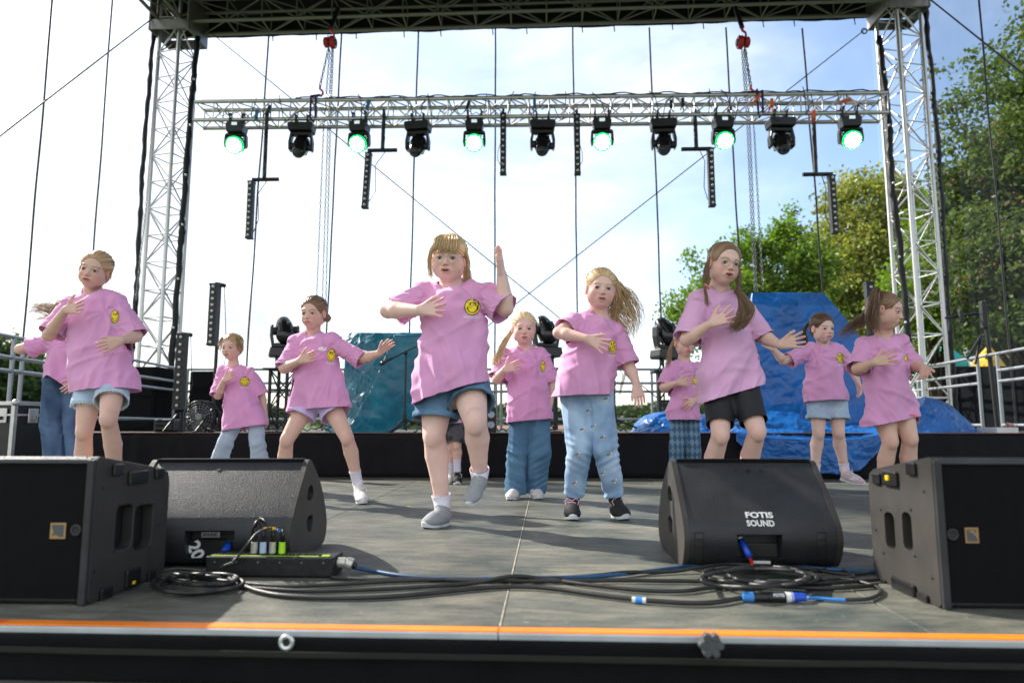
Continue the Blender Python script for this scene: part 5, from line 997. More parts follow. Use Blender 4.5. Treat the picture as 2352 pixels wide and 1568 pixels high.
# ================================================================ PEOPLE
def V3(*a): return np.array(a, float)
def sd_cone(a, b, ra, rb):
    a = np.array(a, float); b = np.array(b, float); m = max(ra, rb)
    lo = np.minimum(a, b)-m; hi = np.maximum(a, b)+m; ba = b-a; L2 = max(float(ba@ba), 1e-12)
    def f(X, Y, Z):
        px, py, pz = X-a[0], Y-a[1], Z-a[2]
        t = np.clip((px*ba[0]+py*ba[1]+pz*ba[2])/L2, 0, 1)
        return np.sqrt((px-t*ba[0])**2+(py-t*ba[1])**2+(pz-t*ba[2])**2) - (ra+t*(rb-ra))
    return f, lo, hi
def sd_ell(c, M, r):
    """M rows are the local axes"""
    c = np.array(c, float); M = np.array(M, float); r = np.array(r, float); m = r.max(); 
    ext = np.sqrt((M.T**2) @ (r**2))
    def f(X, Y, Z):
        px, py, pz = X-c[0], Y-c[1], Z-c[2]; s0 = 0; s1 = 0
        for i in range(3):
            q = (M[i, 0]*px+M[i, 1]*py+M[i, 2]*pz)/r[i]; s0 = s0+q*q; s1 = s1+(q/r[i])**2
        k0 = np.sqrt(s0)+1e-9; return k0*(k0-1)/(np.sqrt(s1)+1e-9)
    return f, c-ext, c+ext
def sd_loft(A, B, side, secs):
    """elliptic column from A to B; secs: list of (t, halfwidth, halfdepth, shift sideways, shift forward)"""
    A = np.array(A, float); B = np.array(B, float); ax = B-A; L = np.linalg.norm(ax); ax = ax/L
    side = np.array(side, float); side = side-ax*(side@ax); side /= np.linalg.norm(side); fw = np.cross(side, ax)   # fw: forward
    S = np.array(secs, float); m = S[:, 1:3].max()+abs(S[:, 3:]).max()
    lo = np.minimum(A, B)-m; hi = np.maximum(A, B)+m
    def f(X, Y, Z):
        px, py, pz = X-A[0], Y-A[1], Z-A[2]; h = px*ax[0]+py*ax[1]+pz*ax[2]; t = np.clip(h/L, 0, 1)
        u = px*side[0]+py*side[1]+pz*side[2]-np.interp(t, S[:, 0], S[:, 3]); v = px*fw[0]+py*fw[1]+pz*fw[2]-np.interp(t, S[:, 0], S[:, 4])
        a = np.interp(t, S[:, 0], S[:, 1]); b = np.interp(t, S[:, 0], S[:, 2])
        k0 = np.sqrt((u/a)**2+(v/b)**2)+1e-9; k1 = np.sqrt((u/a**2)**2+(v/b**2)**2)+1e-9
        d = k0*(k0-1)/k1
        return np.maximum(d, np.abs(h-L/2)-L/2)
    return f, lo, hi
class Field:
    def __init__(s, k=0.012): s.p = []; s.k = k
    def add(s, prim, k=None, sub=False, bump=None): s.p.append((prim, s.k if k is None else k, sub)); return s
    def cone(s, a, b, ra, rb, k=None, sub=False): return s.add(sd_cone(a, b, ra, rb), k, sub)
    def ell(s, c, M, r, k=None, sub=False): return s.add(sd_ell(c, M, r), k, sub)
    def bounds(s, pad):
        lo = np.min([p[0][1] for p in s.p if not p[2]], axis=0)-pad; hi = np.max([p[0][2] for p in s.p if not p[2]], axis=0)+pad; return lo, hi
    def mesh(s, vox, lo=None, hi=None):
        l0, h0 = s.bounds(0.02)
        lo = l0 if lo is None else np.maximum(lo, l0); hi = h0 if hi is None else np.minimum(hi, h0)
        n = np.maximum(np.ceil((hi-lo)/vox).astype(int)+1, 4); ax = [(lo[i]+vox*np.arange(n[i])).astype(np.float32) for i in range(3)]
        F = np.full(n, 0.08, np.float32)
        for (f, a, b), k, sub in s.p:
            pad = k*1.0+2.5*vox; i0 = np.maximum(np.floor((a-pad-lo)/vox).astype(int), 0); i1 = np.minimum(np.ceil((b+pad-lo)/vox).astype(int)+1, n)
            if (i1 <= i0).any(): continue
            sl = tuple(slice(i0[i], i1[i]) for i in range(3))
            d = f(ax[0][sl[0]][:, None, None], ax[1][sl[1]][None, :, None], ax[2][sl[2]][None, None, :]).astype(np.float32); G = F[sl]
            if sub: d = -d; h = np.maximum(k-np.abs(G-d), 0)/max(k, 1e-6); F[sl] = np.maximum(G, d)+h*h*k*0.25
            else: h = np.maximum(k-np.abs(G-d), 0)/max(k, 1e-6); F[sl] = np.minimum(G, d)-h*h*k*0.25
        return nets(F, lo, vox)
def nets(F, lo, vox):
    S = F < 0; nx, ny, nz = F.shape
    c = np.zeros((nx-1, ny-1, nz-1), np.uint8)
    for dx in (0, 1):
        for dy in (0, 1):
            for dz in (0, 1): c += S[dx:nx-1+dx, dy:ny-1+dy, dz:nz-1+dz]
    act = (c > 0) & (c < 8); idx = np.argwhere(act); ids = np.full(act.shape, -1, np.int64); ids[act] = np.arange(len(idx))
    off = np.array([(0,0,0),(1,0,0),(0,1,0),(1,1,0),(0,0,1),(1,0,1),(0,1,1),(1,1,1)])
    val = np.stack([F[idx[:, 0]+o[0], idx[:, 1]+o[1], idx[:, 2]+o[2]] for o in off], 1)
    acc = np.zeros((len(idx), 3)); cnt = np.zeros(len(idx))
    for a, b in ((0,1),(2,3),(4,5),(6,7),(0,2),(1,3),(4,6),(5,7),(0,4),(1,5),(2,6),(3,7)):
        va, vb = val[:, a], val[:, b]; m = (va < 0) != (vb < 0); t = np.where(m, va/np.where(m, va-vb, 1), 0)
        p = off[a][None]+t[:, None]*(off[b]-off[a])[None]; acc[m] += p[m]; cnt[m] += 1
    V = (idx+acc/np.maximum(cnt, 1)[:, None])*vox+lo
    Q = []
    for axis in range(3):
        o = [1 if i == axis else 0 for i in range(3)]
        A = S[:nx-o[0], :ny-o[1], :nz-o[2]]; B = S[o[0]:, o[1]:, o[2]:]; E = np.argwhere(A != B)
        u, v = [(1, 2), (2, 0), (0, 1)][axis]
        m = (E[:, u] > 0) & (E[:, v] > 0) & (E[:, u] < F.shape[u]-1) & (E[:, v] < F.shape[v]-1); E = E[m]
        if not len(E): continue
        def g(du, dv): q = E.copy(); q[:, u] -= du; q[:, v] -= dv; return ids[q[:, 0], q[:, 1], q[:, 2]]
        q = np.stack([g(0, 0), g(1, 0), g(1, 1), g(0, 1)], 1); fl = ~S[E[:, 0], E[:, 1], E[:, 2]]
        q[fl] = q[fl][:, ::-1]; Q.append(q)
    Q = np.concatenate(Q); Q = Q[(Q >= 0).all(1)]
    return V, Q
def vnormals(V, Q):
    n = np.cross(V[Q[:, 2]]-V[Q[:, 0]], V[Q[:, 3]]-V[Q[:, 1]]); N = np.zeros_like(V)
    for i in range(4): np.add.at(N, Q[:, i], n)
    return N/np.maximum(np.linalg.norm(N, axis=1), 1e-9)[:, None]
def smooth_mesh(V, Q, it=2, w=0.5):
    for _ in range(it):
        A = np.zeros_like(V); c = np.zeros(len(V))
        for i in range(4):
            a, b = Q[:, i], Q[:, (i+1) % 4]; np.add.at(A, a, V[b]); np.add.at(A, b, V[a]); np.add.at(c, a, 1); np.add.at(c, b, 1)
        V = V*(1-w)+w*A/np.maximum(c, 1)[:, None]
    return V
def keep(V, Q, fm):
    Q = Q[fm]; u, inv = np.unique(Q, return_inverse=True); return V[u], inv.reshape(-1, 4), u
def bisect(V, Q, P0, N, sel):
    """cut away the side N points to, for the faces selected by sel(centres)"""
    me = bpy.data.meshes.new('t'); me.from_pydata(V.tolist(), [], qfaces(Q)); bm = bmesh.new(); bm.from_mesh(me); bpy.data.meshes.remove(me)
    bm.faces.ensure_lookup_table(); C = V[Q].mean(1); m = sel(C); fs = [bm.faces[i] for i in np.nonzero(m)[0]]
    es = {e for f in fs for e in f.edges}; vs = {v for f in fs for v in f.verts}
    bmesh.ops.bisect_plane(bm, geom=list(vs)+list(es)+fs, plane_co=P0, plane_no=N, clear_outer=True, dist=1e-5)
    bmesh.ops.triangulate(bm, faces=[f for f in bm.faces if len(f.verts) > 4])
    bm.verts.ensure_lookup_table(); bm.verts.index_update()
    V2 = np.array([v.co[:] for v in bm.verts]); F = [[v.index for v in f.verts] for f in bm.faces]
    Q2 = np.array([f if len(f) == 4 else f+[f[-1]] for f in F]); bm.free(); return V2, Q2
def qfaces(Q): return [tuple(dict.fromkeys(q)) for q in Q.tolist()]
# --- skin and cloth materials
def skin_material():
    m = bpy.data.materials.new('skin'); m.use_nodes = True; n = m.node_tree; L = n.links; b = n.nodes['Principled BSDF']
    a = n.nodes.new('ShaderNodeVertexColor'); a.layer_name = 'Col'
    z = n.nodes.new('ShaderNodeTexNoise'); z.inputs['Scale'].default_value = 28; z.inputs['Detail'].default_value = 4; g = n.nodes.new('ShaderNodeNewGeometry'); L.new(g.outputs['Position'], z.inputs[0])
    r = n.nodes.new('ShaderNodeMapRange'); r.inputs[3].default_value = 0.88; r.inputs[4].default_value = 1.10; L.new(z.outputs[0], r.inputs[0])
    s = n.nodes.new('ShaderNodeVectorMath'); s.operation = 'SCALE'; L.new(a.outputs[0], s.inputs[0]); L.new(r.outputs[0], s.inputs['Scale']); L.new(s.outputs[0], b.inputs['Base Color'])
    b.inputs['Roughness'].default_value = 0.55; b.inputs['Specular IOR Level'].default_value = 0.35
    b.inputs['Subsurface Weight'].default_value = 0.18; b.inputs['Subsurface Radius'].default_value = (0.012, 0.005, 0.003); b.inputs['Subsurface Scale'].default_value = 1.0
    return m
M_skin = skin_material()
def cloth_mat(name, col, weave=900, var=0.06, rough=0.85, bump=0.0006, sheen=0.25, wear=None):
    return mat(name, col, rough, 0, var, 7, 0.0035, 17, 0.2, sheen=sheen, col2=wear)
M_pink = cloth_mat('pink cotton', (0.73, 0.345, 0.60)); M_pink2 = cloth_mat('light pink cotton', (0.74, 0.41, 0.65)); M_rib = cloth_mat('pink rib knit', (0.62, 0.27, 0.49))
M_denim = mat('blue denim', (0.07, 0.15, 0.27), 0.85, 0, 0.25, 9, 0.0008, 220, 0.2, col2=(0.16, 0.28, 0.42), detail=8)
M_ldenim = mat('pale blue denim', (0.22, 0.37, 0.58), 0.85, 0, 0.2, 7, 0.0008, 220, 0.2, col2=(0.45, 0.60, 0.78), detail=8)
M_vdenim = mat('washed light denim', (0.38, 0.50, 0.66), 0.85, 0, 0.15, 7, 0.0008, 220, 0.2, col2=(0.55, 0.68, 0.82), detail=8)
M_wdenim = mat('wide leg soft denim', (0.075, 0.17, 0.29), 0.8, 0, 0.15, 6, 0.0008, 200, 0.2, col2=(0.12, 0.25, 0.38))
M_ddenim = mat('dark blue denim', (0.025, 0.055, 0.12), 0.85, 0, 0.25, 5, 0.0008, 220, 0.2, col2=(0.12, 0.20, 0.33), detail=6)
M_lilac = cloth_mat('lilac cotton', (0.62, 0.50, 0.80)); M_bike = mat('black cycling jersey', (0.012, 0.012, 0.015), 0.65, 0, 0.2, 9, 0.0004, 200, 0.4)
M_sweat = cloth_mat('grey blue sweatpants', (0.42, 0.52, 0.62)); M_coral = cloth_mat('coral shorts', (0.85, 0.22, 0.20)); M_sock = cloth_mat('white ribbed sock', (0.74, 0.70, 0.80))
M_knit = mat('grey knit upper', (0.30, 0.31, 0.32), 0.9, 0, 0.08, 60, 0.001, 260); M_sole = mat('white foam sole', (0.66, 0.68, 0.70), 0.6, 0, 0.08, 20)
M_wshoe = mat('white leather shoe', (0.66, 0.65, 0.62), 0.5, 0, 0.08, 30, 0.0008, 60); M_bshoe = mat('black mesh shoe', (0.014, 0.014, 0.015), 0.8, 0, 0.2, 60, 0.001, 260)
M_pshoe = mat('pale pink shoe', (0.58, 0.45, 0.47), 0.7, 0, 0.1, 30, 0.0008, 120); M_pinklace = cloth_mat('pink lace', (0.75, 0.38, 0.50)); M_lace = cloth_mat('white lace', (0.75, 0.75, 0.73))
M_fray = mat('frayed white cotton', (0.62, 0.72, 0.78), 0.9, 0, 0.1, 30); M_inner = cloth_mat('collar inside', (0.55, 0.12, 0.28))
def camo():
    m = mat('grey camouflage cloth', (0.02, 0.02, 0.022), 0.85, 0, 0, 9, 0, 60); n = m.node_tree; r = [x for x in n.nodes if x.type == 'VALTORGB'][0]; r.color_ramp.interpolation = 'CONSTANT'
    r.color_ramp.elements[1].position = 0.52; r.color_ramp.elements[1].color = (0.07, 0.07, 0.08, 1); return m
M_camo = camo()
def argyle():
    m = bpy.data.materials.new('argyle denim'); m.use_nodes = True; n = m.node_tree; L = n.links; b = n.nodes['Principled BSDF']; b.inputs['Roughness'].default_value = 0.85
    g = n.nodes.new('ShaderNodeTexCoord'); mp = n.nodes.new('ShaderNodeMapping'); mp.inputs['Scale'].default_value = (30, 0.001, 17); L.new(g.outputs['Object'], mp.inputs[0])
    sp = n.nodes.new('ShaderNodeSeparateXYZ'); L.new(mp.outputs[0], sp.inputs[0])
    a = n.nodes.new('ShaderNodeMath'); a.operation = 'ADD'; L.new(sp.outputs[0], a.inputs[0]); L.new(sp.outputs[2], a.inputs[1])
    s = n.nodes.new('ShaderNodeMath'); s.operation = 'SUBTRACT'; L.new(sp.outputs[0], s.inputs[0]); L.new(sp.outputs[2], s.inputs[1])
    cmb = n.nodes.new('ShaderNodeCombineXYZ'); L.new(a.outputs[0], cmb.inputs[0]); L.new(s.outputs[0], cmb.inputs[1]); cmb.inputs[2].default_value = 0.5
    c = n.nodes.new('ShaderNodeTexChecker'); c.inputs['Scale'].default_value = 0.999; c.inputs[1].default_value = (0.05, 0.11, 0.19, 1); c.inputs[2].default_value = (0.15, 0.26, 0.36, 1); L.new(cmb.outputs[0], c.inputs[0]); L.new(c.outputs[0], b.inputs['Base Color']); return m
M_arg = argyle()
HAIRM = {}
def hair_mat(col):
    if col in HAIRM: return HAIRM[col]
    m = bpy.data.materials.new('hair'); m.use_nodes = True; n = m.node_tree; L = n.links; b = n.nodes['Principled BSDF']
    a = n.nodes.new('ShaderNodeVertexColor'); a.layer_name = 'Col'; c = n.nodes.new('ShaderNodeVectorMath'); c.operation = 'MULTIPLY'; c.inputs[1].default_value = col
    L.new(a.outputs[0], c.inputs[0]); L.new(c.outputs[0], b.inputs['Base Color']); b.inputs['Roughness'].default_value = 0.42; b.inputs['Specular IOR Level'].default_value = 0.45; b.inputs['Anisotropic'].default_value = 0.4
    HAIRM[col] = m; return m
M_eye = mat('eye white', (0.40, 0.38, 0.36), 0.15, 0, 0.03, 9); M_iris = mat('grey blue iris', (0.06, 0.08, 0.09), 0.1, 0, 0.2, 200); M_pupil = mat('pupil', (0.008, 0.008, 0.008), 0.1)
M_yel = mat('yellow print', (0.92, 0.72, 0.02), 0.6, 0, 0.04, 30); M_ink = mat('black print', (0.015, 0.012, 0.012), 0.6); M_wink = mat('white print', (0.80, 0.76, 0.80), 0.6)
M_wire = mat('gold wire frame', (0.55, 0.42, 0.35), 0.25, 0.9); M_clear = bpy.data.materials.new('spectacle glass'); M_clear.use_nodes = True
_n = M_clear.node_tree; _n.nodes.clear(); _o = _n.nodes.new('ShaderNodeOutputMaterial'); _t = _n.nodes.new('ShaderNodeBsdfTransparent'); _g = _n.nodes.new('ShaderNodeBsdfGlossy'); _g.inputs['Roughness'].default_value = 0.03
_x = _n.nodes.new('ShaderNodeMixShader'); _x.inputs[0].default_value = 0.07; _n.links.new(_t.outputs[0], _x.inputs[1]); _n.links.new(_g.outputs[0], _x.inputs[2]); _n.links.new(_x.outputs[0], _o.inputs[0])

def strands(name, guides, m, parent, n=120, spread=0.02, r=0.0012, seed=0, taper=0.35, wave=0.006, k=3, flat=1.0, grow=1.0, segs=14, dark=0.55):
    """thin tubes running along guide polylines; one mesh"""
    g = np.random.default_rng(seed); Vs = []; Fs = []; Cs = []; base = 0
    for s in range(n):
        G = [np.array(q, float) for q in guides[s % len(guides)]]; G = np.array(G); mm = len(G)
        o = g.normal(0, 1, 3); o /= max(1, np.linalg.norm(o)/1.6); L = 1-0.35*g.random()**2 if True else 1; ph = g.random(3)*6; rr = r*(0.7+0.7*g.random()); c = (1-dark)+dark*g.random()
        ts = np.linspace(0, L, segs)*(mm-1); i0 = np.minimum(ts.astype(int), mm-2); f = ts-i0
        # catmull-rom
        p0 = G[np.maximum(i0-1, 0)]; p1 = G[i0]; p2 = G[i0+1]; p3 = G[np.minimum(i0+2, mm-1)]; f = f[:, None]
        P_ = 0.5*((2*p1)+(-p0+p2)*f+(2*p0-5*p1+4*p2-p3)*f**2+(-p0+3*p1-3*p2+p3)*f**3)
        tt = np.linspace(0, L, segs)[:, None]; sp = spread*(taper+(grow-taper)*np.minimum(tt*1.4, 1))
        P_ = P_+o[None]*sp+wave*np.sin(tt*9+ph[None])*tt
        d = np.gradient(P_, axis=0); d /= np.maximum(np.linalg.norm(d, axis=1), 1e-9)[:, None]; x = np.cross(d, [0.13, 0.9, 0.4]); x /= np.maximum(np.linalg.norm(x, axis=1), 1e-9)[:, None]; y = np.cross(d, x)
        rad = rr*(1-0.8*tt**3)
        R_ = np.stack([P_+(x*math.cos(a)+y*math.sin(a))*rad for a in [2*PI*j/k for j in range(k)]], 1).reshape(-1, 3)
        Vs.append(R_); Cs.append(np.full((len(R_), 3), c)); ii = np.arange(segs-1)[:, None]*k; jj = np.arange(k)[None]
        q = np.stack([ii+jj, ii+(jj+1) % k, ii+k+(jj+1) % k, ii+k+jj], -1).reshape(-1, 4)+base; Fs.append(q); base += len(R_)
    return np_obj(name, np.concatenate(Vs), np.concatenate(Fs), m, parent, np.concatenate(Cs))

SKIN = (0.72, 0.46, 0.36)
def person(D):
    """D: dictionary with joints as (px, py, dy) - dy in metres from the person's depth Y (negative = nearer)"""
    Y = D['Y']; J = {k: np.array(at(v[0], v[1], Y+v[2])[:]) for k, v in D['J'].items()}; S = D.get('S', 1.0); fat = D.get('fat', 1.0); hs = D.get('hs', 1.0)
    skin = np.array(D.get('skin', SKIN))*1.05+np.array([0, 0.012, 0.025]); seed = D.get('seed', 1); g = np.random.default_rng(seed)
    for s in 'LR':
        if not D.get('shoe'+s): J['a'+s][2] = 0.085*S
    hipc = (J['hL']+J['hR'])/2; footz = min(J['aL'][2], J['aR'][2])
    t = thing('person', D['label'], 'person', (hipc[0], hipc[1], 0.0), D.get('group', 'children dancing in pink T-shirts'))
    # head frame
    ya, pi_, ro = [R(a) for a in D['head']]; fwd = np.array([math.sin(ya)*math.cos(pi_), -math.cos(ya)*math.cos(pi_), math.sin(pi_)])
    rt = np.array([math.cos(ya), math.sin(ya), 0.0]); up = np.cross(fwd, rt); rt, up = math.cos(ro)*rt-math.sin(ro)*up, math.sin(ro)*rt+math.cos(ro)*up
    up = -up if up[2] < 0 else up
    M = np.array([rt, fwd, up]); hc = J['head']
    def H(x, y, z): return hc+hs*(x*rt+y*fwd+z*up)
    F = Field(0.012); ck = D.get('cheek', 0.84); e = lambda c, r, k=0.014, sub=False: F.ell(H(*c), M, np.array(r)*hs, k*hs, sub)
    # cranium, face, jaw
    e((0, -0.018, 0.036), (0.072, 0.088, 0.071)); e((0, 0.010, -0.018), (0.060*ck**.5, 0.068, 0.076), 0.02); e((0, 0.034, -0.070), (0.034*ck, 0.036, 0.026), 0.02)
    for s in (-1, 1):
        e((s*(0.028+0.006*ck), 0.040, -0.036), (0.026*ck, 0.028, 0.030), 0.02); e((s*0.047, 0.0, -0.045), (0.016*ck, 0.032, 0.032), 0.02)
        e((s*0.072, -0.010, -0.006), (0.008, 0.018, 0.027), 0.006); e((s*0.079, -0.006, -0.003), (0.004, 0.009, 0.014), 0.003, True)
        e((s*0.029, 0.083, 0.003), (0.019, 0.0175, 0.0120), 0.008, True)
    e((0, 0.0645, 0.024), (0.046, 0.013, 0.012), 0.014)
    F.cone(H(0, 0.070, 0.008), H(0, 0.086, -0.022), 0.0065*hs, 0.0090*hs, 0.010*hs)
    for s in (-1, 1): e((s*0.0095, 0.0800, -0.0255), (0.0070, 0.0075, 0.0060), 0.005)
    op = D.get('mouth', 0.25)
    e((0, 0.070, -0.051), (0.026, 0.012, 0.016), 0.012)
    e((0, 0.0805, -0.0465), (0.019, 0.0065, 0.0045), 0.004); e((0, 0.079, -0.0565-0.006*op), (0.0165, 0.0065, 0.0052), 0.004)
    e((0, 0.086, -0.0513-0.003*op), (0.016-0.003*op, 0.010, 0.0012+0.0062*op), 0.0025, True)
    # lids
    for s in (-1, 1):
        F.cone(H(s*0.017, 0.0655, 0.0070), H(s*0.030, 0.0710, 0.0108), 0.0034*hs, 0.0040*hs, 0.004*hs); F.cone(H(s*0.030, 0.0710, 0.0108), H(s*0.043, 0.0620, 0.0060), 0.0034*hs, 0.003*hs, 0.004*hs)
        F.cone(H(s*0.018, 0.066, -0.0050), H(s*0.041, 0.0625, -0.0045), 0.0030*hs, 0.0030*hs, 0.004*hs)
    nb = J['neck']
    nr = 0.0405*fat**.5*S
    F.cone(H(0, -0.022, -0.045), nb, nr*0.98, nr*1.05, 0.02); F.cone(nb, nb+np.array([0, 0.01, -0.06]), nr*1.08, nr*1.7, 0.02)
    # trunk (hidden by the shirt), arms, legs
    ch = (J['sL']+J['sR'])/2*0.45+nb*0.25+hipc*0.3
    F.cone((J['sL']*0.8+nb*0.2)-[0, 0, 0.02], (J['sR']*0.8+nb*0.2)-[0, 0, 0.02], 0.042*S, 0.042*S, 0.03); F.cone(ch, hipc, 0.060*S*fat, 0.060*S*fat, 0.03)
    am = D.get('arm', 1.0)*S
    for s in 'LR':
        F.cone(J['s'+s], J['e'+s], 0.038*am, 0.0315*am, 0.012); d = J['w'+s]-J['e'+s]; q = J['e'+s]+d*0.3
        F.cone(J['e'+s], q, 0.0315*am, 0.0325*am, 0.01); F.cone(q, J['w'+s], 0.0325*am, 0.0200*am, 0.01)
    lm = D.get('leg', 1.0)*S
    for s in 'LR':
        h, k_, a = J['h'+s], J['k'+s], J['a'+s]; F.cone(h, k_, 0.066*lm, 0.0415*lm, 0.010)
        d = a-k_; L = np.linalg.norm(d); back = np.array([0, 0.014, 0.0])*lm
        F.ell(k_+[0, -0.012*lm, 0.0], np.eye(3), np.array([0.036, 0.036, 0.050])*lm, 0.006)
        F.cone(k_, k_+d*0.32+back, 0.0385*lm, 0.0440*lm, 0.006); F.cone(k_+d*0.32+back, k_+d*0.72+back*0.3, 0.0440*lm, 0.0315*lm, 0.006); F.cone(k_+d*0.72+back*0.3, a, 0.0315*lm, 0.0275*lm, 0.006)
    # hands
    hands = []
    for s in 'LR':
        Hd = D['hand'+s]; w = J['w'+s]; tip = np.array(at(Hd['tip'][0], Hd['tip'][1], Y+Hd['tip'][2])[:]); d = tip-w; Ln = np.linalg.norm(d); d /= Ln
        sz = Hd.get('sz', 0.86)*S; side = np.array(Hd['side'], float); side -= d*(side@d); side /= np.linalg.norm(side)      # side: direction from little finger to thumb
        nrm = np.cross(d, side)*Hd.get('flip', 1); curl = Hd.get('curl', 0.15); spr = Hd.get('spread', 0.10); pl = 0.078*sz
        hands.append((w, d, sz))
        # palm
        for q in np.linspace(-1, 1, 4): F.cone(w+d*0.012*sz+side*q*0.013*sz, w+d*pl+side*q*0.026*sz, 0.014*sz, 0.0100*sz, 0.010)
        for i, (off, ln, rad) in enumerate(((0.027, 0.062, 0.0078), (0.0095, 0.070, 0.0082), (-0.009, 0.065, 0.0078), (-0.027, 0.050, 0.0068))):
            ang = spr*(1.5-i); dd = d*math.cos(ang)+side*math.sin(ang); b = w+d*pl*0.96+side*off*sz; p = b
            for j, fr in enumerate((0.45, 0.31, 0.24)):
                c_ = curl*(j+0.6)*(1+0.25*i*Hd.get('fan', 0.3)); v = dd*math.cos(c_)+nrm*math.sin(c_); q = p+v*ln*fr*sz; rr = rad*sz*(1-0.09*j); F.cone(p, q, rr, rr*0.93, 0.0035); p = q
        tb = w+d*0.022*sz+side*0.020*sz; ta = Hd.get('thumb', 0.7); td = d*math.cos(ta)+side*math.sin(ta); td2 = d*math.cos(ta*0.6)+side*math.sin(ta*0.6)
        p1 = tb+td*0.036*sz+nrm*0.006*sz; F.cone(tb, p1, 0.0125*sz, 0.0098*sz, 0.008); p2 = p1+td*0.026*sz+nrm*0.003*sz; F.cone(p1, p2, 0.0095*sz, 0.0085*sz, 0.004); F.cone(p2, p2+td2*0.020*sz, 0.0085*sz, 0.0072*sz, 0.004)
    # mesh in chunks of the same field: head fine, hands fine, rest coarser
    chunks = []; pn = H(0, -0.015, -0.095); nd = (nb-pn); nd /= np.linalg.norm(nd)
    low_face = lambda C, m_: ((C-pn)@nd) < m_
    V, Q = F.mesh(0.0030, np.array(hc)-0.145, np.array(hc)+0.145); C = V[Q].mean(1); inh = lambda C: (((C-pn)@nd) < 0.008) & (np.linalg.norm(C-hc, axis=1) < 0.135*max(hs, 1)) & (np.array([(C-w_)@d_*0+np.linalg.norm(C-w_, axis=1) for w_, d_, z_ in hands]).min(0) > 0.03)
    chunks.append(keep(V, Q, inh(C))[:2]); hm = []
    for w, d, sz in hands:
        c = w+d*0.085*sz; V, Q = F.mesh(0.0028, c-0.115, c+0.115); C = V[Q].mean(1)
        m = (((C-w)@d) > 0.0) & (np.linalg.norm(C-c, axis=1) < 0.105*sz+0.01) & (np.linalg.norm((C-w)-np.outer((C-w)@d, d), axis=1) < 0.075); hm.append((w, d, c, sz)); chunks.append(keep(V, Q, m)[:2])
    V, Q = F.mesh(0.0062); V = smooth_mesh(V, Q, 1, 0.4); C = V[Q].mean(1); m = ~((((C-pn)@nd) < 0.002) & (np.linalg.norm(C-hc, axis=1) < 0.125*max(hs, 1)))
    for w, d, c, sz in hm: m &= ~((((C-w)@d) > 0.008) & (np.linalg.norm(C-c, axis=1) < 0.105*sz) & (np.linalg.norm((C-w)-np.outer((C-w)@d, d), axis=1) < 0.07))
    # drop skin hidden under the shirt
    def dseg(C, a, b, r): ba = b-a; tq = np.clip(((C-a)@ba)/(ba@ba), 0, 1); return np.linalg.norm(C-(a+tq[:, None]*ba), axis=1)-r
    hemL, hemR = [np.array(at(q[0], q[1], Y+q[2])[:]) for q in D['hem']]; hemc = (hemL+hemR)/2; hn = np.cross(hemR-hemL, [0, 1, 0]); hn /= np.linalg.norm(hn); hn = -hn if hn[2] < 0 else hn
    dl = np.min([dseg(C, J['h'+s], J['k'+s], 0.065) for s in 'LR']+[dseg(C, ch, hipc, 0.06*fat)], axis=0)
    da = np.min([dseg(C, J['s'+s], J['e'+s], 0.04) for s in 'LR']+[dseg(C, J['e'+s], J['w'+s], 0.03) for s in 'LR']+[np.linalg.norm(C-nb, axis=1)-0.05], axis=0)
    m &= ~((dl < da) & ((C-hemc)@hn > 0.020))
    chunks.append(keep(V, Q, m)[:2])
    Vs = np.concatenate([c[0] for c in chunks]); off = 0; Qs = []
    for c in chunks: Qs.append(c[1]+off); off += len(c[0])
    Qs = np.concatenate(Qs)
    # paint
    P_ = (Vs-hc)/hs; x, y, z = P_@rt, P_@fwd, P_@up; col = np.tile(skin, (len(Vs), 1))
    def blend(w, c): nonlocal col; w = np.clip(w, 0, 1)[:, None]; col = col*(1-w)+np.array(c)*w
    fr = (y > 0.03)
    gz_ = lambda a, b, cx, cz: np.exp(-(((np.abs(x)-cx)/a)**2+((z-cz)/b)**2))
    blend(0.50*fr*gz_(0.020, 0.018, 0.038, -0.030), (0.66, 0.20, 0.17)); blend(0.35*fr*gz_(0.012, 0.012, 0, -0.022)*(y > 0.075), (0.66, 0.24, 0.20))
    lip = fr*(y > 0.068)*(((x/0.0215)**2+((z+0.0515+0.002*op)/(0.0095+0.004*op))**2) < 1); blend(0.75*lip, D.get('lip', (0.52, 0.15, 0.14)))
    if op > 0.05: blend(0.97*fr*(((x/0.0135)**2+((z+0.0513+0.003*op)/(0.0008+0.0052*op))**2) < 1), (0.06, 0.012, 0.012))
    if op > 0.4: blend(0.9*fr*(((x/0.010)**2+((z+0.0480)/0.0018)**2) < 1), (0.6, 0.56, 0.5))
    br = D.get('brow', (0.22, 0.12, 0.07)); ax_ = np.abs(x); blend(D.get('browk', 0.55)*fr*np.exp(-(((z-(0.0245-((ax_-0.030)/0.017)**2*0.0035))/0.0032)**2))*((ax_ > 0.013) & (ax_ < 0.047)), br)
    lash = fr*((ax_ > 0.0155) & (ax_ < 0.0445))*np.exp(-(((z-(0.0078-((ax_-0.030)/0.0145)**2*0.0060))/0.0020)**2)); blend(0.85*lash, (0.09, 0.05, 0.04))
    blend(0.30*fr*((ax_ > 0.016) & (ax_ < 0.044))*np.exp(-(((z+0.0065)/0.003)**2)), (0.40, 0.16, 0.13))
    blend(0.8*fr*(y > 0.070)*(((ax_-0.006)/0.0035)**2+((z+0.0315)/0.0022)**2 < 1), (0.20, 0.06, 0.05))
    blend(0.35*(np.abs(ax_-0.074) < 0.012)*(np.abs(z) < 0.035)*(np.abs(y+0.01) < 0.025), (0.72, 0.22, 0.16))
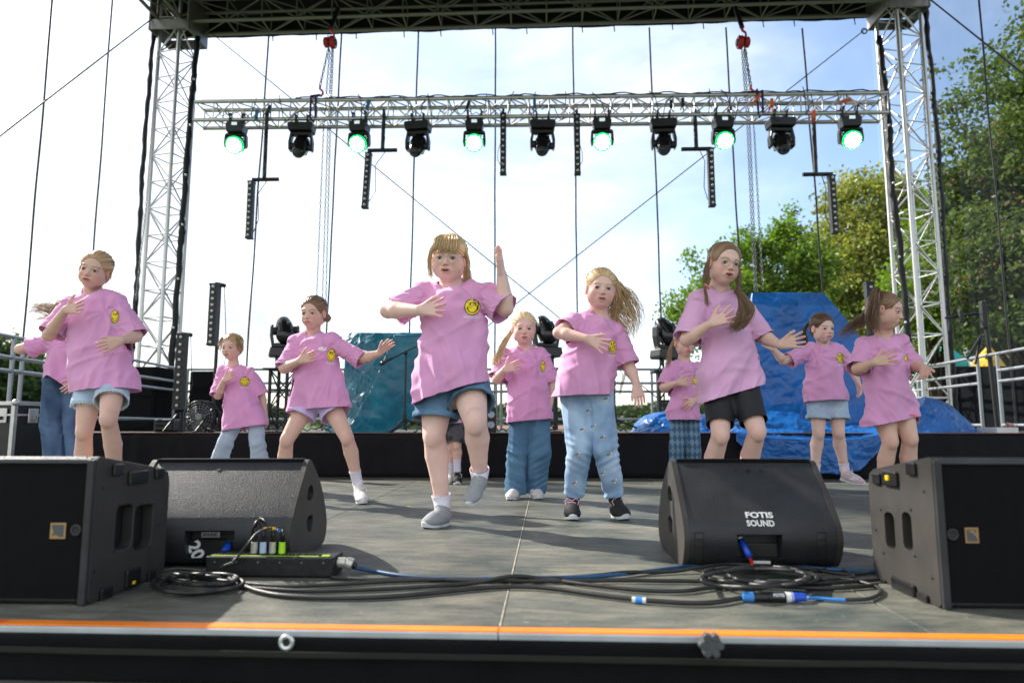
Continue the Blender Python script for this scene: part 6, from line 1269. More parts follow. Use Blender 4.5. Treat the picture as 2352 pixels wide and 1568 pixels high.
    for s in 'LR':
        for q, rr_, st_ in ((J['k'+s], 0.045, 0.20), (J['e'+s], 0.035, 0.20)):
            blend(st_*np.exp(-(np.linalg.norm(Vs-q, axis=1)/rr_)**2), (0.62, 0.24, 0.17))
    for w, d, c, sz in hm: blend(0.30*np.exp(-((np.linalg.norm(Vs-(w+d*0.14*sz), axis=1)/0.04)**2)), (0.70, 0.26, 0.19))
    # leave out legs covered by long trousers
    Fh = Qs
    body = np_obj('body', Vs, Fh, M_skin, t, col)
    # eyes
    gzx = D.get('gaze', 0.0)
    for s in (-1, 1):
        c = H(s*0.0295, 0.0575, 0.0025); ml = M
        Ms = Matrix(((rt[0], fwd[0], up[0]), (rt[1], fwd[1], up[1]), (rt[2], fwd[2], up[2])))
        E = MB(); E.sph(c, 0.0135*hs, 16, 12); E.cur = 1; lk = fwd+rt*(gzx+0.0*s); lk /= np.linalg.norm(lk); lk = Vector(lk); cc = Vector(c)
        E.tube([cc+lk*0.0119*hs, cc+lk*0.0137*hs, cc+lk*0.0140*hs], [0.0076*hs, 0.0070*hs, 0.0020*hs], 14); E.cur = 2; E.tube([cc+lk*0.0135*hs, cc+lk*0.0143*hs], [0.0030*hs, 0.0026*hs], 10)
        E.build('eye', [M_eye, M_iris, M_pupil], t, smooth=2)
    # ---- hair cap
    hm_ = hair_mat(D['haircol']); K = Field(0.012); hv = D.get('hairvol', 1.0)
    K.ell(H(0, -0.021, 0.040), M, np.array((0.0785, 0.0935, 0.0760))*hs*hv, 0.012); K.ell(H(0, -0.045, -0.015), M, np.array((0.066, 0.060, 0.062))*hs*hv, 0.03)
    fl = D.get('fringe', 0.060)
    K.ell(H(0, 0.085, fl-0.083), M, np.array((0.072, 0.075, 0.088))*hs, 0.006, True); K.ell(H(0, 0.035, -0.050), M, np.array((0.095, 0.045, 0.050))*hs, 0.006, True)
    for s in (-1, 1): K.ell(H(s*0.080, -0.005, -0.010), M, np.array((0.022, 0.024, 0.032))*hs, 0.006, True)
    if D.get('bun') is not None: K.ell(H(*D['bun']), M, np.array((0.026, 0.026, 0.026))*hs, 0.01)
    V, Q = K.mesh(0.0036); N = vnormals(V, Q); q = (V-hc)/hs; lx, ly, lz = q@rt, q@fwd, q@up
    root = D.get('comb', (0, -0.09, 0.03)); ang = np.arctan2(lx-root[0], lz-root[2]+0.0001); dist = np.sqrt((lx-root[0])**2+(ly-root[1])**2+(lz-root[2])**2)
    if D.get('parted', False): st_ = np.stack([ly*70, lz*5+np.abs(lx)*3, lx*5], -1)
    else: st_ = np.stack([ang*16, dist*9, ang*0+seed], -1)
    nn = vnoise(st_, seed)+0.6*vnoise(st_*2.3, seed+1)
    V = V+N*(0.0022*nn*hs)[:, None]; cc = np.clip(0.78+0.30*nn, 0.35, 1.25); np_obj('hair', V, Q, hm_, t, np.stack([cc]*3, 1))
    gl_ = []; rt_ = (0, -0.108, 0.02)
    for a_ in range(-78, 79, 13):
        aa = R(a_); f0 = (0.074*math.sin(aa), 0.022-0.030*abs(math.sin(aa)), 0.040+0.064*math.cos(aa)*hv); m0 = (0.0775*math.sin(aa), -0.030, 0.040+0.0735*math.cos(aa)*hv); m1 = (0.057*math.sin(aa), -0.083, 0.038+0.052*math.cos(aa)); gl_.append([H(*f0), H(*m0), H(*m1), H(*rt_)])
    strands('hair_strands', gl_, hm_, t, n=230, spread=0.004, r=0.0011, wave=0.002, seed=seed+77, segs=10, taper=0.9)
    strands('flyaway_hairs', gl_, hm_, t, n=12, spread=0.012, r=0.0005, wave=0.012, seed=seed+78, segs=10, taper=0.6)
    for kw in D.get('locks', []):
        kw = dict(kw); gs = [[H(*p) if len(p) == 3 and not isinstance(p[0], str) else np.array(at(p[1], p[2], Y+p[3])[:]) for p in gl] for gl in kw.pop('guides')]
        strands(kw.pop('name', 'ponytail'), gs, hm_, t, seed=seed+len(gs), **kw)
    for p in D.get('tiesat', []): MB().ring(Vector(H(*p[:3])), Vector(up*0.3+rt*p[3]), 0.013*hs, 0.005*hs, 14, 6).build('hair_tie', p[4], t, smooth=2)
    # glasses
    if D.get('glasses'):
        G = MB(); sc = D['glasses']; fo = 0.084
        for s in (-1, 1):
            c = [H(s*0.031+0.0225*sc*math.cos(a_), fo-0.10*abs(s*0.031+0.0225*math.cos(a_))**1.35*1.0, 0.0015+0.0205*sc*math.sin(a_)) for a_ in [2*PI*i/24 for i in range(24)]]
            G.tube(c, 0.0013*hs, 5, closed=True)
            G.tube([H(s*0.053*sc, fo-0.008, 0.008), H(s*0.068, 0.060, 0.009), H(s*0.076, 0.0, 0.008)], 0.0011*hs, 5)
        G.tube([H(-0.009, fo-0.001, 0.006), H(0, fo+0.003, 0.009), H(0.009, fo-0.001, 0.006)], 0.0013*hs, 5)
        gl = G.build('glasses', M_wire, t, smooth=2)
        for s in (-1, 1):
            c = [H(s*0.031+0.0215*sc*math.cos(a_), fo-0.10*abs(s*0.031+0.0215*math.cos(a_))**1.35, 0.0015+0.0195*sc*math.sin(a_)) for a_ in [2*PI*i/20 for i in range(20)]]
            mo('lens', c, [tuple(range(20))], M_clear, gl)
    if D.get('earring'): MB().sph(Vector(H(-0.076, -0.005, -0.034)), 0.0035, 8, 6).build('earring', M_wire, t, smooth=2)
    # ---- shirt
    shm = D.get('shirtm', M_pink); hemL, hemR = [np.array(at(q[0], q[1], Y+q[2])[:]) for q in D['hem']]; hemc = (hemL+hemR)/2; hw = np.linalg.norm(hemR-hemL)/2
    shw = np.linalg.norm(J['sR']-J['sL'])/2; top = nb*0.55+(J['sL']+J['sR'])/2*0.45-[0, 0, 0.012*S]; axv = top-hemc; Lt = np.linalg.norm(axv); axv /= Lt
    side = (J['sR']-J['sL']); side /= np.linalg.norm(side); A = hemc-axv*0.07; dpt = D.get('depth', 0.66)
    Tt = Field(0.03); tt = 0.07/(Lt+0.07)
    cw = D.get('chest', 1.08)*shw; md = 0.104*S*fat; hd = max(hw*dpt, md+0.012); cd = md
    secs = [(0, hw*1.0, hd, 0, 0.0), (tt, hw, hd, 0, 0), (tt+0.5*(1-tt), hw*0.42+cw*0.58, (hd+cd)/2, 0, 0.0), (tt+0.80*(1-tt), cw, cd*0.95, 0, 0), (tt+0.92*(1-tt), cw*0.94, 0.090*S*fat**.5, 0, 0), (1.0, cw*0.78, 0.060*S, 0, 0)]
    tl_f = sd_loft(A, top, side, secs)[0]; Tt.add(sd_loft(A, top, side, secs), 0.03); ovs = [tl_f]
    for s in 'LR':
        r_ = (D['bottom']['r'][0]*S-0.001); e_ = J['h'+s]+(J['k'+s]-J['h'+s])*D.get('over', 0.30); Tt.cone(J['h'+s]+[0, 0, 0.03], e_, r_, r_, 0.035); ovs.append(Tt.p[-1][0][0])
    sl = []
    for s in 'LR':
        sh = J['s'+s]; el = J['e'+s]; d = el-sh; L = np.linalg.norm(d); d /= L; sn = D.get('sleeve', {}).get(s, (0.90, 0.080)); e0 = sh+d*L*sn[0]; e1 = e0+d*0.035; dn = np.array(D.get('drape', {}).get(s, (0, 0, -0.012)))
        Tt.cone(nb*0.72+sh*0.28-[0, 0, 0.020], sh-[0, 0, 0.004], 0.040*S, 0.050*S*fat**.4, 0.035)
        r0 = 0.052*S*fat**.5; r1 = sn[1]*S*0.80*fat**.5; e0s = e0+dn; Tt.cone(sh-[0, 0, 0.006], e0s, r0, r1, 0.022); Tt.cone(e0s, e1+dn, r1, r1*1.03, 0.006); sl.append((s, sh-[0, 0, 0.006], e0s, d, r1))
    V, Q = Tt.mesh(0.0058); V = smooth_mesh(V, Q, 1, 0.4); C = V[Q].mean(1)
    # folds
    N = vnormals(V, Q); q = V-hemc; u = q@side; v = q@np.cross(side, axv); h = q@axv; hh = np.clip(h/Lt, 0, 1); wfall = (1-hh)
    lab = np.full(len(V), 9.0); slv = np.zeros(len(V), int)
    for i, (s, a, b, d, r1) in enumerate(sl):
        ba = b-a; tq = np.clip(((V-a)@ba)/(ba@ba), 0, 1.3); dist = np.linalg.norm(V-(a+tq[:, None]*ba), axis=1)/r1; m = (tq > 0.12) & (dist < 1.16); slv[m] = i+1
    sgn = D.get('twist', 0.4); base = np.stack([u*13+h*sgn*5, v*6, h*3.0+seed], -1)
    n1 = vnoise(base, seed); n2 = vnoise(np.stack([u*26+h*sgn*14, v*10, h*7], -1), seed+5); th3 = 0.9*sgn+0.5; n3 = vnoise(np.stack([(u*math.cos(th3)+h*math.sin(th3))*13, v*4, (h*math.cos(th3)-u*math.sin(th3))*3.2], -1), seed+9)
    th4 = 1.25-0.5*sgn; n4 = vnoise(np.stack([(u*math.cos(th4)-h*math.sin(th4))*15, v*4, (h*math.cos(th4)+u*math.sin(th4))*3.6+seed], -1), seed+13); rid = lambda n_, w_: np.exp(-(n_/w_)**2)-0.35
    disp = (0.017*wfall+0.003)*(0.7-np.abs(n1)*2)+0.0060*rid(n2, 0.28)*(0.4+0.6*wfall)+0.0105*rid(n3, 0.28)+0.0085*rid(n4, 0.26)
    for i, (s, a, b, d, r1) in enumerate(sl):
        pit = a+np.array([0, 0, -0.065*S])+side*(0.02 if s == 'L' else -0.02); w_ = V-pit; uu, hh_ = w_@side, w_@axv; rr = np.sqrt(uu**2+hh_**2); an = np.arctan2(hh_, uu)
        disp += 0.014*rr/(rr+0.05)*np.exp(-rr/0.12)*np.sin(an*8+seed+0.8*n2)*(slv == 0)
        m = slv == i+1; al = (V-a)@d; perp = (V-a)-np.outer(al, d); pa = np.arctan2(perp@np.cross(d, side+[0.01, 0, 0]), perp[:, 2]+1e-6); dd_ = vnoise(np.stack([al*26+pa*1.2, pa*2.2, pa*0+seed], -1), seed+3)
        disp = np.where(m, 0.0065*(np.exp(-(dd_/0.24)**2)-0.3), disp)
    V = V+N*(disp-0.003)[:, None]*D.get('fold', 1.0)
    # cuts: hem, sleeves, neck
    def sel_hem(C): 
        hC = (C-hemc)@axv; m = hC < 0.05
        for (s, a, b, d, r1) in sl: m &= ~((np.linalg.norm(C-(b+d*0.03), axis=1) < r1*1.6) & (((C-b)@d) > -0.05))
        return m
    hn = np.cross(hemR-hemL, np.cross(side, axv)); hn /= np.linalg.norm(hn); hn = hn if hn[2] < 0 else -hn
    V, Q = bisect(V, Q, hemc, hn, sel_hem)
    for (s, a, b, d, r1) in sl: V, Q = bisect(V, Q, b, d, lambda C: (np.linalg.norm((C-b)-np.outer((C-b)@d, d), axis=1) < r1*1.32+0.004) & (((C-b)@d) > -0.03) & (((C-b)@d) < 0.035+r1*1.5+0.03) & (np.min([f_(C[:, 0], C[:, 1], C[:, 2]) for f_ in ovs], axis=0) > 0.014))
    nd2 = (H(0, -0.01, -0.08)-nb); nd2 /= np.linalg.norm(nd2); ncr = 0.052*S*fat**.5; nc = nb+np.array([0, -0.008, -0.006])
    C = V[Q].mean(1); w_ = C-nc; al = w_@nd2; rr = np.linalg.norm(w_-np.outer(al, nd2), axis=1); V, Q, _ = keep(V, Q, ~((rr < ncr*0.98) & (al > -0.06)))
    sh_o = mo('t_shirt', V, qfaces(Q), shm, t, smooth=True, solid=0.0035)
    # collar sits on the shirt
    bv = BVHTree.FromPolygons([tuple(v) for v in V.tolist()], qfaces(Q)); ring = []
    sx = np.cross(nd2, [0, 1, 0]); sx /= np.linalg.norm(sx); sy = np.cross(nd2, sx)
    for i in range(28):
        a_ = 2*PI*i/28; p = nc+(sx*math.cos(a_)+sy*math.sin(a_))*ncr; hit = bv.ray_cast(Vector(p+nd2*0.10), Vector(-nd2)); hgt = 0.0
        if hit[0] is not None: hgt = float((np.array(hit[0][:])-nc)@nd2)
        ring.append(max(min(hgt, 0.018), -0.035))
    ring = [(ring[i-2]+ring[i-1]+ring[i]*2+ring[(i+1) % 28]+ring[(i+2) % 28])/6 for i in range(28)]
    B = MB(); Vc = []
    for i in range(28):
        a_ = 2*PI*i/28; di = sx*math.cos(a_)+sy*math.sin(a_); p = nc+nd2*ring[i]
        for (ro_, rz_) in ((1.04, 0.001), (1.10, -0.004), (0.98, 0.010), (0.80, 0.009), (0.84, 0.002)): Vc.append(p+di*ncr*ro_+nd2*rz_)
    o_ = [1, 0, 2, 3, 4]; Fc = [(i*5+o_[k], ((i+1) % 28)*5+o_[k], ((i+1) % 28)*5+o_[(k+1) % 5], i*5+o_[(k+1) % 5]) for i in range(28) for k in range(5)]
    B.add(Vc, Fc).build('collar', D.get('ribm', M_rib), sh_o, smooth=2)
    # print on the chest, laid on the cloth
    def lay(name, pts, faces, m, off):
        out_ = []; bad = set()
        for i, (a_, b_) in enumerate(pts):
            d = ray(a_, b_).normalized(); hit = bv.ray_cast(CAM, d)
            if hit[0] is None or abs(hit[0].y-Y) > 0.5: bad.add(i); out_.append(Vector((0, 0, 0))); continue
            out_.append(hit[0]-d*off)
        fs = [f for f in faces if not any(i in bad for i in f)]
        if fs: mo(name, out_, fs, m, sh_o, smooth=True)
    for E in D.get('emblem', []):
        ex, ey, rx, ry, tilt, txt = E; ct, st2 = math.cos(R(tilt)), math.sin(R(tilt))
        T = lambda a_, b_: (ex+(a_*rx)*ct-(b_*ry)*st2, ey+(a_*rx)*st2+(b_*ry)*ct)
        def disc(r, nr=5, na=28):
            P0 = [T(0, 0)]+[T(r*j/nr*math.cos(2*PI*i/na), r*j/nr*math.sin(2*PI*i/na)) for j in range(1, nr+1) for i in range(na)]
            Fs = [(0, 1+i, 1+(i+1) % na) for i in range(na)]+[(1+(j-1)*na+i, 1+j*na+i, 1+j*na+(i+1) % na, 1+(j-1)*na+(i+1) % na) for j in range(1, nr) for i in range(na)]; return P0, Fs
        P0, Fs = disc(1.0); lay('emblem_outline', P0, Fs, M_ink, 0.0022); P0, Fs = disc(0.91); lay('emblem', P0, Fs, M_yel, 0.0034)
        P0 = []; Fs = []
        def strip(line, w):
            n0 = len(P0)
            for i, (a_, b_) in enumerate(line):
                j0, j1 = max(i-1, 0), min(i+1, len(line)-1); dx, dy = line[j1][0]-line[j0][0], line[j1][1]-line[j0][1]; l_ = math.hypot(dx, dy) or 1
                P0.append(T(a_-dy/l_*w, b_+dx/l_*w)); P0.append(T(a_+dy/l_*w, b_-dx/l_*w))
            for i in range(len(line)-1): Fs.append((n0+2*i, n0+2*i+1, n0+2*i+3, n0+2*i+2))
        strip([(0.62*math.cos(R(a_)), 0.05+0.62*math.sin(R(a_))) for a_ in range(12, 170, 12)], 0.05)
        strip([(0.54, 0.02), (0.68, 0.22)], 0.04); strip([(-0.54, 0.02), (-0.68, 0.22)], 0.04)
        strip([(-0.30, -0.52), (-0.30, -0.22)], 0.12); strip([(0.12, -0.52), (0.42, -0.22)], 0.05); strip([(0.42, -0.52), (0.12, -0.22)], 0.05); strip([(0.72, -0.62), (0.72, -0.1)], 0.05); strip([(0.55, -0.75), (0.55, -0.42)], 0.045)
        lay('emblem_face', P0, Fs, M_ink, 0.0046)
        if txt:
            TV, TF = text_mesh('SMILEYWORLD', 0.48*0.92, 0.012); TF = [f for f in TF]
            wv = max(v[0] for v in TV); k_ = 1.05/max(wv, 0.01)
            lay('emblem_text', [T(v[0]*k_, 1.28-v[1]*0.9) for v in TV], TF, M_wink, 0.0030); P0 = []; Fs = []; strip([(-0.6, 1.62), (0.7, 1.56)], 0.035); lay('emblem_underline', P0, Fs, M_wink, 0.0030)
    if D.get('sticker'):
        ex, ey = D['sticker']; n_ = 20; T = lambda a_, b_: (ex+a_*9.5, ey+b_*5.2); P0 = [T(0, 0)]+[T(math.cos(2*PI*i/n_), math.sin(2*PI*i/n_)) for i in range(n_)]
        lay('name_sticker', P0, [(0, 1+i, 1+(i+1) % n_) for i in range(n_)], M_wink, 0.004)
    # ---- trousers / shorts
    B_ = D.get('bottom'); hn0 = -hn
    if B_:
        K = Field(0.02); kind = B_['kind']; bm_ = B_['m']; rT, rH = B_['r']; cuts = []
        K.cone(J['hL']+[0.0, 0, 0.03], J['hR']+[0, 0, 0.03], 0.076*S, 0.076*S, 0.03)
        for s in 'LR':
            h, k_, a = J['h'+s], J['k'+s], J['a'+s]
            if kind == 'shorts':
                fr_ = B_['f'+s]; d = k_-h; e = h+d*fr_; K.cone(h, e, rT*S, rH*S, 0.03); du = d/np.linalg.norm(d); K.cone(e, e+du*0.05, rH*S, rH*S, 0.01); cuts.append((e, du, rH*S, s))
            else:
                rk = B_.get('rk', (rT+rH)/2); e = a+np.array([0, 0, B_.get('lift', -0.02)]); K.cone(h, k_, rT*S, rk*S, 0.010); K.cone(k_, e, rk*S, rH*S, 0.008); du = (e-k_)/np.linalg.norm(e-k_); K.cone(e, e+du*0.05, rH*S, rH*S, 0.004); cuts.append((e, du, rH*S, s))
        V, Q = K.mesh(0.0068); V = smooth_mesh(V, Q, 1, 0.4); N = vnormals(V, Q)
        lgx = np.where(np.linalg.norm(V-J['kL'], axis=1) < np.linalg.norm(V-J['kR'], axis=1), 0, 3.3)
        sgl = np.where(lgx > 1, -1, 1); fa = B_.get('fold', 1.0); zz = V[:, 2]; kz = np.where(lgx > 1, J['kR'][2], J['kL'][2])
        f1 = vnoise(np.stack([V[:, 0]*20+zz*3*sgl+lgx, V[:, 1]*16, zz*2.2+seed], -1), seed); f2 = vnoise(np.stack([V[:, 0]*9+lgx, V[:, 1]*9, zz*26+V[:, 0]*14*sgl], -1), seed+2)
        wk = np.exp(-((zz-kz)/0.10)**2)+np.exp(-((zz-0.08)/0.09)**2) if kind == 'long' else 0.4
        V = V+N*(fa*(0.0045*(1-2.2*np.abs(f1))+0.0065*wk*(0.7-2.0*np.abs(f2))))[:, None]
        for (e, du, r_, s_) in cuts: V, Q = bisect(V, Q, e, du, lambda C: (np.linalg.norm(C-(e+du*0.03), axis=1) < r_*1.35+0.01) & (((C-e)@du) > -0.02) & (dseg(C, J['h'+s_], J['k'+s_]+du*0.2, 0) < dseg(C, J['h'+('R' if s_ == 'L' else 'L')], J['k'+('R' if s_ == 'L' else 'L')], 0)))
        V, Q = bisect(V, Q, hemc+hn0*0.022, hn0, lambda C: (C-hemc)@hn0 > -0.03)
        bo = mo(B_['name'], V, qfaces(Q), bm_, t, smooth=True, solid=0.003)
        if B_.get('fray') or B_.get('cuff'):
            for (e, du, r_, s_) in cuts:
                x_ = np.cross(du, [0, 1, 0]); x_ /= np.linalg.norm(x_); y_ = np.cross(du, x_); bb = MB(); g2 = random.Random(seed)
                if B_.get('fray'):
                    for i in range(170):
                        a_ = 2*PI*i/170; p = e+(x_*math.cos(a_)+y_*math.sin(a_))*r_*1.02; bb.tube([p-du*0.012, p+du*0.004, p+du*g2.uniform(0.008, 0.024)+x_*g2.uniform(-.004, .004)], [0.0022, 0.0016, 0.0007], 4)
                    bb.build('frayed_hem', M_fray, bo)
                else:
                    c1 = e-du*0.022; rings = []
                    for (off_, r2) in ((-0.026, 1.05), (-0.022, 1.10), (0.0, 1.10), (0.004, 1.06), (0.0, 0.98)):
                        rings.append([e+du*off_+(x_*math.cos(2*PI*i/36)+y_*math.sin(2*PI*i/36))*(r_*r2+0.003*math.sin(i*1.7)) for i in range(36)])
                    Vr = [p for r3 in rings for p in r3]; Fr = [(k2*36+i, k2*36+(i+1) % 36, (k2+1)*36+(i+1) % 36, (k2+1)*36+i) for k2 in range(4) for i in range(36)]
                    bb.add(Vr, Fr).build('turned_cuff', bm_, bo, smooth=2)
        if B_.get('motifs'):
            bv2 = BVHTree.FromPolygons([tuple(v) for v in V.tolist()], qfaces(Q)); g2 = random.Random(4)
            for (mx_, my_) in B_['motifs']:
                bb = MB(); bb.cur = 0; ok = False
                for j, (ox, oy) in enumerate(((0, 0), (4.2, -2), (1.5, 4.5), (-4, 1))[:B_.get('mn', 4)]):
                    d = ray(mx_+ox, my_+oy).normalized(); hit = bv2.ray_cast(CAM, d)
                    if hit[0] is None: continue
                    bb.cur = j % len(B_['mm']); bb.sph(hit[0]-d*0.001, (0.0045, 0.002, 0.0045), 8, 4); ok = True
                if ok: bb.build('embroidered_flower', B_['mm'], bo, smooth=2)
    # ---- socks and shoes
    for s in 'LR':
        Sh = D.get('shoe'+s)
        a = J['a'+s]; k_ = J['k'+s]
        du = (k_-a)/np.linalg.norm(k_-a)
        if not Sh:
            Sh = dict(m=[M_wshoe, M_bshoe, M_pshoe][seed % 3]); heel = np.array([a[0], a[1]+0.04, 0.0]); toe = heel+np.array([0.02 if s == 'R' else -0.02, -0.205*S, 0]); Sh['toe'] = None
        if Sh['toe']: toe = np.array(at(Sh['toe'][0], Sh['toe'][1], Y+Sh['toe'][2])[:]); heel = np.array(at(Sh['heel'][0], Sh['heel'][1], Y+Sh['heel'][2])[:])
        if Sh.get('flat', True): toe[2] = max(0.0, Sh.get('z', 0.0)); heel[2] = max(0.0, Sh.get('z', 0.0))
        f = toe-heel; Lf = np.linalg.norm(f); f /= Lf; w = S*Sh.get('w', 1.0); upv = np.array([0, 0, 1.0])-f*f[2]; upv /= np.linalg.norm(upv); sd = np.cross(f, upv); Mf = np.array([sd, f, upv])
        K = Field(0.02); c = heel+f*0.028*w+upv*0.040*w
        K.ell(heel+f*0.035*w+upv*0.038*w, Mf, (0.030*w, 0.036*w, 0.036*w), 0.02); K.ell(heel+f*Lf*0.5+upv*0.036*w, Mf, (0.034*w, Lf*0.34, 0.034*w), 0.02); K.ell(toe-f*0.050*w+upv*0.027*w, Mf, (0.039*w, 0.050*w, 0.024*w), 0.02)
        ank = a+(heel+f*0.035*w+upv*0.05*w-a)*0.55
        K.cone(heel+f*0.040*w+upv*0.05*w, a*Sh.get('rise', 0.35)+ank*(1-Sh.get('rise', 0.35)), 0.032*w, 0.0315*w*Sh.get('collar', 1.0), 0.02)
        V, Q = K.mesh(0.0045); C = V[Q].mean(1); V, Q, _ = keep(V, Q, ((C-heel)@upv > 0.013*w)); so = np_obj('shoe', V, Q, Sh['m'], t)
        # sole: extruded outline
        n_ = 28; out_ = []
        for i in range(n_):
            a_ = 2*PI*i/n_; y_ = math.cos(a_); x_ = math.sin(a_); wd = (0.036 if y_ > 0 else 0.030)*w; 
            out_.append((sd*x_*wd*(1-0.18*math.exp(-((y_+0.15)/0.25)**2)) + f*(Lf*0.5+Lf*0.5*y_*1.04)))
        Vv = []
        for (hz, k2) in ((0.0, 0.90), (0.004*w, 1.0), (0.022*w, 1.02), (0.026*w, 0.94)):
            for i, o2 in enumerate(out_): cen = f*Lf*0.5; tipup = 0.006*w*max(0, math.cos(2*PI*i/n_))**3; Vv.append(heel+cen+(o2-cen)*k2+upv*(hz+tipup))
        Ff = [(r_*n_+i, r_*n_+(i+1) % n_, (r_+1)*n_+(i+1) % n_, (r_+1)*n_+i) for r_ in range(3) for i in range(n_)]+[tuple(range(n_-1, -1, -1)), tuple(range(3*n_, 4*n_))]
        MB().add(Vv, Ff).build('sole', Sh.get('sm', M_sole), so, smooth=True)
        if Sh.get('lace') is not None:
            bb = MB(); 
            for i in range(4):
                p = heel+f*(Lf*(0.42+0.085*i))+upv*(0.074-0.008*i)*w; sg = -1 if i % 2 else 1; bb.tube([p-sd*0.019*w-upv*0.004, p+f*0.008*sg+upv*0.001, p+sd*0.019*w-upv*0.004], 0.0032, 5)
            p = heel+f*Lf*0.40+upv*0.080*w
            for sg in (-1, 1): bb.tube([p, p+sd*sg*0.022+upv*0.012, p+sd*sg*0.036, p+sd*sg*0.03-upv*0.02+f*0.01], 0.0025, 5)
            bb.build('laces', Sh['lace'], so, smooth=True)
        for i in range(Sh.get('stripes', 0)):
            bb = MB(); ssd = Sh.get('sside', 1); p = heel+f*Lf*(0.36+0.09*i)+sd*ssd*0.0375*w+upv*0.024*w; q = p+f*0.028*w+upv*0.028*w-sd*ssd*0.008*w; bb.tube([p, (p+q)/2+sd*ssd*0.002, q], 0.0038, 5); bb.build('stripe', Sh['stm'], so)
        if Sh.get('sock'):
            K = Field(0.01); e = a+du*Sh['sock']; K.cone(ank, a, 0.030*lm, 0.0305*lm, 0.01); K.cone(a, e, 0.0305*lm, 0.0340*lm, 0.01); K.cone(e, e+du*0.04, 0.0340*lm, 0.036*lm, 0.01)
            V, Q = K.mesh(0.0055); V, Q = bisect(V, Q, e, du, lambda C: ((C-e)@du) > -0.02); mo('sock', V, qfaces(Q), Sh.get('sockm', M_sock), t, smooth=True, solid=0.002)
    return t
BLOND = (0.85, 0.58, 0.30); DBLOND = (0.60, 0.39, 0.21); BROWN = (0.24, 0.14, 0.085); LBLOND = (0.95, 0.72, 0.42)
def pony(pts, **k): return dict(guides=[pts], **k)
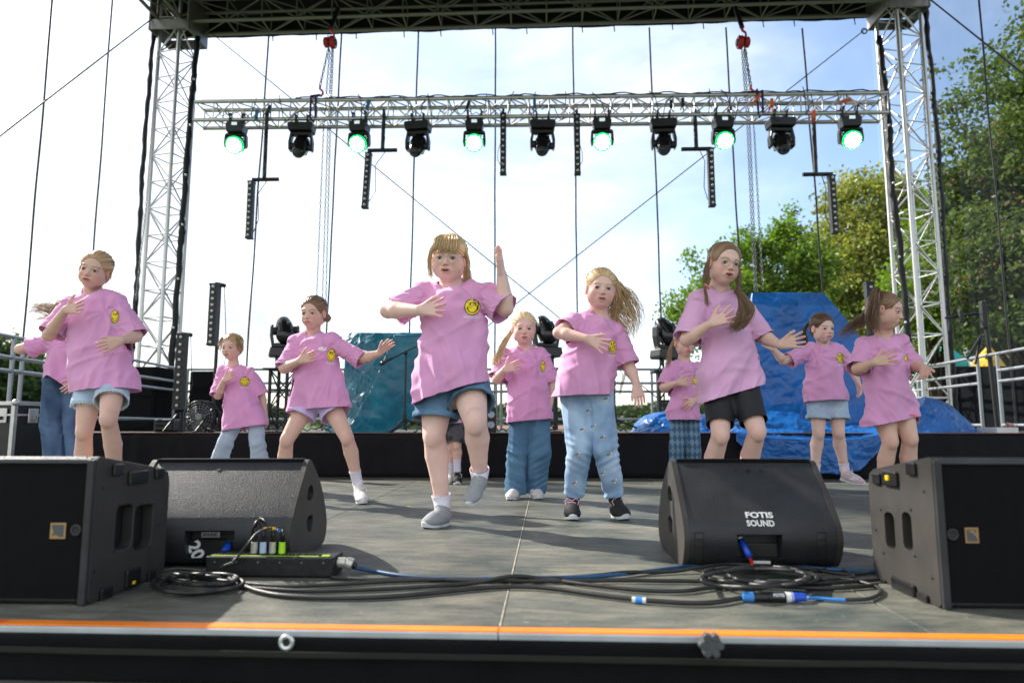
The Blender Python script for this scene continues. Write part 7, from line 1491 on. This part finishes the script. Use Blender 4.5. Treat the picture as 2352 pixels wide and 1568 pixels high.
PEOPLE = [
 dict(label='girl with round glasses and fringe in the centre front, one hand raised, one foot lifted', Y=3.30, S=1.06, fat=1.25, hs=1.10, seed=5, cheek=1.18, head=(-2, -9, 3), skin=(0.76, 0.50, 0.42),
  J=dict(head=(1031, 596, -.02), neck=(1036, 650, .03), sL=(977, 672, .03), sR=(1112, 672, .03), eL=(891, 712, -.03), wL=(962, 713, -.16), eR=(1160, 708, -.02), wR=(1153, 632, -.06), hL=(1005, 905, .03), hR=(1078, 900, .0), kL=(997, 1000, -.01), aL=(1014, 1142, .03), kR=(1092, 968, -.13), aR=(1102, 1085, .0)),
  handL=dict(tip=(1027, 706, -.19), side=(0.2, 0, 1), curl=0.10, spread=0.22, thumb=0.5, sz=0.92, flip=1), handR=dict(tip=(1142, 564, -.10), side=(-0.35, -1, 0), curl=0.06, spread=0.05, thumb=0.4, sz=0.92),
  hem=((952, 932, 0), (1124, 878, -.02)), depth=0.60, chest=1.04, sleeve=dict(L=(0.78, 0.082), R=(0.96, 0.090)), drape=dict(L=(0, 0, -0.03), R=(0.0, 0, -0.01)), haircol=BLOND, fringe=0.030, comb=(0, -0.05, 0.10), hairvol=1.02, glasses=1.08, mouth=0.7, arm=1.20, leg=1.25, twist=0.5,
  locks=[dict(name='fringe_strands', guides=[[(x*0.7, 0.02, 0.103), (x*0.95, 0.062, 0.083), (x, 0.083, 0.045), (x*1.02, 0.0835, 0.024)] for x in (-0.05, -0.038, -0.025, -0.012, 0, 0.012, 0.025, 0.038, 0.05)], n=330, spread=0.006, r=0.0016, wave=0.001, taper=0.8),
         dict(name='side_strands', guides=[[(-0.06, 0.02, 0.07), (-0.075, 0.035, 0.03), (-0.080, 0.03, -0.03), (-0.072, 0.025, -0.085)], [(0.06, 0.0, 0.07), (0.079, 0.01, 0.03), (0.083, -0.02, -0.02), (0.075, -0.04, -0.10)]], n=140, spread=0.008, r=0.0014, wave=0.003),
         dict(guides=[[(0.03, -0.10, 0.02), (0.06, -0.11, -0.03), (0.075, -0.09, -0.09), (0.085, -0.07, -0.13)]], n=120, spread=0.016, r=0.0015, wave=0.004)],
  emblem=[(1085, 705, 18.5, 19, 3, True)], bottom=dict(kind='shorts', name='denim_shorts', m=M_denim, r=(0.100, 0.096), fL=0.60, fR=0.42, cuff=True, fold=0.6),
  shoeL=dict(toe=(972, 1203, -.10), heel=(1032, 1192, .03), m=M_knit, sock=0.014, rise=0.85, collar=1.1, w=1.05), shoeR=dict(toe=(1078, 1166, -.13), heel=(1112, 1118, .02), flat=False, m=M_knit, sock=0.022, rise=0.7, collar=1.1, w=1.0)),
 dict(label='girl in frayed pale denim shorts at the left front, hand on chest behind the speakers', Y=3.60, S=1.0, fat=1.0, hs=1.0, seed=11, head=(14, -9, 12), skin=(0.68, 0.43, 0.33),
  J=dict(head=(217, 622, -.02), neck=(214, 668, .04), sL=(165, 697, .03), sR=(270, 696, .04), eL=(112, 770, -.06), wL=(150, 712, -.16), eR=(313, 772, .03), wR=(281, 781, -.15), hL=(208, 890, .02), hR=(262, 882, .0), kL=(194, 992, -.02), aL=(176, 1130, .10), kR=(249, 962, -.14), aR=(271, 1110, .10)),
  handL=dict(tip=(208, 702, -.19), side=(0.3, 0, 1), curl=0.08, spread=0.16, thumb=0.95, flip=1), handR=dict(tip=(250, 792, -.19), side=(0, 0, 1), curl=0.25, spread=0.10, thumb=0.5),
  hem=((172, 903, 0), (315, 894, 0)), depth=0.55, sleeve=dict(L=(0.88, 0.088), R=(0.93, 0.086)), haircol=DBLOND, fringe=0.066, mouth=0.35, twist=-0.5, gaze=-0.15,
  locks=[dict(name='loose_strands', guides=[[(-0.07, -0.01, 0.03), (-0.085, -0.01, -0.02), (-0.075, 0, -0.07)], [(0.07, -0.01, 0.03), (0.082, 0, -0.02), (0.070, 0.01, -0.08)]], n=16, spread=0.010, r=0.0009, wave=0.006), dict(guides=[[(0, -0.11, 0.02), (-0.03, -0.12, -0.05), (-0.05, -0.08, -0.12)]], n=80, spread=0.014, r=0.0013)],
  emblem=[(264, 727, 9.0, 15.5, 2, True)], bottom=dict(kind='shorts', name='denim_shorts', m=M_vdenim, r=(0.078, 0.080), fL=0.38, fR=0.46, fray=True, fold=0.6)),
 dict(label='girl in dark blue jeans at the far left, half hidden, one elbow raised', Y=4.30, S=1.0, fat=0.95, hs=0.98, seed=21, head=(60, -9, 0),
  J=dict(head=(158, 722, .15), neck=(150, 765, .08), sL=(116, 780, .0), sR=(185, 782, .1), eL=(46, 802, -.02), wL=(84, 793, .13), eR=(205, 840, .1), wR=(180, 870, .0), hL=(128, 880, .03), hR=(170, 882, .06), kL=(118, 975, .02), aL=(130, 1120, .06), kR=(170, 975, .06), aR=(185, 1120, .1)),
  handL=dict(tip=(120, 790, .18), side=(0, 0, 1), curl=0.4), handR=dict(tip=(165, 885, -.03), side=(0, 0, 1), curl=0.3),
  hem=((104, 873, 0), (172, 905, 0)), depth=0.70, sleeve=dict(L=(0.66, 0.086), R=(0.8, 0.085)), haircol=DBLOND, shirtm=M_pink,
  locks=[dict(name='flying_hair', guides=[[('p', 150, 700, .12), ('p', 120, 703, .1), ('p', 95, 698, .08), ('p', 75, 704, .05)], [('p', 150, 705, .12), ('p', 120, 712, .1), ('p', 90, 706, .08), ('p', 68, 712, .05)], [('p', 150, 712, .12), ('p', 118, 725, .1), ('p', 98, 722, .08), ('p', 84, 732, .05)]], n=110, spread=0.020, r=0.0014, wave=0.012)],
  bottom=dict(kind='long', name='jeans', m=M_ddenim, r=(0.072, 0.060), rk=0.060, fold=1.0)),
 dict(label='small girl in grey-blue sweatpants at the back left, one hand on her chest', Y=5.10, S=0.93, fat=0.85, hs=0.93, seed=31, head=(-6, -9, 0),
  J=dict(head=(532, 798, -.02), neck=(536, 836, .03), sL=(512, 853, .03), sR=(573, 852, .03), eL=(501, 908, -.03), wL=(514, 874, -.12), eR=(600, 905, .08), wR=(609, 948, .10), hL=(540, 965, .03), hR=(583, 962, .03), kL=(519, 1015, -.02), aL=(488, 1098, .06), kR=(592, 1018, -.02), aR=(604, 1105, .06)),
  handL=dict(tip=(541, 856, -.15), side=(0, 0, 1), curl=0.06, spread=0.05, thumb=0.6), handR=dict(tip=(615, 976, .10), side=(0, -1, 0), curl=0.2, spread=0.1),
  hem=((518, 991, 0), (609, 976, 0)), depth=0.62, sleeve=dict(L=(0.92, 0.098), R=(0.95, 0.095)), haircol=DBLOND, fringe=0.062, mouth=0.5, twist=0.6,
  locks=[dict(name='side_strands', guides=[[(-0.06, 0.03, 0.085), (-0.079, 0.03, 0.04), (-0.082, 0.01, -0.03)], [(0.06, 0.02, 0.085), (0.08, 0.02, 0.04), (0.082, -0.01, -0.04)]], n=60, spread=0.012, r=0.0014, wave=0.01)],
  emblem=[(562, 876, 11, 11, 0, True)], bottom=dict(kind='long', name='sweatpants', m=M_sweat, r=(0.068, 0.076), rk=0.058)),
 dict(label='girl in lilac shorts and white laced trainers, one arm stretched out towards the teal tarpaulin', Y=4.25, S=1.02, fat=0.95, hs=1.0, seed=41, head=(-7, -9, 0), skin=(0.68, 0.43, 0.33),
  J=dict(head=(719, 720, -.02), neck=(719, 761, .03), sL=(682, 785, .03), sR=(765, 785, .03), eL=(653, 846, -.04), wL=(686, 829, -.15), eR=(833, 823, .0), wR=(871, 811, -.02), hL=(707, 925, .03), hR=(757, 925, .03), kL=(659, 1010, -.06), aL=(640, 1125, .04), kR=(797, 1005, -.05), aR=(822, 1110, .05)),
  handL=dict(tip=(722, 817, -.17), side=(0, 0, 1), curl=0.08, spread=0.07, thumb=0.7), handR=dict(tip=(897, 786, -.04), side=(0.6, -0.6, 1), curl=0.15, spread=0.12, thumb=0.6),
  hem=((669, 946, 0), (802, 935, 0)), depth=0.55, sleeve=dict(L=(0.90, 0.086), R=(0.98, 0.078)), haircol=BROWN, fringe=0.064, bun=(0.055, -0.085, -0.03), mouth=0.05, twist=-0.4,
  emblem=[(761, 816, 10, 14.5, 3, True)], sticker=(740, 801), bottom=dict(kind='shorts', name='lilac_shorts', m=M_lilac, r=(0.080, 0.092), fL=0.36, fR=0.36, fold=0.7),
  shoeR=dict(toe=(835, 1151, -.12), heel=(824, 1140, .05), m=M_wshoe, sock=0.09, lace=M_lace, w=1.0), shoeL=dict(toe=(632, 1150, -.12), heel=(640, 1140, .05), m=M_wshoe, sock=0.09, lace=M_lace)),
 dict(label='child in black camouflage shorts, almost hidden behind the girl with the raised hand', Y=5.60, S=0.92, fat=0.9, hs=0.92, seed=51, head=(0, -9, 0),
  J=dict(head=(1046, 828, .0), neck=(1046, 862, .03), sL=(1018, 880, .03), sR=(1074, 880, .03), eL=(1015, 920, -.04), wL=(1040, 905, -.14), eR=(1080, 920, .0), wR=(1060, 935, -.1), hL=(1035, 968, .03), hR=(1058, 968, .03), kL=(1034, 1025, .0), aL=(1034, 1080, .06), kR=(1049, 1022, -.03), aR=(1050, 1078, .0)),
  handL=dict(tip=(1058, 900, -.16), side=(0, 0, 1), curl=0.1), handR=dict(tip=(1045, 940, -.13), side=(0, 0, 1), curl=0.2),
  hem=((1014, 975, 0), (1067, 972, 0)), haircol=BROWN, bottom=dict(kind='shorts', name='camouflage_shorts', m=M_camo, r=(0.074, 0.070), fL=0.92, fR=0.92),
  shoeR=dict(toe=(1051, 1104, -.10), heel=(1050, 1097, .03), m=M_bshoe, sock=0.085, lace=M_lace), shoeL=dict(toe=(1030, 1104, -.05), heel=(1034, 1097, .08), m=M_wshoe, sock=0.08)),
 dict(label='blond girl with side ponytail in wide blue jeans and white striped trainers', Y=4.50, S=1.0, fat=1.12, hs=1.02, seed=61, cheek=1.12, head=(6, -9, 0), skin=(0.76, 0.49, 0.40),
  J=dict(head=(1203, 755, -.02), neck=(1206, 795, .03), sL=(1167, 818, .03), sR=(1243, 816, .03), eL=(1141, 870, -.03), wL=(1157, 850, -.14), eR=(1266, 872, .05), wR=(1264, 925, .03), hL=(1199, 950, .03), hR=(1236, 950, .03), kL=(1190, 1040, .0), aL=(1186, 1118, .05), kR=(1238, 1040, .0), aR=(1230, 1118, .08)),
  handL=dict(tip=(1189, 838, -.17), side=(-0.2, 0, 1), curl=0.05, spread=0.06, thumb=0.9), handR=dict(tip=(1262, 963, .0), side=(0, -1, 0), curl=0.2, spread=0.1),
  hem=((1161, 973, 0), (1271, 962, 0)), depth=0.66, sleeve=dict(L=(0.90, 0.084), R=(0.98, 0.080)), haircol=LBLOND, fringe=0.066, mouth=0.5, brow=(0.35, 0.2, 0.1),
  locks=[dict(guides=[[(-0.06, -0.07, 0.01), (-0.095, -0.05, -0.05), (-0.13, 0.0, -0.10), ('p', 1143, 822, -.06), ('p', 1133, 840, -.03)]], n=130, spread=0.016, r=0.0015, wave=0.006)],
  emblem=[(1247, 841, 5.5, 13, 4, True)], bottom=dict(kind='long', name='wide_jeans', m=M_wdenim, r=(0.078, 0.070), rk=0.069, fold=1.5, lift=-0.03),
  shoeL=dict(toe=(1168, 1139, -.10), heel=(1190, 1132, .05), m=M_wshoe, stripes=3, stm=M_ink, sside=1), shoeR=dict(toe=(1240, 1139, -.04), heel=(1225, 1130, .08), m=M_wshoe)),
 dict(label='girl with fair hair flying out, in pale jeans with embroidered flowers and black trainers', Y=3.62, S=1.0, fat=1.08, hs=1.02, seed=71, cheek=1.1, head=(4, -8, 6), skin=(0.76, 0.49, 0.40),
  J=dict(head=(1380, 664, -.03), neck=(1374, 713, .02), sL=(1322, 737, .0), sR=(1416, 763, .05), eL=(1284, 764, -.08), wL=(1347, 777, -.18), eR=(1445, 842, .02), wR=(1462, 880, -.02), hL=(1323, 915, .03), hR=(1376, 915, .03), kL=(1331, 1030, -.02), aL=(1318, 1133, .05), kR=(1392, 1035, -.03), aR=(1410, 1133, .03)),
  handL=dict(tip=(1393, 797, -.19), side=(0.45, 0, 1), curl=0.08, spread=0.22, thumb=0.6), handR=dict(tip=(1473, 927, -.04), side=(-1, -0.3, 0.2), curl=0.22, spread=0.08, thumb=0.4),
  hem=((1265, 911, 0), (1410, 906, 0)), depth=0.55, sleeve=dict(L=(0.64, 0.082), R=(0.88, 0.078)), haircol=BLOND, fringe=0.062, mouth=0.5, twist=0.7, earring=True, brow=(0.35, 0.2, 0.1),
  locks=[dict(name='flying_hair', guides=[[(0.03, -0.05, 0.10), (0.07, -0.05, 0.06), (0.10, -0.05, -0.02), ('p', 1430, 700, .06), ('p', 1450, 740, .05), ('p', 1455, 772, .03)],
         [(0.02, -0.07, 0.10), (0.08, -0.07, 0.05), (0.13, -0.05, 0.0), ('p', 1442, 680, .06), ('p', 1462, 720, .05), ('p', 1468, 750, .03)], [(0.05, -0.05, 0.06), (0.08, -0.05, 0.0), (0.10, -0.05, -0.06), ('p', 1412, 722, .06), ('p', 1432, 755, .05), ('p', 1438, 775, .03)],
         [(0.06, -0.03, 0.04), (0.085, -0.03, -0.02), (0.09, -0.04, -0.08), ('p', 1402, 720, .05), ('p', 1418, 742, .05)]], n=420, spread=0.024, r=0.0014, wave=0.014, segs=18)],
  emblem=[(1407, 796, 9, 16.5, 0, True)], bottom=dict(kind='long', name='flower_jeans', m=M_ldenim, r=(0.080, 0.050), rk=0.060, fold=1.3, lift=-0.005, mm=[M_red, M_white, M_yel, M_bluep], motifs=[(1338, 985), (1363, 978), (1352, 942), (1384, 1003), (1327, 1042), (1400, 1043), (1320, 1108), (1385, 1085), (1411, 1103), (1393, 915)]),
  shoeL=dict(toe=(1316, 1181, -.12), heel=(1312, 1172, .05), m=M_bshoe, lace=M_pinklace, w=1.1), shoeR=dict(toe=(1440, 1181, -.09), heel=(1408, 1170, .05), m=M_bshoe, lace=M_pinklace, w=1.1)),
 dict(label='smallest girl in argyle pattern trousers, partly hidden behind the girl with braids', Y=4.95, S=0.90, fat=0.95, hs=0.95, seed=81, head=(8, -9, 0),
  J=dict(head=(1573, 788, .0), neck=(1571, 822, .03), sL=(1541, 842, .03), sR=(1598, 842, .03), eL=(1524, 890, -.03), wL=(1554, 879, -.13), eR=(1611, 900, .0), wR=(1598, 918, -.10), hL=(1558, 955, .03), hR=(1588, 955, .03), kL=(1555, 1030, .0), aL=(1554, 1105, .05), kR=(1592, 1030, .0), aR=(1594, 1105, .05)),
  handL=dict(tip=(1585, 876, -.15), side=(0, 0, 1), curl=0.06, spread=0.06, thumb=0.6), handR=dict(tip=(1576, 932, -.13), side=(-0.5, 0, 0.6), curl=0.12, spread=0.1),
  hem=((1533, 965, 0), (1607, 966, 0)), depth=0.62, sleeve=dict(L=(0.84, 0.084), R=(0.98, 0.082)), haircol=DBLOND, mouth=0.05,
  locks=[dict(guides=[[(-0.07, -0.03, 0.03), (-0.10, -0.03, -0.04), (-0.12, 0.0, -0.12), (-0.14, 0.02, -0.18)]], n=70, spread=0.012, r=0.0014)],
  emblem=[(1598, 873, 7, 11, 0, True)], bottom=dict(kind='long', name='argyle_trousers', m=M_arg, r=(0.066, 0.060), rk=0.058, fold=0.7)),
 dict(label='girl with braids and glasses in black cycling shorts, arm reaching out to the right', Y=3.42, S=1.02, fat=1.0, hs=1.02, seed=91, head=(9, -9, 9), shirtm=M_pink2, ribm=M_pink2, skin=(0.73, 0.47, 0.38),
  J=dict(head=(1664, 608, -.03), neck=(1652, 660, .03), sL=(1605, 690, .02), sR=(1706, 707, .04), eL=(1577, 780, -.05), wL=(1631, 744, -.15), eR=(1752, 773, .0), wR=(1791, 792, -.10), hL=(1650, 890, .03), hR=(1703, 885, .0), kL=(1655, 998, -.10), aL=(1612, 1120, .10), kR=(1739, 990, -.12), aR=(1697, 1118, .10)),
  handL=dict(tip=(1684, 722, -.19), side=(0, 0.2, 1), curl=0.12, spread=0.26, thumb=0.8), handR=dict(tip=(1837, 782, -.16), side=(0.2, -0.3, 1), curl=0.12, spread=0.16, thumb=0.5),
  hem=((1613, 925, 0), (1750, 884, 0)), depth=0.55, chest=1.02, sleeve=dict(L=(0.90, 0.088), R=(0.96, 0.078)), haircol=(0.33, 0.20, 0.11), fringe=0.068, parted=True, glasses=1.0, mouth=1.0, twist=-0.8,
  locks=[dict(name='braid', guides=[[(-0.06, -0.02, 0.04), (-0.085, 0.0, -0.02), (-0.09, 0.02, -0.08), (-0.085, 0.04, -0.125)]], n=90, spread=0.010, r=0.0016, wave=0.004), dict(name='braid', guides=[[('p', 1618, 655, -.10), ('p', 1622, 680, -.14), ('p', 1626, 705, -.15)]], n=40, spread=0.007, r=0.0013, wave=0.006),
         dict(name='braid', guides=[[(0.065, 0.0, 0.03), (0.08, 0.01, -0.04), (0.07, 0.04, -0.10), ('p', 1695, 672, -.15), ('p', 1706, 690, -.18)]], n=120, spread=0.011, r=0.0016, wave=0.004),
         dict(name='loose_hair', guides=[[('p', 1700, 672, -.16), ('p', 1716, 695, -.19), ('p', 1722, 715, -.20), ('p', 1700, 742, -.20), ('p', 1672, 755, -.20)], [('p', 1700, 675, -.16), ('p', 1705, 705, -.19), ('p', 1705, 730, -.20), ('p', 1690, 752, -.20)]], n=260, spread=0.018, r=0.0013, wave=0.010)],
  tiesat=[(-0.085, 0.04, -0.125, 0.2, M_coral), ], emblem=[(1707, 737, 8, 14, 3, True)], bottom=dict(kind='shorts', name='cycling_shorts', m=M_bike, r=(0.080, 0.062), fL=0.80, fR=0.80, fold=0.25)),
 dict(label='dark-haired girl in pale patterned denim shorts before the blue tarpaulin, arms spread', Y=5.05, S=1.0, fat=1.0, hs=1.0, seed=101, head=(12, -9, 0), skin=(0.74, 0.50, 0.41),
  J=dict(head=(1890, 755, -.02), neck=(1891, 789, .03), sL=(1859, 803, .03), sR=(1924, 803, .03), eL=(1800, 829, .0), wL=(1775, 801, -.06), eR=(1954, 842, .05), wR=(1970, 876, .0), hL=(1880, 918, .03), hR=(1919, 918, .03), kL=(1880, 995, .0), aL=(1872, 1080, .05), kR=(1926, 994, .0), aR=(1940, 1078, .05)),
  handL=dict(tip=(1757, 786, -.12), side=(0, -0.3, 1), curl=0.1), handR=dict(tip=(1976, 905, -.03), side=(0, -1, 0), curl=0.2),
  hem=((1846, 923, 0), (1940, 921, 0)), depth=0.60, sleeve=dict(L=(0.80, 0.080), R=(0.9, 0.080)), haircol=(0.14, 0.07, 0.04), fringe=0.060, mouth=0.03,
  locks=[dict(guides=[[(-0.05, -0.09, 0.05), (-0.09, -0.09, -0.02), (-0.085, -0.08, -0.10), (-0.075, -0.08, -0.15)]], n=110, spread=0.012, r=0.0014)],
  emblem=[(1930, 822, 8.5, 12, -4, True)], bottom=dict(kind='shorts', name='denim_shorts', m=M_vdenim, r=(0.078, 0.078), fL=0.58, fR=0.58, cuff=True, fold=0.4, mm=[M_pinklace, M_coral], mn=2, motifs=[(1881, 935), (1898, 950), (1929, 935), (1910, 951), (1941, 951), (1868, 953)]),
  shoeR=dict(toe=(1986, 1116, -.06), heel=(1930, 1104, .0), m=M_pshoe, sock=0.05, stripes=3, stm=M_white, sside=1, flat=False, lace=M_lace), shoeL=dict(toe=(1868, 1118, -.12), heel=(1872, 1110, .04), m=M_pshoe, sock=0.05)),
 dict(label='girl with long pigtails looking sideways, coral shorts showing under her long pink shirt', Y=3.90, S=0.98, fat=0.92, hs=0.98, seed=111, head=(52, -14, 6), skin=(0.68, 0.42, 0.31),
  J=dict(head=(2035, 716, -.02), neck=(2030, 764, .03), sL=(1987, 793, .02), sR=(2067, 788, .05), eL=(1970, 847, -.06), wL=(2005, 833, -.15), eR=(2101, 840, .02), wR=(2122, 845, -.12), hL=(2026, 945, .03), hR=(2070, 940, .03), kL=(2045, 1013, -.04), aL=(2022, 1130, .05), kR=(2090, 1007, -.04), aR=(2086, 1120, .05)),
  handL=dict(tip=(2053, 823, -.17), side=(0.1, 0, 1), curl=0.07, spread=0.20, thumb=0.7), handR=dict(tip=(2128, 872, -.20), side=(0.6, 0, 0.6), curl=0.25, spread=0.12, thumb=0.5),
  hem=((1986, 980, 0), (2106, 956, 0)), depth=0.58, chest=0.98, sleeve=dict(L=(0.92, 0.088), R=(0.92, 0.076)), haircol=(0.30, 0.17, 0.10), fringe=0.070, mouth=0.45, twist=0.8, earring=True, comb=(-0.06, -0.05, 0.08),
  locks=[dict(name='pigtail', guides=[[(-0.055, -0.05, 0.095), (-0.10, -0.05, 0.095), (-0.125, -0.04, 0.02), (-0.12, -0.03, -0.08), (-0.10, 0.0, -0.14)]], n=240, spread=0.020, r=0.0014, wave=0.008),
         dict(name='pigtail', guides=[[(0.05, -0.07, 0.08), (0.09, -0.10, 0.03), (0.10, -0.14, -0.05), (0.07, -0.19, -0.12), (0.04, -0.22, -0.18)]], n=110, spread=0.020, r=0.0012, wave=0.016)],
  tiesat=[(-0.066, -0.05, 0.092, 1.0, M_bike)], emblem=[(2081, 822, 4.0, 9, 3, False)], bottom=dict(kind='shorts', name='coral_shorts', m=M_coral, r=(0.068, 0.072), fL=0.34, fR=0.40)),
]
import time as _t; _s = _t.time()
for D in PEOPLE: person(D)
print('PEOPLE', _t.time()-_s)
